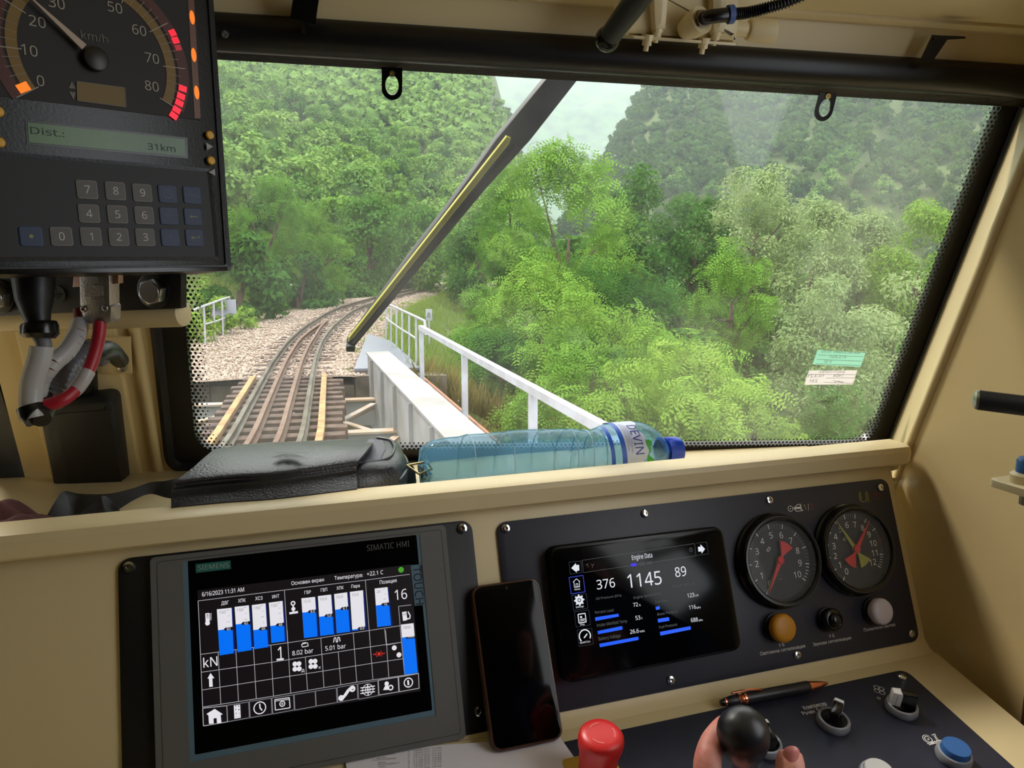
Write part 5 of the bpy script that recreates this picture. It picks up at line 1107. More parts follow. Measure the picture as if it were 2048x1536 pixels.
# ---- connectors and cables
cn = thing('round_connector', at(72, 680, .60), 'black round cable connector under the speed recorder with clear wrapped cable', 'cable')
D_ = .61
def cat_(*p): return [at(x, y, d) for x, y, d in p]
MB().tube(cat_((66, 540, D_), (68, 570, D_), (69, 600, D_), (72, 625, D_), (77, 648, D_)), [.0155, .0150, .0135, .0105, .0085], 24).build('plug_shell', BLACK, cn)
MB().tube(cat_((78, 646, D_), (79, 652, D_), (80, 668, D_), (80, 676, D_)), [.0125, .0135, .0135, .0105], 24).build('clamp_nut', BLACKG, cn)
CG = mat('cable_grey', (118, 118, 120), .5); WRAP = mat('clear_spiral_wrap', (206, 204, 200), .3, alpha=.75, bump=.3, bscale=60)
MB().tube(spline(cat_((80, 672, D_), (88, 690, D_), (80, 720, D_), (68, 760, D_), (62, 800, D_)), 5), .0058, 14).build('cable', CG, cn)
def spiral(pts, r, turns, w, name, parent, m):
    P_ = spline(pts, 10); n_ = len(P_); A = []; B = []
    vs = []; fs = []; K = turns*14; u = None
    for i in range(K+1):
        t = i/K*(n_-1); j = min(int(t), n_-2); p = P_[j]*(1-(t-j))+P_[j+1]*(t-j); tg = nrm(P_[j+1]-P_[j]); u0 = nrm(np.cross(tg, V(0, 1, .2))); w0 = np.cross(tg, u0); a = 2*pi*i/14
        c = p+r*(cos(a)*u0+sin(a)*w0); vs += [c, c+tg*w]
    for i in range(K): fs.append((2*i, 2*i+1, 2*i+3, 2*i+2))
    g = MB(); g.add(vs, fs); return g.build(name, m, parent)
spiral(cat_((84, 690, D_), (78, 720, D_), (66, 760, D_), (62, 800, D_), (66, 828, D_)), .0085, 12, .0062, 'spiral_wrap', cn, WRAP)
MB().tube(cat_((60, 812, D_), (66, 828, D_), (72, 832, D_)), [.0098, .0105, .0102], 20).build('end_sleeve', BLACKG, cn)
MB().tube(spline(cat_((78, 835, .61), (95, 800, .63), (130, 760, .66), (170, 720, .69), (215, 700, .73), (240, 720, .85)), 5), .009, 14).build('hidden_loom', BLACK, cn)
c2n = thing('earth_cable', at(120, 740, .63), 'red lead in clear spiral sleeve between the two connectors', 'cable')
W_ = cat_((158, 620, .655), (160, 645, .65), (154, 668, .64), (135, 700, .63), (105, 728, .62), (82, 760, .62), (74, 800, .62))
MB().tube(spline(W_, 5), .0045, 12).build('lead', mat('dark_red_lead', (140, 26, 38), .45), c2n)
spiral(W_[1:], .0072, 16, .0062, 'spiral_sleeve', c2n, WRAP)
ds = thing('serial_connector', at(200, 645, .645), 'grey metal serial plug with red cable under the speed recorder', 'cable')
DS = Fr(at(200, 600, .645), pb.X, (0, -.1, 1)); dk = lambda *q: px(DS, q)
NIC = mat('nickel_shell', (176, 168, 160), .38, metal=.85, bump=.2, bscale=500)
MB().prism(DS, [dk(168, 530), dk(228, 530), dk(229, 608), dk(232, 612), dk(231, 638), dk(224, 645), dk(186, 645), dk(176, 637), dk(172, 612), dk(170, 608)], -.006, .006, .0012).build('metal_hood', NIC, ds)
MB().prism(DS, [dk(152, 530), dk(240, 530), dk(240, 567), dk(148, 574)], -.004, .002, .0006).build('plug_flange', mat('copper_flange', (170, 140, 124), .35, metal=.9), ds)
for q in ((178, 616), (221, 614)): c = dk(*q); screw(DS.up(.006), c[0], c[1], .0028, 'screw', ds, NIC)
MB().prism(DS, [dk(181, 568), dk(217, 570), dk(218, 590), dk(182, 591)], .006, .0064).build('pressed_panel', NIC, ds)
RC = mat('red_cable', (172, 28, 44), .4)
MB().tube(spline(cat_((200, 642, .645), (198, 670, .645), (190, 705, .64), (176, 742, .635), (155, 775, .63), (125, 800, .62), (88, 812, .615)), 6), [.0052]*37, 14).build('red_cable', RC, ds)
MB().tube(spline(cat_((176, 742, .635), (168, 757, .632), (155, 775, .63), (146, 783, .629)), 4), .0058, 14).build('clear_sleeve', WRAP, ds)
co = thing('corrugated_conduit', at(130, 770, .66), 'grey corrugated conduit curving down in front of the pillar', 'conduit')
P_ = spline(cat_((100, 805, .63), (118, 775, .645), (135, 745, .66), (158, 718, .68), (185, 700, .71), (200, 712, .76)), 14)
MB().tube(P_, [.0105 if (i // 2) % 2 else .0088 for i in range(len(P_))], 18).build('ribbed_tube', mat('grey_conduit', (104, 104, 110), .3), co, angle=60)
MB().tube(cat_((88, 818, .62), (100, 800, .63)), [.0078, .0078], 16).build('pink_core', mat('pink_core', (222, 100, 100), .5), co)

# ================================================================== CONTROL LEVER AND HAND
KC = at(1486, 1467, .60); down = nrm(at(1491, 1560, .645)-KC)
lev = thing('control_lever', KC+down*.10, 'black ball topped control lever held by the hand', 'lever')
X_ = nrm(np.cross(down, V(0, 1, 0))); KN = Fr(KC, X_, np.cross(-down, X_))     # Z = up the lever
MB().lathe(KN, 0, 0, [(.0001, .0205), (.006, .0200), (.012, .0175), (.0165, .0130), (.0192, .0070), (.0202, .0), (.0200, -.006), (.0188, -.013), (.0165, -.021), (.0140, -.028), (.0118, -.034), (.0105, -.042), (.0100, -.055)], 56).build('knob', mat('satin_knob', (30, 30, 32), .36, bump=.06, bscale=60), lev, angle=80)
MB().lathe(KN, 0, 0, [(.0060, -.13), (.0060, -.05)], 20).build('lever_rod', STEEL, lev)
SKIN = mat('skin', (214, 150, 132), .5, var=.12, vscale=30, c2=(206, 120, 108), bump=.35, bscale=160)
SKIN.node_tree.nodes['Principled BSDF'].inputs['Subsurface Weight'].default_value = .15; SKIN.node_tree.nodes['Principled BSDF'].inputs['Subsurface Radius'].default_value = (.006, .002, .001)
hand = thing('person', at(1490, 1720, .56), 'driver in a blue shirt gripping the black ball lever, only fingers in view', 'person')
def skin_chain(name, chains, parent, sub=2):   # chains: list of lists of (point, rx, ry); first point of the first chain is the root; joints by index
    vs = []; es = []; rs = []
    for ch in chains:
        prev = None
        for item in ch:
            if isinstance(item, int): prev = item; continue
            p, rx, ry = item; vs.append(np.array(p)); rs.append((rx, ry)); i = len(vs)-1
            if prev is not None: es.append((prev, i))
            prev = i
    b = BASE[parent.name]; me = bpy.data.meshes.new(name); me.from_pydata([tuple(v-b) for v in vs], es, [])
    o = bpy.data.objects.new(name, me); COL.objects.link(o); o.parent = parent
    m = o.modifiers.new('skin', 'SKIN'); m.use_smooth_shade = True
    me.update()
    if not me.skin_vertices: 
        bpy.context.view_layer.objects.active = o; bpy.ops.mesh.customdata_skin_add()
    for i, r in enumerate(rs): me.skin_vertices[0].data[i].radius = r; me.skin_vertices[0].data[i].use_root = (i == 0)
    s_ = o.modifiers.new('sub', 'SUBSURF'); s_.levels = sub; s_.render_levels = sub
    me.materials.append(SKIN); return o
a_ = at
palm = [(a_(1500, 1840, .55), .030, .024), (a_(1500, 1760, .555), .034, .022), (a_(1480, 1700, .57), .030, .020)]
wrist = [0, (a_(1510, 1960, .53), .026, .022), (a_(1530, 2200, .48), .032, .030)]
FOREARM = a_(1530, 2200, .48)
index = [2, (a_(1425, 1610, .585), .0125, .0125), (a_(1412, 1525, .592), .0118, .0112), (a_(1424, 1480, .605), .0100, .0095), (a_(1452, 1447, .628), .0088, .0085), (a_(1478, 1440, .648), .0070, .0065)]
thumb = [1, (a_(1594, 1640, .565), .0140, .0130), (a_(1581, 1570, .575), .0124, .0118), (a_(1580, 1530, .582), .0122, .0108), (a_(1580, 1512, .586), .0108, .0092), (a_(1580, 1498, .588), .0088, .0070)]
mids = []
skin_chain('hand', [palm, wrist, index, thumb], hand)
for k, (x, y, d) in enumerate(((1442, 1640, .60), (1470, 1665, .60), (1500, 1690, .60))):
    skin_chain('finger', [[(a_(1480+k*12, 1720+k*12, .575), .012, .012), (a_(x-14, y, d), .0105, .0105), (a_(x+4, y-22, d+.03), .0095, .0095), (a_(x+50, y-20, d+.045), .0085, .0085), (a_(x+75, y, d+.04), .0075, .0075)]], hand)
NF = a_(1585, 1509, .5735)
nl = MB(); nfz = nrm(-ray(1582, 1505)); nfr = Fr(NF, CR, CU)
pts = []; nn = 9
for i in range(nn):
    for j in range(nn):
        u, v = (i/(nn-1)-.5)*2, (j/(nn-1)-.5)*2; sx = sqrt(max(0, 1-.5*v*v)); sy = sqrt(max(0, 1-.5*u*u)); X = .0064*u*sx; Y = .0056*v*sy
        pts.append(nfr.w(X, Y, -.0030*(u*sx)**2-.0022*(max(0, v)*sy)**2+.0003))
nl.add(pts, [(i*nn+j, (i+1)*nn+j, (i+1)*nn+j+1, i*nn+j+1) for i in range(nn-1) for j in range(nn-1)])
nl.build('fingernail', mat('nail', (222, 140, 130), .3), hand)

# the driver's unseen body, added to block window light from the left panel
def cloth_chain(name, chains, parent, m, sub=2):
    o = skin_chain(name, chains, parent, sub); o.data.materials.clear(); o.data.materials.append(m); return o
BJ = mat('blue_work_shirt', (44, 62, 104), .85, bump=.4, bscale=60, var=.2, vscale=6)
EL = V(.36, 0.180, -.50); SH = V(.36, -0.100, -.20)
cloth_chain('shirt', [[(V(.50, -0.140, -.80), .15, .12), (V(.50, -0.140, -.55), .14, .11), (V(.50, -0.120, -.32), .17, .12), (V(.50, -0.110, -.16), .12, .10), (V(.50, -0.100, -.09), .06, .06)],
    [2, (SH, .075, .07), ((SH+EL)/2, .055, .055), (EL, .047, .047), (EL*.25+FOREARM*.75, .040, .038)], [2, (V(.64, -0.110, -.20), .075, .07), (V(.67, 0.000, -.38), .055, .055), (V(.66, 0.180, -.52), .046, .046), (V(.62, 0.340, -.58), .038, .036)]], hand, BJ)
skin_chain('head', [[(V(.50, -0.100, -.10), .055, .055), (V(.50, -0.080, -.02), .055, .058), (V(.50, -0.060, .06), .075, .085), (V(.50, -0.065, .13), .072, .085), (V(.50, -0.070, .175), .045, .055)], [2, (V(.50, 0.015, .045), .014, .016)], [2, (V(.425, -0.070, .05), .016, .012)], [2, (V(.575, -0.070, .05), .016, .012)]], hand)
cloth_chain('hair', [[(V(.50, -0.085, .10), .082, .090), (V(.50, -0.085, .165), .070, .080), (V(.50, -0.080, .195), .045, .05)]], hand, mat('dark_hair', (40, 30, 24), .7))
cloth_chain('trousers', [[(V(.50, -0.140, -.82), .15, .12), (V(.44, 0.050, -.86), .085, .08), (V(.42, 0.280, -.86), .065, .06), (V(.42, 0.300, -1.10), .05, .05), (V(.42, 0.260, -1.27), .045, .045)], [0, (V(.57, 0.050, -.86), .085, .08), (V(.60, 0.280, -.86), .065, .06), (V(.60, 0.300, -1.10), .05, .05), (V(.60, 0.260, -1.27), .045, .045)]], hand, mat('dark_trousers', (38, 40, 48), .9))
st = thing('driver_chair', V(.50, -0.200, -1.30), 'unseen black driver chair behind the control lever', 'chair')  # unseen chair, added with the body to block light
MB().prism(WORLD, rr(.27, -.36, .74, .16, .06), -1.02, -.93, .03).build('cushion', BLACK, st); MB().box(WORLD, .30, -.46, -1.0, .70, -.36, -.10, .03).build('backrest', BLACK, st); MB().tube([V(.5, -0.120, -1.30), V(.5, -0.120, -1.02)], .05, 16).build('pedestal', BLACK, st)
# ================================================================== OUTSIDE: ground
ZR = -2.06                                                     # top of rail, camera height is 0
CL = [(-.75, 4.0), (-.42, 6.2), (.04, 8.95), (.30, 11.4), (.58, 14.2), (.86, 16.8), (1.37, 20.6), (2.20, 25.2), (3.70, 31.7), (5.85, 38.0), (8.3, 44.2), (11.6, 51.5), (15.6, 59.4), (22.5, 70), (32, 81), (46, 92)]
CLs = np.array(spline([V(*p) for p in CL], 10)); CT = np.gradient(CLs, axis=0); CT /= np.linalg.norm(CT, axis=1)[:, None]; CNR = np.stack([CT[:, 1], -CT[:, 0]], 1)
CS = np.concatenate([[0], np.cumsum(np.linalg.norm(np.diff(CLs, axis=0), axis=1))])
def trk(s, d=0): return V(np.interp(s, CS, CLs[:, 0]+CNR[:, 0]*d), np.interp(s, CS, CLs[:, 1]+CNR[:, 1]*d))
def tdir(s): a = trk(s+.05)-trk(s-.05); return nrm(a)
def sd(P):                                                      # signed distance to the track, right positive
    P = np.atleast_2d(P); D2 = ((P[:, None, :]-CLs[None, ::3])**2).sum(2); k = D2.argmin(1)*3; v = P-CLs[k]
    return np.sign((v*CNR[k]).sum(1))*np.sqrt(D2.min(1)), CS[k]
ABY = lambda x: 14.75-.30*(x-.6)
def sm(a, b, x): t = np.clip((x-a)/(b-a), 0, 1); return t*t*(3-2*t)
def vnoise(x, y, sc_, seed=0):
    x = np.asarray(x)/sc_+seed*13.7; y = np.asarray(y)/sc_+seed*7.1
    return (np.sin(x*1.3+1.7*np.sin(y*.9+seed))+np.sin(y*1.7+1.3*np.sin(x*1.1+2*seed))+.5*np.sin(2.9*x+2.3*y))/2.5
def gz(x, y):
    x = np.atleast_1d(np.asarray(x, float)); y = np.atleast_1d(np.asarray(y, float)); P = np.stack([x, y], 1)
    d = np.concatenate([sd(P[i:i+4000])[0] for i in range(0, len(P), 4000)]); r = np.hypot(x, y); az = np.degrees(np.arctan2(x, y))
    z = np.full(len(x), -2.32)-.45*sm(-3.9, -3.4, d)*(1-sm(1.6, 2.3, d))
    up = np.clip(-d-4.5, 0, None); L = up*.385
    L = L*np.clip(1-sm(15.0, 22, az)*sm(45, 75, r), 0, 1); z = z+np.minimum(L, 150)+sm(3, 8, -d)*.3*vnoise(x, y, 4)
    dn = np.clip(d-2.2, 0, None); R_ = -np.minimum(dn*.55, 7.0); z = z+np.where(d > 0, R_, 0)
    mh = np.clip(r-200, 0, None)*.50*sm(19, 33, az); z = z+mh+sm(200, 260, r)*vnoise(x, y, 55, 3)*9*sm(20, 30, az)
    front = y < ABY(x); side = (np.abs(x) > 8) & (y < 30)
    z = np.where(front, np.where(x > 3.2, np.minimum(-3.3-(x-3.2)*.5, -3.3).clip(-8, 0), -5.2), z)
    return z
def grid_mesh(name, X, Y, Z, m, label=None, parent=None):
    a, b = X.shape; vs = np.stack([X, Y, Z], 2).reshape(-1, 3); i, j = np.meshgrid(np.arange(a-1), np.arange(b-1), indexing='ij'); q = (i*b+j).ravel()
    fs = np.stack([q, q+b, q+b+1, q+1], 1)
    me = bpy.data.meshes.new(name); me.from_pydata(vs.tolist(), [], fs.tolist()); me.polygons.foreach_set('use_smooth', [True]*len(fs)); me.materials.append(m)
    o = bpy.data.objects.new(name, me); COL.objects.link(o); return o
rs = np.concatenate([np.linspace(3.0, 22, 110), np.geomspace(22.4, 520, 110)]); az = np.radians(np.linspace(-38, 66, 190))
RR, AZ = np.meshgrid(rs, az, indexing='ij'); GX, GY = RR*np.sin(AZ), RR*np.cos(AZ)
GZ_ = gz(GX.ravel(), GY.ravel()).reshape(GX.shape)
SOIL = mat('grassy_soil', (78, 98, 42), .9, c2=(84, 94, 48), vscale=.35, bump=.3, bscale=3)
SOIL.node_tree.nodes['Noise Texture'].inputs['Detail'].default_value = 8
struct(grid_mesh('hillside_ground', GX, GY, GZ_, SOIL))
# far mountain
r2 = np.linspace(1000, 1900, 80); az2 = np.radians(np.linspace(-10, 60, 150)); R2, A2 = np.meshgrid(r2, az2, indexing='ij'); X2, Y2 = R2*np.sin(A2), R2*np.cos(A2)
Z2 = -30+(R2-1000)*.72+vnoise(X2, Y2, 210, 2)*40+vnoise(X2, Y2, 60, 5)*14+vnoise(X2, Y2, 24, 6)*8
struct(grid_mesh('far_mountain', X2, Y2, Z2, mat('wooded_mountain', (70, 104, 50), .9, c2=(38, 66, 32), vscale=.05, bump=1, bscale=.1)))
# ---------------- ballast bed and stones
STONE = mat('ballast_stone', (184, 168, 154), .85, rnd=0, c2=(134, 114, 98), vscale=9)
tr = thing('railway_track', (*trk(8), ZR-.2), 'curving narrow gauge railway track with guard rails leading over the bridge', 'railway track')
S0 = CS[np.argmin(np.abs(CLs[:, 1]-14.55))]
ss = np.linspace(S0, CS[-1], 120); dv = [-3.9, -3.0, -1.6, -.9, 0, .9, 1.35, 1.9, 2.4]; dz = [-.26, -.14, -.06, -.036, -.036, -.036, -.07, -.24, -.55]
vs = []; 
for s in ss:
    for d, z in zip(dv, dz): p = trk(s, d); vs.append((p[0], p[1], ZR-.10+z+.02*vnoise(p[0]*7, p[1]*7, 1)))
k = len(dv); fs = [(i*k+j, i*k+j+1, (i+1)*k+j+1, (i+1)*k+j) for i in range(len(ss)-1) for j in range(k-1)]
g = MB(); g.add(vs, fs); struct(g.build('ballast_bed', mat('ballast_gravel', (170, 152, 138), .9, c2=(120, 102, 86), vscale=22, bump=.8, bscale=14)))
def stones(n, seed):
    r = np.random.default_rng(seed); s = S0+.1+(r.random(n)**1.5)*(CS[-1]*.62-S0); d = r.uniform(-3.8, 2.1, n); kp_ = (np.abs(d) > .8) | (r.random(n) < .3); s = s[kp_]; d = d[kp_]; n = len(s)
    px_ = np.interp(s, CS, CLs[:, 0])+np.interp(s, CS, CNR[:, 0])*d; py_ = np.interp(s, CS, CLs[:, 1])+np.interp(s, CS, CNR[:, 1])*d
    z = ZR-.10+np.interp(d, dv, dz)+.012; c = np.stack([px_, py_, z], 1); sz = r.uniform(.018, .05, n)*(1+s*.006)
    base = np.array([(1, 0, 0), (0, 1, 0), (-1, 0, 0), (0, -1, 0), (0, 0, .8), (0, 0, -.8)]); fb = np.array([(0, 1, 4), (1, 2, 4), (2, 3, 4), (3, 0, 4), (1, 0, 5), (2, 1, 5), (3, 2, 5), (0, 3, 5)])
    a = r.random(n)*6.28; ca, sa = np.cos(a), np.sin(a); V_ = base[None]*r.uniform(.6, 1.35, (n, 6, 1))*sz[:, None, None]
    X = V_[:, :, 0]*ca[:, None]-V_[:, :, 1]*sa[:, None]; Y = V_[:, :, 0]*sa[:, None]+V_[:, :, 1]*ca[:, None]
    vs = np.stack([X, Y, V_[:, :, 2]], 2)+c[:, None]; fs = fb[None]+6*np.arange(n)[:, None, None]
    return fast_mesh('ballast_stones', vs.reshape(-1, 3), fs.reshape(-1, 3), [STONE])
def fast_mesh(name, vs, fs, mats, tint=None, mi=None):
    me = bpy.data.meshes.new(name); k = fs.shape[1]; n = len(fs)
    me.vertices.add(len(vs)); me.vertices.foreach_set('co', vs.astype(np.float32).ravel()); me.loops.add(n*k); me.loops.foreach_set('vertex_index', fs.astype(np.int32).ravel())
    me.polygons.add(n); me.polygons.foreach_set('loop_start', np.arange(0, n*k, k, dtype=np.int32))
    if mi is not None: me.polygons.foreach_set('material_index', mi.astype(np.int32))
    if tint is not None: at_ = me.attributes.new('tint', 'FLOAT', 'FACE'); at_.data.foreach_set('value', tint.astype(np.float32))
    for m in mats: me.materials.append(m)
    me.update(calc_edges=True); me.validate(); return me
so_ = bpy.data.objects.new('ballast_stones', stones(26000, 3)); COL.objects.link(so_); so_['kind'] = 'stuff'; tag(so_, 'loose pale ballast stones beside and between the rails', 'ballast')
# ---------------- rails
RAILS = mat('rail_steel', (116, 108, 98), .38, metal=.55, c2=(82, 66, 54), vscale=3); RAILR = mat('rusty_rail', (96, 68, 52), .6, metal=.2, c2=(114, 90, 74), vscale=4)
sec = [(-.028, 0), (-.032, -.006), (-.032, -.024), (-.010, -.034), (-.008, -.088), (-.052, -.102), (-.052, -.112), (.052, -.112), (.052, -.102), (.008, -.088), (.010, -.034), (.032, -.024), (.032, -.006), (.028, 0)]
def rail(name, dfun, s0, s1, m, label=None):
    vs = []; ss = np.linspace(s0, s1, int((s1-s0)/.5)+2); k = len(sec)
    for s in ss:
        for a, z in sec: p = trk(s, dfun(s)+a); vs.append((p[0], p[1], ZR+z))
    fs = [(i*k+j, i*k+(j+1) % k, (i+1)*k+(j+1) % k, (i+1)*k+j) for i in range(len(ss)-1) for j in range(k)]+[tuple(range(k))]
    g = MB(); g.add(vs, fs); return tag(g.build(name, m, tr, angle=30), label)
S1 = CS[-1]-.2; sg = CS[np.argmin(np.abs(CLs[:, 1]-25.5))]
rail('rail', lambda s: -.41, .2, S1, RAILS); rail('rail', lambda s: .41, .2, S1, RAILS)
rail('guard_rail', lambda s: -.155+.13*sm(sg-6, sg, s), .2, sg, RAILR); rail('guard_rail', lambda s: .155-.13*sm(sg-6, sg, s), .2, sg, RAILR)
TIM = mat('dark_sleeper', (58, 44, 38), .85, c2=(98, 78, 66), vscale=7, bump=.5, bscale=30, stretch=(1, 1, 1)); PLK = mat('yellow_plank', (172, 138, 92), .75, c2=(138, 104, 66), vscale=5)
s = .6; kk = 0
while s < CS[-1]*.66:
    on_b = s < S0-.1; p = trk(s); t = tdir(s); e = V(t[1], -t[0]); jit = random.uniform(-.04, .04)
    a0, a1 = (-.86+jit, .92+jit) if on_b else (-.78+jit, .78+jit); zt = ZR-.112+(0 if on_b else -.004); hh = .20 if on_b else .12
    g = MB(); f = Fr((p[0], p[1], zt-hh), (e[0], e[1], 0), (t[0], t[1], 0)); w_ = .105
    f2 = Fr((p[0], p[1], zt-hh), (e[0], e[1], 0), (t[0], t[1], 0)); g.prism(f, [(a0, -w_), (a1, -w_), (a1, w_), (a0, w_)], 0, hh, .012, smooth=False); g.build('sleeper', TIM, tr); s += .43 if on_b else .62; kk += 1
for d in (-.60, .62):
    q = [V(*trk(s_, d), ZR-.112+.04) for s_ in np.linspace(.3, S0-.25, 12)]
    g = MB()
    for a, b in zip(q[:-1], q[1:]): g.beam(a, b+(b-a)*.01, .085, .08)
    g.build('guard_plank', PLK, tr)
# ---------------- bridge
WPT = mat('white_bridge_paint', (158, 157, 160), .55, c2=(138, 135, 132), vscale=1.6, bump=.2, bscale=6); RST = mat('rusty_cream_paint', (170, 140, 112), .7, c2=(168, 164, 158), vscale=2.5)
CONC = mat('old_concrete', (116, 104, 92), .9, c2=(82, 72, 62), vscale=3, bump=.5, bscale=10)
brd = thing('girder_bridge', (.5, 9, -5.0), 'white painted steel girder bridge carrying the track', 'bridge')
gl = lambda y: 1.758+(y-7.516)*.0333; gr = lambda y: gl(y)+.43
def gbox(name, x0a, x1a, y0, x0b, x1b, y1, z0, z1, m):
    vs = [(x0a, y0, z0), (x1a, y0, z0), (x1b, y1, z0), (x0b, y1, z0), (x0a, y0, z1), (x1a, y0, z1), (x1b, y1, z1), (x0b, y1, z1)]
    g = MB(); g.add(vs, [(0, 3, 2, 1), (4, 5, 6, 7), (0, 1, 5, 4), (1, 2, 6, 5), (2, 3, 7, 6), (3, 0, 4, 7)], smooth=False); return g.build(name, m, brd)
YA, YB_ = -2.5, 14.45
gbox('top_flange', gl(YA), gr(YA), YA, gl(YB_), gr(YB_), YB_, -1.80, -1.77, WPT); gbox('web', gl(YA)+.03, gl(YA)+.06, YA, gl(YB_)+.03, gl(YB_)+.06, YB_, -2.95, -1.80, WPT)
gbox('bottom_flange', gl(YA)-.05, gr(YA)+.0, YA, gl(YB_)-.05, gr(YB_), YB_, -2.98, -2.95, WPT)
gbox('walkway_ledge', gr(YA)+.0, 2.44-.30*.9, YA, gr(YB_), 2.80, 13.2, -2.20, -2.12, WPT)
gbox('ledge_edge', 2.17-.01, 2.20, YA, 2.80-.01, 2.83, 13.2, -2.24, -2.10, mat('rusty_edge', (150, 104, 80), .8))
for y in (13.6, 12.2, 10.8, 9.4, 8.0, 6.6):
    gbox('stiffener', gl(y)-.02, gl(y)+.03, y, gl(y)-.02, gl(y)+.03, y+.03, -2.93, -1.82, WPT)
off_ = lambda y: -.30*(0)
for y in (13.35, 10.75, 8.15, 5.6):
    xl = lambda yy: -1.75
    gbox('floor_beam', -1.75, gl(y)+.03, y+.5, -1.75, gl(y)+.03, y+.72, -2.50, -2.47, RST); g = MB()
    MBb = MB(); MBb.add([(-1.75, y+.59, -2.95), (gl(y)+.03, y+.12, -2.95), (gl(y)+.03, y+.12, -2.49), (-1.75, y+.59, -2.49), (-1.75, y+.61, -2.95), (gl(y)+.03, y+.14, -2.95), (gl(y)+.03, y+.14, -2.49), (-1.75, y+.61, -2.49)], [(0, 1, 2, 3), (7, 6, 5, 4), (3, 2, 6, 7), (0, 4, 5, 1), (0, 3, 7, 4), (1, 5, 6, 2)], smooth=False); MBb.build('beam_web', WPT, brd)
for o in list(bpy.data.objects):
    if o.name.startswith('floor_beam'):
        for v in o.data.vertices:
            if v.co.x+BASE['girder_bridge'][0] > 0: v.co.y -= .48
for y0 in (13.2, 10.6, 8.0):
    for (xa, ya, xb, yb) in ((gl(y0)-.02, y0, 1.15, y0-1.1), (1.15, y0-1.1, gl(y0-2.3)-.02, y0-2.3), (-.6, y0-.3, -1.7, y0-1.2), (-1.7, y0-1.3, -.6, y0-2.2)):
        MB().beam((xa, ya, -2.52), (xb, yb, -2.60), .11, .03).beam((xa, ya, -2.56), (xb, yb, -2.64), .02, .09).build('brace', RST, brd)
for x0, x1 in ((.05, .9), (-.75, -.1)):
    pass
for d in (-.45, .45):
    q = [V(*trk(s_, d), -2.52) for s_ in np.linspace(.3, S0-.3, 6)]; g = MB(); [g.beam(a, b, .16, .34) for a, b in zip(q[:-1], q[1:])]; g.build('stringer', WPT, brd)
gbox('left_girder', -2.1, -1.7, YA, -2.1, -1.7, 14.9, -1.80, -1.77, WPT); gbox('left_web', -1.76, -1.73, YA, -1.76, -1.73, 14.9, -2.95, -1.8, WPT)
ab = thing('bridge_abutment', (.6, 14.9, -5.2), 'weathered concrete abutment wall where the bridge meets the embankment', 'abutment')
g = MB(); X0, X1 = -7, 3.4
for k_, (xa, xb) in enumerate(((X0, -3.2), (-3.18, .1-.9), (-.78, 1.75), (1.77, 2.2), (2.22, X1))):
    ya, yb = ABY(xa)-.02, ABY(xb)-.02; z1 = -2.20 if k_ != 2 else -2.38
    vs = [(xa, ya, -5.4), (xb, yb, -5.4), (xb, yb+.55, -5.4), (xa, ya+.55, -5.4), (xa, ya, z1), (xb, yb, z1), (xb, yb+.55, z1), (xa, ya+.55, z1)]
    g = MB(); g.add(vs, [(0, 3, 2, 1), (4, 5, 6, 7), (0, 1, 5, 4), (1, 2, 6, 5), (2, 3, 7, 6), (3, 0, 4, 7)], smooth=False); g.build('concrete_block', CONC, ab)
# handrails
RW = mat('white_railing_paint', (178, 178, 186), .5, c2=(160, 158, 164), vscale=4)
hr = thing('bridge_railing', (2.55, 9, -2.12), 'white square tube handrail along the right side of the bridge', 'railing')
RA, RB = V(2.715, 12.9, -1.2), V(1.97, -2.0, -1.2)
MB().beam(RA+V(0, .03, 0), RB, .075, .075).build('top_rail', RW, hr)
for y in (12.87, 9.45, 6.52, 3.4, .3): t = (y-12.9)/(-2.0-12.9); p = RA+(RB-RA)*t; MB().box(Fr((p[0], p[1], -2.14), (1, 0, 0), (0, 1, 0)), -.034, -.034, 0, .034, .034, .91).build('post', RW, hr)
def up_at(B, q):       # point above B seen at pixel q
    d = ray(*q); h = hypot(B[0], B[1]); return d*(h/hypot(d[0], d[1]))
def railing(name, bases, tops, mids, label, r=.022, base_z=-2.12):
    t = thing(name, gnd(*bases[0], base_z), label, 'railing')
    Bp = [gnd(*q, base_z) for q in bases]; Tp = [up_at(b, q) for b, q in zip(Bp, tops)]; Mp = [up_at(b, q) for b, q in zip(Bp, mids)]
    for b, p in zip(Bp, Tp): MB().tube([b, p], r, 8).build('post', RW, t)
    MB().tube(Tp, r*1.15, 10).build('top_rail', RW, t); MB().tube(Mp, r*.9, 8).build('middle_rail', RW, t); return t, Bp, Tp
g4 = lambda cx, cy_: (360+cx/3.938, 560+cy_/3.938)
bs = [(1862, 665), (1805, 620), (1750, 575), (1705, 530), (1662, 490), (1622, 460)]; tp = [(1858, 290), (1805, 265), (1750, 240), (1705, 218), (1662, 200), (1625, 185)]; md = [(1858, 460), (1805, 425), (1750, 392), (1705, 362), (1662, 330), (1625, 300)]
r2_, B2, T2 = railing('platform_railing', [g4(*q) for q in bs], [g4(*q) for q in tp], [g4(*q) for q in md], 'white pipe railing beside the grey platform plate beyond the girder')
MB().tube([T2[0], T2[0]+(T2[0]-T2[1])*1.15, T2[0]+(T2[0]-T2[1])*1.3+V(0, 0, -.25)], .025, 10).build('rail_end', RW, r2_)
bs = [(200, 525), (275, 488), (340, 452), (397, 420)]; tp = [(188, 205), (265, 178), (330, 152), (388, 135)]; md = [(193, 350), (268, 330), (333, 308), (391, 285)]
r3_, B3, T3 = railing('track_railing', [g4(*q) for q in bs], [g4(*q) for q in tp], [g4(*q) for q in md], 'white pipe railing on the left of the track with a sign board', r=.026, base_z=-2.3)
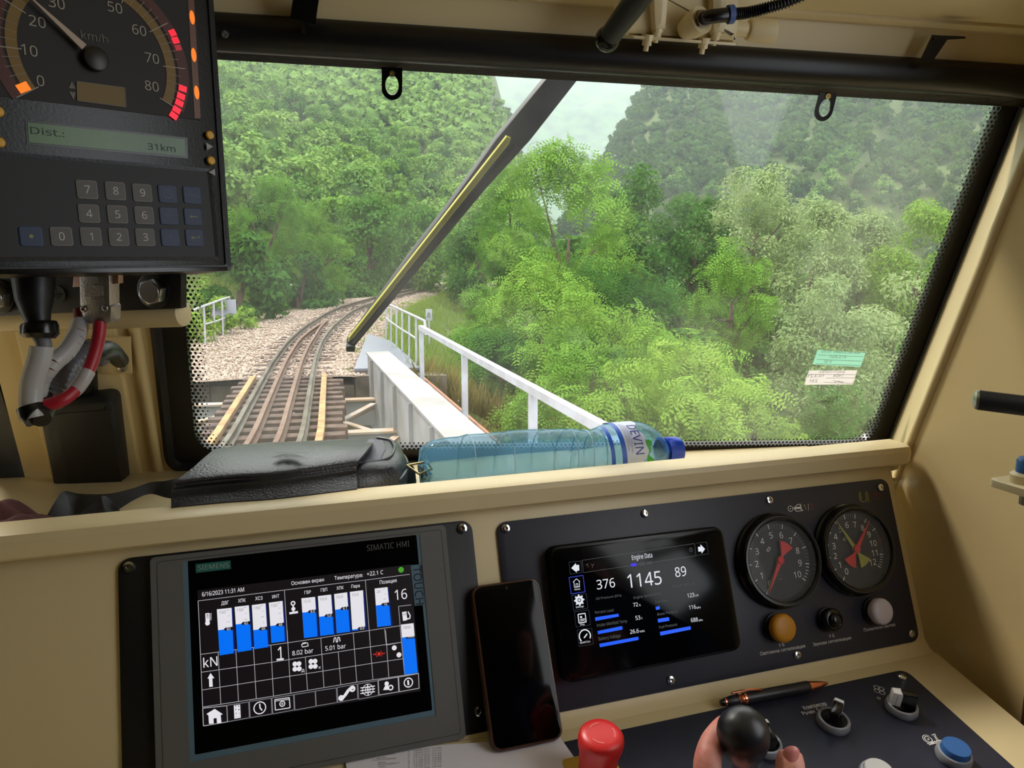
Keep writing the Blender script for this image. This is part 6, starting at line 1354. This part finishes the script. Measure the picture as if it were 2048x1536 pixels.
MB().tube([T3[0], T3[0]+(T3[0]-T3[1])*.6, T3[0]+(T3[0]-T3[1])*2+V(0, 0, -.05)], .028, 10).build('top_rail', RW, r3_); 
sg_ = [at(x, y, 22.6) for x, y in (g4(245, 160), g4(438, 152), g4(445, 272), g4(250, 285))]
sb = thing('sign_board', sg_[3], 'blank grey sign board behind the left railing', 'sign'); g = MB(); n_ = nrm(np.cross(sg_[1]-sg_[0], sg_[3]-sg_[0])); g.add(sg_+[p+n_*.02 for p in sg_], [(0, 1, 2, 3), (7, 6, 5, 4), (0, 4, 5, 1), (1, 5, 6, 2), (2, 6, 7, 3), (3, 7, 4, 0)], smooth=False); g.build('board', mat('grey_board', (150, 150, 164), .6), sb)
pc_ = (sg_[2]+sg_[3])/2; MB().tube([pc_+V(.0, .05, .3), V(pc_[0], pc_[1]+.05, -2.4)], .03, 8).build('post', RW, sb)
wp_ = thing('platform_plate', gnd(780, 700, -2.12), 'grey checkered steel platform plate beyond the white girder', 'platform')
pts = [gnd(708, 737, -2.1), gnd(842, 735, -2.1), gnd(782, 681, -2.1), gnd(735, 667, -2.1)]; GP = Fr((0, 0, -2.1), (1, 0, 0), (0, 1, 0)); MB().prism(GP, [p[:2] for p in pts], -.05, 0, .01, smooth=False).build('plate', mat('grey_steel_plate', (112, 116, 126), .5, metal=.2, bump=.6, bscale=25), wp_)
MB().beam(pts[0]+V(0, .1, -.09), pts[1]+V(0, .1, -.09), .1, .1).build('plate_support', RST, wp_)
kp = gnd(857, 652, -2.2); kb = thing('kilometre_board', kp, 'small white kilometre board with the figure 8 right of the track', 'sign')
k0, k1 = up_at(kp, g4(1935, 320)), up_at(kp, g4(1985, 230)); wd = np.linalg.norm((k1-k0)[:2]); KBf = Fr((k0[0], k0[1], k0[2]), CR, (0, 0, 1)); hh = k1[2]-k0[2]
MB().box(KBf, 0, 0, -.03, wd, hh, 0, .004).build('board', RW, kb); g = MB(); g.text(KBf, '8', wd/2, hh*.28, hh*.42, None, 0, .003, 0, .02, 'C'); g.build('figure', BINK, kb); MB().tube([KBf.w(wd/2, 0, -.02), KBf.w(wd/2, -.75, -.02)], .03, 8).build('post', RW, kb)

# ================================================================== VEGETATION
def leaf_mat(name, ca, cb, dark=(40, 70, 26), tl=.22, hue=.0):
    m = bpy.data.materials.new(name); m.use_nodes = True; n = m.node_tree; n.nodes.clear(); N = n.nodes.new; l = n.links.new
    o = N('ShaderNodeOutputMaterial'); d = N('ShaderNodeBsdfDiffuse'); t = N('ShaderNodeBsdfTranslucent'); x = N('ShaderNodeMixShader'); x.inputs[0].default_value = tl
    a = N('ShaderNodeAttribute'); a.attribute_name = 'tint'; oi = N('ShaderNodeObjectInfo'); ad = N('ShaderNodeMath'); ad.operation = 'MULTIPLY_ADD'; ad.inputs[1].default_value = .55; 
    l(oi.outputs['Random'], ad.inputs[0]); mu = N('ShaderNodeMath'); mu.operation = 'MULTIPLY'; mu.inputs[1].default_value = .45; l(a.outputs['Fac'], mu.inputs[0]); l(mu.outputs[0], ad.inputs[2])
    mx = N('ShaderNodeMix'); mx.data_type = 'RGBA'; mx.inputs['A'].default_value = rgb(ca); mx.inputs['B'].default_value = rgb(cb); l(ad.outputs[0], mx.inputs['Factor'])
    l(mx.outputs['Result'], d.inputs[0]); br_ = N('ShaderNodeMix'); br_.data_type = 'RGBA'; br_.inputs['Factor'].default_value = .35; br_.inputs['B'].default_value = rgb((152, 182, 84)); l(mx.outputs['Result'], br_.inputs['A']); l(br_.outputs['Result'], t.inputs[0])
    l(d.outputs[0], x.inputs[1]); l(t.outputs[0], x.inputs[2]); l(x.outputs[0], o.inputs[0]); MATS[name] = m; return m
LM = {'acacia': leaf_mat('locust_leaf', (72, 119, 39), (128, 163, 68)), 'dark': leaf_mat('dark_leaf', (44, 83, 35), (87, 128, 57)), 'pale': leaf_mat('pale_leaf', (111, 135, 89), (163, 178, 124), tl=.3), 'hill': leaf_mat('hill_leaf', (80, 120, 60), (146, 176, 92)), 'lime': leaf_mat('lime_leaf', (100, 139, 50), (152, 176, 81)), 'mid': leaf_mat('ridge_leaf', (46, 78, 39), (96, 122, 65))}
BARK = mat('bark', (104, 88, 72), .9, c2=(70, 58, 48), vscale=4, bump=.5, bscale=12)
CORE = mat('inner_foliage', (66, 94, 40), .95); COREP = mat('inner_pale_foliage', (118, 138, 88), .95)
def leaves(n, blobs, size, seed, aspect=.55, droop=.35, updown=.6):
    r = np.random.default_rng(seed); B = np.array(blobs); w = B[:, 3]**2; k = r.choice(len(B), n, p=w/w.sum())
    u = r.normal(size=(n, 3)); u[:, 2] += .35; u /= np.linalg.norm(u, axis=1)[:, None]
    rad = B[k, 3]*(1-.8*r.random(n)**2); c = B[k, :3]+u*rad[:, None]*np.array([1, 1, .8])
    nn = u+np.array([0, 0, updown])+r.normal(size=(n, 3))*.55; nn /= np.linalg.norm(nn, axis=1)[:, None]
    a = u-(u*nn).sum(1)[:, None]*nn+r.normal(size=(n, 3))*.5-np.array([0, 0, droop]); a -= (a*nn).sum(1)[:, None]*nn; a /= np.linalg.norm(a, axis=1)[:, None]; b = np.cross(nn, a)
    return c, a, b, nn, r
def leaf_quads(c, a, b, s, aspect):
    n = len(c); s = s[:, None]
    v = np.stack([c-a*s*.5, c+b*s*aspect*.5, c+a*s*.5, c-b*s*aspect*.5], 1).reshape(-1, 3); f = np.arange(4*n).reshape(n, 4); return v, f
def fronds(c, a, b, nn, s, pairs=5):            # compound leaf: paired leaflets along a drooping stem
    out = []; 
    for k in range(pairs):
        t = (k+.7)/pairs; base = c+a*(s*(t-.5))[:, None]-nn*(s*.25*t*t)[:, None]
        for sg2 in (-1, 1):
            d = b*sg2+a*.35; L = s*.30*(1-.35*abs(t-.45)*2); W2 = s*.055; q = np.cross(nn, d)
            tip = base+d*L[:, None]-nn*(L*.15)[:, None]; m1 = (base+tip)/2+a*W2[:, None]; m2 = (base+tip)/2-a*W2[:, None]; out.append(np.stack([base, m1, tip, m2], 1))
    v = np.concatenate(out, 0).reshape(-1, 3); return v, np.arange(len(v)).reshape(-1, 4)
def blobs_for(seed, R, H, n, top=.0, flat=.75, lean=(0, 0)):
    r = random.Random(seed); out = []
    for i in range(n):
        while True:
            x, y, z = r.uniform(-1, 1), r.uniform(-1, 1), r.uniform(-1, 1)
            q = x*x+y*y+z*z
            if .25 < q < 1: break
        w = 1-.35*max(0, z)
        out.append((x*R*.78*w+lean[0]*z, y*R*.78*w+lean[1]*z, H+z*R*flat, R*r.uniform(.22, .36)))
    return out
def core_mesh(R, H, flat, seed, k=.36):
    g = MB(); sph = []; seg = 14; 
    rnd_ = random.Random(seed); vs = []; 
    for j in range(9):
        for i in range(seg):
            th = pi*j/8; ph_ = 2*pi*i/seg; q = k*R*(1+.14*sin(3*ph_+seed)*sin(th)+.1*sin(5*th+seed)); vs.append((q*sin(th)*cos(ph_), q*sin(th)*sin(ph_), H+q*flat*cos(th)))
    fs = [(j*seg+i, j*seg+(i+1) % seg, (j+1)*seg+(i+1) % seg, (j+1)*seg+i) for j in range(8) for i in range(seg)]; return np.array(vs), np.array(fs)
def make_tree(name, kind, R, H, flat, n, size, seed, loc, label, cat, group=None, nb=34, frond=False, aspect=.55, core=True, trunk=True, lean=(0, 0), limbs=5, th=None, droop=.35):
    """crown centre at height H above the base, radius R"""
    t = thing(name, loc, label, cat, group); B = blobs_for(seed, R, H, nb, flat=flat, lean=lean); c, a, b, nn, r = leaves(n, B, size, seed, droop=droop); s = size*r.uniform(.6, 1.3, n)
    v, f = fronds(c, a, b, nn, s*1.6) if frond else leaf_quads(c, a, b, s, aspect)
    tint = r.random(n); tint = np.tile(tint, 10) if frond else tint; mi = np.zeros(len(f))
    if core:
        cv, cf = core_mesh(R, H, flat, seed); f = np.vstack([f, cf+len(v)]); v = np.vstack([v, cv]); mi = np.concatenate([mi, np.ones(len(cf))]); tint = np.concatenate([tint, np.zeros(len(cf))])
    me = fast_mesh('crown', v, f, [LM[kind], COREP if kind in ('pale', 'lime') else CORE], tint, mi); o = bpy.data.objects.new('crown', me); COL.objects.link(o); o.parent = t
    if trunk:
        rr2 = random.Random(seed); g = MB(); tr_ = th or R*.055; g.tube([V(0, 0, -.3), V(.03*R, 0, H*.4), V(lean[0]*.2, .02*R, H*.8), V(0, 0, H)], [tr_*1.3, tr_, tr_*.8, tr_*.4], 8)
        for k in range(limbs): a_ = rr2.uniform(0, 6.28); z0 = H*rr2.uniform(.45, .85); q = B[rr2.randrange(len(B))]; g.tube(spline([V(0, 0, z0), V(q[0]*.45, q[1]*.45, z0*.5+q[2]*.5-.1), V(q[0], q[1], q[2])], 4), [tr_*.5, tr_*.47, tr_*.43, tr_*.4, tr_*.36, tr_*.3, tr_*.24, tr_*.2, tr_*.12], 6)
        vs_, fs_ = np.array(g.v), g.f; me = bpy.data.meshes.new('trunk'); me.from_pydata(g.v, [], g.f); me.materials.append(BARK); me.polygons.foreach_set('use_smooth', [True]*len(g.f)); o = bpy.data.objects.new('trunk', me); COL.objects.link(o); o.parent = t
    BASE[t.name] = np.array(loc, float); return t
def topat(q, dist, H, R, flat):       # base position so that the crown top is seen at pixel q
    p = at(q[0], q[1], dist); return V(p[0], p[1], p[2]-H-R*flat*1.05)
# near trees on the right, each its own
def T(name, kind, q, dist, R, flat, n, size, seed, label, H=None, **k):
    k['core'] = False
    H = H or R*1.7; loc = topat(q, dist, H, R, flat); return make_tree(name, kind, R, H, flat, n, size, seed, loc, label, 'tree' if 'tree' in name else 'bush', **k)
T('locust_tree', 'acacia', (1140, 268), 25, 2.7, 1.15, 2600, .30, 11, 'tall bright green locust tree right of the wiper with bare branches showing', frond=True, nb=44, core=False, H=6.5, limbs=6, th=.10)
T('locust_tree', 'acacia', (1025, 330), 30, 2.2, 1.1, 1500, .30, 12, 'green locust tree just behind the wiper arm', frond=True, nb=30)
T('broadleaf_tree', 'dark', (1300, 345), 36, 3.0, 1.0, 11000, .22, 13, 'dark green tree behind the tall locust tree on its right')
T('broadleaf_tree', 'dark', (1395, 395), 40, 2.6, 1.0, 9000, .22, 14, 'small dark tree between the locust and the pale willows')
T('locust_tree', 'acacia', (1470, 490), 25, 2.0, .85, 1700, .26, 15, 'rounded mid green tree in front of the pale willows', frond=True, nb=30)
T('locust_tree', 'dark', (1245, 470), 22, 2.0, 1.0, 1800, .26, 16, 'darker green locust crown below the tall locust tree', frond=True, nb=30)
T('willow_tree', 'pale', (1520, 312), 40, 3.0, 1.25, 17100, 0.197, 21, 'tall pale grey green willow, leftmost of the willows', nb=50, aspect=.4)
T('willow_tree', 'pale', (1635, 385), 36, 2.5, 1.3, 14250, 0.197, 22, 'pale grey green willow behind the right rounded tree', nb=46, aspect=.4)
T('willow_tree', 'pale', (1730, 405), 40, 2.6, 1.2, 14250, 0.197, 23, 'pale willow above the green windscreen sticker', nb=46, aspect=.4)
T('willow_tree', 'pale', (1655, 540), 22, 2.0, 1.5, 17100, 0.139, 24, 'nearest pale willow behind the windscreen stickers', nb=50, aspect=.4)
T('willow_tree', 'lime', (1850, 400), 36, 2.7, 1.2, 13300, 0.189, 25, 'yellow green willow at the right edge of the windscreen', nb=46, aspect=.4)
T('willow_tree', 'pale', (1790, 560), 26, 2.4, 1.4, 15200, 0.164, 26, 'pale willow low down beside the right windscreen edge', nb=46, aspect=.4)
T('willow_tree', 'pale', (1420, 420), 44, 2.4, 1.2, 9500, 0.205, 27, 'small pale willow left of the tall one', nb=40, aspect=.4)
for i, (q, d, R, kind, lb) in enumerate((((1085, 520), 17, 1.5, 'acacia', 'bright green leafy bush at the foot of the tall locust tree'), ((985, 545), 21, 1.4, 'acacia', 'green bush right of the curving track near the kilometre board'), ((1190, 560), 14.5, 1.7, 'acacia', 'broad green bush above the middle of the bridge railing'),
        ((1330, 600), 13.5, 1.7, 'acacia', 'green bush left of the yellowish fronds'), ((1440, 655), 11.5, 1.5, 'lime', 'yellow green frond bush left of the stickers'), ((1290, 700), 10.5, 1.4, 'lime', 'lime green frond bush above the bottle cap'), ((1120, 690), 12.5, 1.3, 'acacia', 'dark centred green bush just beyond the bridge railing'),
        ((1530, 760), 10.5, 1.2, 'lime', 'low lime bush under the maker mark on the glass'), ((1000, 640), 16, 1.1, 'dark', 'darker low bush beyond the first railing post'), ((1400, 790), 9.5, 1.0, 'lime', 'lowest lime bush at the bottom of the windscreen'), ((1640, 790), 13, 1.6, 'dark', 'dark green bush under the white sticker'))):
    T('locust_bush', kind, q, d, R, .95, 1500, .17 if d < 13 else .20, 40+i, lb, H=R*1.35, frond=True, nb=26, trunk=True, limbs=3)
# left side, near the track
for i, (q, d, R, kind, lb, fr_) in enumerate((((520, 345), 33, 2.6, 'acacia', 'bright green locust tree at the left edge of the windscreen', True), ((620, 400), 36, 2.4, 'acacia', 'green locust tree second from the left edge above the track', True), ((735, 380), 44, 3.0, 'dark', 'green tree above the bend left of the wiper tip', False),
        ((840, 400), 50, 3.0, 'dark', 'dark tree where the track disappears behind the wiper', False), ((470, 470), 27, 1.8, 'dark', 'dark bush under the left locust tree', False), ((590, 500), 33, 1.9, 'dark', 'round dark bush left of the curving track', False), ((690, 505), 42, 2.2, 'dark', 'bush at the far left of the track bend', False),
        ((900, 440), 47, 2.8, 'acacia', 'green tree right behind the wiper blade', False), ((780, 490), 52, 2.4, 'dark', 'low bush behind the far track bend', False), ((960, 420), 42, 2.6, 'dark', 'dark tree between wiper and locust trees', False))):
    T('broadleaf_tree' if R > 2.1 else 'leafy_bush', kind, q, d, R, 1.0, 1900 if fr_ else 7000, .30 if fr_ else .24, 70+i, lb, frond=fr_, H=R*1.2, nb=30)
for i, (q, d, R, lb) in enumerate((((440, 590), 22.5, .55, 'small yellow green shrub left of the sign board'), ((487, 605), 24.0, .60, 'yellow green shrub right of the sign board'), ((415, 560), 25.5, .9, 'taller yellow green shrub behind the left railing'), ((390, 610), 20.5, .5, 'shrub at the windscreen edge behind the left railing'))):
    T('young_shrub', 'lime', q, d, R, 1.1, 900, .12, 90+i, lb, H=R*1.1, nb=16, limbs=2)
# wooded hillside: copies of a few templates
PRO = []
for k, (kind, R, flat, seed) in enumerate((('hill', 2.6, 1.0, 101), ('hill', 2.9, .85, 102), ('dark', 2.4, 1.1, 103), ('acacia', 2.7, .9, 104), ('hill', 3.0, 1.15, 105))):
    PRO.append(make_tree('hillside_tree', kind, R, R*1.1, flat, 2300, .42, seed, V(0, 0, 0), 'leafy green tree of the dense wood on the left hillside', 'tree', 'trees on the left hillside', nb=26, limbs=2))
r = random.Random(5); placed = []; tries = 0
while len(placed) < 760 and tries < 30000:
    tries += 1; a_ = radians(r.uniform(-17, 20.5)); rad = 42*(300/42)**(r.random()**.75); x, y = rad*sin(a_), rad*cos(a_)
    dd, _s = sd(V(x, y)); 
    if dd[0] > -6.0: continue
    if any((x-p[0])**2+(y-p[1])**2 < (2.5+rad*.010)**2 for p in placed): continue
    placed.append((x, y, rad))
placed.sort(key=lambda p: p[2]); zz = gz([p[0] for p in placed], [p[1] for p in placed]); restL = [(p[0], p[1], z) for p, z in zip(placed[296:], zz[296:])]
for i, (p, z) in enumerate(list(zip(placed, zz))[:296]):
    src = PRO[i % 5]; s_ = r.uniform(.75, 1.25)
    if i < 5: src.location = (p[0], p[1], z); src.rotation_euler[2] = r.random()*6
    else: copy_tree(src, (p[0], p[1], z), r.random()*6.28, s_)
MP_ = []
for k, (kind, R, flat, seed) in enumerate((('mid', 3.4, .9, 201), ('mid', 3.0, 1.1, 202), ('hill', 3.2, 1.0, 203))):
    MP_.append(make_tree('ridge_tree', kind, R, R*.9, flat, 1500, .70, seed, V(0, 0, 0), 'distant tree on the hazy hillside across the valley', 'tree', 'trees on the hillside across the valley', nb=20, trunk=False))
placed = []; tries = 0
while len(placed) < 1300 and tries < 12000:
    tries += 1; a_ = radians(r.uniform(18, 56)); rad = r.uniform(150, 460); x, y = rad*sin(a_), rad*cos(a_)
    if vnoise(x, y, 26, 4) > .72 and r.random() < .7: continue
    if any((x-p[0])**2+(y-p[1])**2 < 25 for p in placed): continue
    placed.append((x, y, rad))
placed.sort(key=lambda p: p[2]); zz = gz([p[0] for p in placed], [p[1] for p in placed]); rest = []
for i, (p, z) in enumerate(zip(placed, zz)):
    if i < 3: MP_[i].location = (p[0], p[1], z)
    elif i < 290: copy_tree(MP_[i % 3], (p[0], p[1], z), r.random()*6.28, r.uniform(.8, 1.25))
    else: rest.append((p[0], p[1], z))
far_v = []; far_f = []; off0 = 0; tints = []
tmpl = []
for k in range(4):
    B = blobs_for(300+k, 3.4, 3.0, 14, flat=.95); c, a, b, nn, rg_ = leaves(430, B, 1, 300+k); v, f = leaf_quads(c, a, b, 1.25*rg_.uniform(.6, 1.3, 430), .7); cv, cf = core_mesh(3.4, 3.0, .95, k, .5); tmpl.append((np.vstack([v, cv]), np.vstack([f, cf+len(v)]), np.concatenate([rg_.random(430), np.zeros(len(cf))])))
def forest(name, pts, kind, label, sc0=1):
    far_v = []; far_f = []; off0 = 0; tints = []
    for i, (x, y, z) in enumerate(pts):
        v, f, t_ = tmpl[i % 4]; s_ = r.uniform(.8, 1.3)*sc0; far_v.append(v*s_+np.array([x, y, z])); far_f.append(f+off0); off0 += len(v); tints.append(t_*.6+r.random()*.4)
    me = fast_mesh(name, np.vstack(far_v), np.vstack(far_f), [LM[kind]], np.concatenate(tints)); o = bpy.data.objects.new(name, me); COL.objects.link(o); o['kind'] = 'stuff'; tag(o, label, 'woodland')
forest('ridge_forest', rest, 'mid', 'remaining woodland on the upper hillside across the valley'); forest('upper_left_forest', restL, 'hill', 'woodland high up on the left hillside behind the single trees', .95)
side = []; tries = 0
while len(side) < 260 and tries < 6000:
    tries += 1; a_ = radians(r.uniform(-37, -15)); rad = 24*(170/24)**r.random(); x, y = rad*sin(a_), rad*cos(a_)
    if sd(V(x, y))[0][0] > -8 or any((x-p[0])**2+(y-p[1])**2 < (2.6+rad*.01)**2 for p in side): continue
    side.append((x, y))
zz = gz([p[0] for p in side], [p[1] for p in side]); forest('side_forest', [(p[0], p[1], z) for p, z in zip(side, zz)], 'hill', 'wood on the slope left of the bridge, beyond the windscreen edge', .85)
VT = make_tree('valley_tree', 'dark', 2.8, 3.0, 1.0, 3600, .40, 401, V(0, 0, 0), 'green tree on the valley floor behind the near trees', 'tree', 'trees on the valley floor', nb=26, limbs=2, core=False)
VT2 = make_tree('valley_tree', 'hill', 2.8, 3.0, 1.0, 3600, .40, 402, V(0, 0, 0), 'green tree on the valley floor behind the near trees', 'tree', 'trees on the valley floor', nb=26, limbs=2, core=False)
pl_ = []; tries = 0
while len(pl_) < 110 and tries < 5000:
    tries += 1; a_ = radians(r.uniform(17, 56)); rad = 34*(175/34)**r.random(); x, y = rad*sin(a_), rad*cos(a_)
    if sd(V(x, y))[0][0] < 9 or any((x-p[0])**2+(y-p[1])**2 < 14+rad*.12 for p in pl_): continue
    pl_.append((x, y))
zz = gz([p[0] for p in pl_], [p[1] for p in pl_])
for i, (p, z) in enumerate(zip(pl_, zz)):
    if i < 2: (VT, VT2)[i].location = (p[0], p[1], z)
    else: copy_tree((VT, VT2)[i % 2], (p[0], p[1], z), r.random()*6.28, r.uniform(.75, 1.3))
# weeds and grass around the embankment
def tufts(n, seed, region, h, m, name, label):
    rg2 = np.random.default_rng(seed); pts = region(rg2, n); n = len(pts); z = gz(pts[:, 0], pts[:, 1]); vs = []; a = rg2.random((n, 6))*6.28; L = h*rg2.uniform(.5, 1.3, (n, 6)); out = []
    for k in range(6):
        c = np.stack([pts[:, 0]+.05*np.cos(a[:, k])*k*.4, pts[:, 1]+.05*np.sin(a[:, k])*k*.4, z-.02], 1); dr = np.stack([np.cos(a[:, k])*.45, np.sin(a[:, k])*.45, np.ones(n)], 1)*L[:, k][:, None]; w = np.stack([-np.sin(a[:, k]), np.cos(a[:, k]), 0*z], 1)*.014*(h/.25)
        out.append(np.stack([c-w, c+w, c+dr*.6+w*.7, c+dr], 1))
    v = np.concatenate(out).reshape(-1, 3); me = fast_mesh(name, v, np.arange(len(v)).reshape(-1, 4), [m], np.tile(rg2.random(n), 6)); o = bpy.data.objects.new(name, me); COL.objects.link(o); o['kind'] = 'stuff'; tag(o, label, 'grass'); return o
def regL(g, n):
    s = g.uniform(S0+.5, 60, n); d = -(3.6+g.random(n)**1.6*5); P = np.stack([np.interp(s, CS, CLs[:, 0])+np.interp(s, CS, CNR[:, 0])*d, np.interp(s, CS, CLs[:, 1])+np.interp(s, CS, CNR[:, 1])*d], 1); return P
def regR(g, n):
    s = g.uniform(S0+.2, 45, n); d = 2.0+g.random(n)**1.3*7; return np.stack([np.interp(s, CS, CLs[:, 0])+np.interp(s, CS, CNR[:, 0])*d, np.interp(s, CS, CLs[:, 1])+np.interp(s, CS, CNR[:, 1])*d], 1)
def regV(g, n): return np.stack([g.uniform(3.0, 9, n), g.uniform(6, 15, n)], 1)
GRM = leaf_mat('grass_blade', (104, 132, 53), (156, 165, 89)); WEED = leaf_mat('dry_weed', (113, 107, 61), (148, 119, 81))
tufts(5000, 1, regL, .22, GRM, 'grass_tufts', 'green grass tufts along the left edge of the ballast'); tufts(3500, 2, regR, .30, GRM, 'grass_tufts', 'grass and weeds on the bank right of the track'); tufts(4500, 3, regV, .55, WEED, 'dry_weeds', 'brownish weeds on the slope beyond the bridge railing')
def regB(g, n):
    s = S0+.6+g.random(n)**1.3*30; d = np.where(g.random(n) < .6, g.normal(-3.0, .45, n), g.normal(1.35, .22, n)); k = vnoise(s*4, d*3, 2.0, 6) > .1; s, d = s[k], d[k]
    return np.stack([np.interp(s, CS, CLs[:, 0])+np.interp(s, CS, CNR[:, 0])*d, np.interp(s, CS, CLs[:, 1])+np.interp(s, CS, CNR[:, 1])*d], 1)
gz0 = gz; gz = lambda x, y: np.full(len(x), ZR-.20); tufts(1500, 7, regB, .13, GRM, 'grass_tufts', 'thin grass growing through the ballast stones beside the rails'); gz = gz0
# ---------------- valley haze
hz = bpy.data.materials.new('valley_haze'); hz.use_nodes = True; n = hz.node_tree; n.nodes.clear(); o_ = n.nodes.new('ShaderNodeOutputMaterial'); vs_ = n.nodes.new('ShaderNodeVolumeScatter'); vs_.inputs['Color'].default_value = (.76, .86, .95, 1); vs_.inputs['Density'].default_value = .00042; vs_.inputs['Anisotropy'].default_value = .1
n.links.new(vs_.outputs[0], o_.inputs['Volume'])
g = MB(); g.box(WORLD, -900, 18, -60, 2600, 2700, 1200); hb = g.build('valley_haze', hz); hb['kind'] = 'structure'
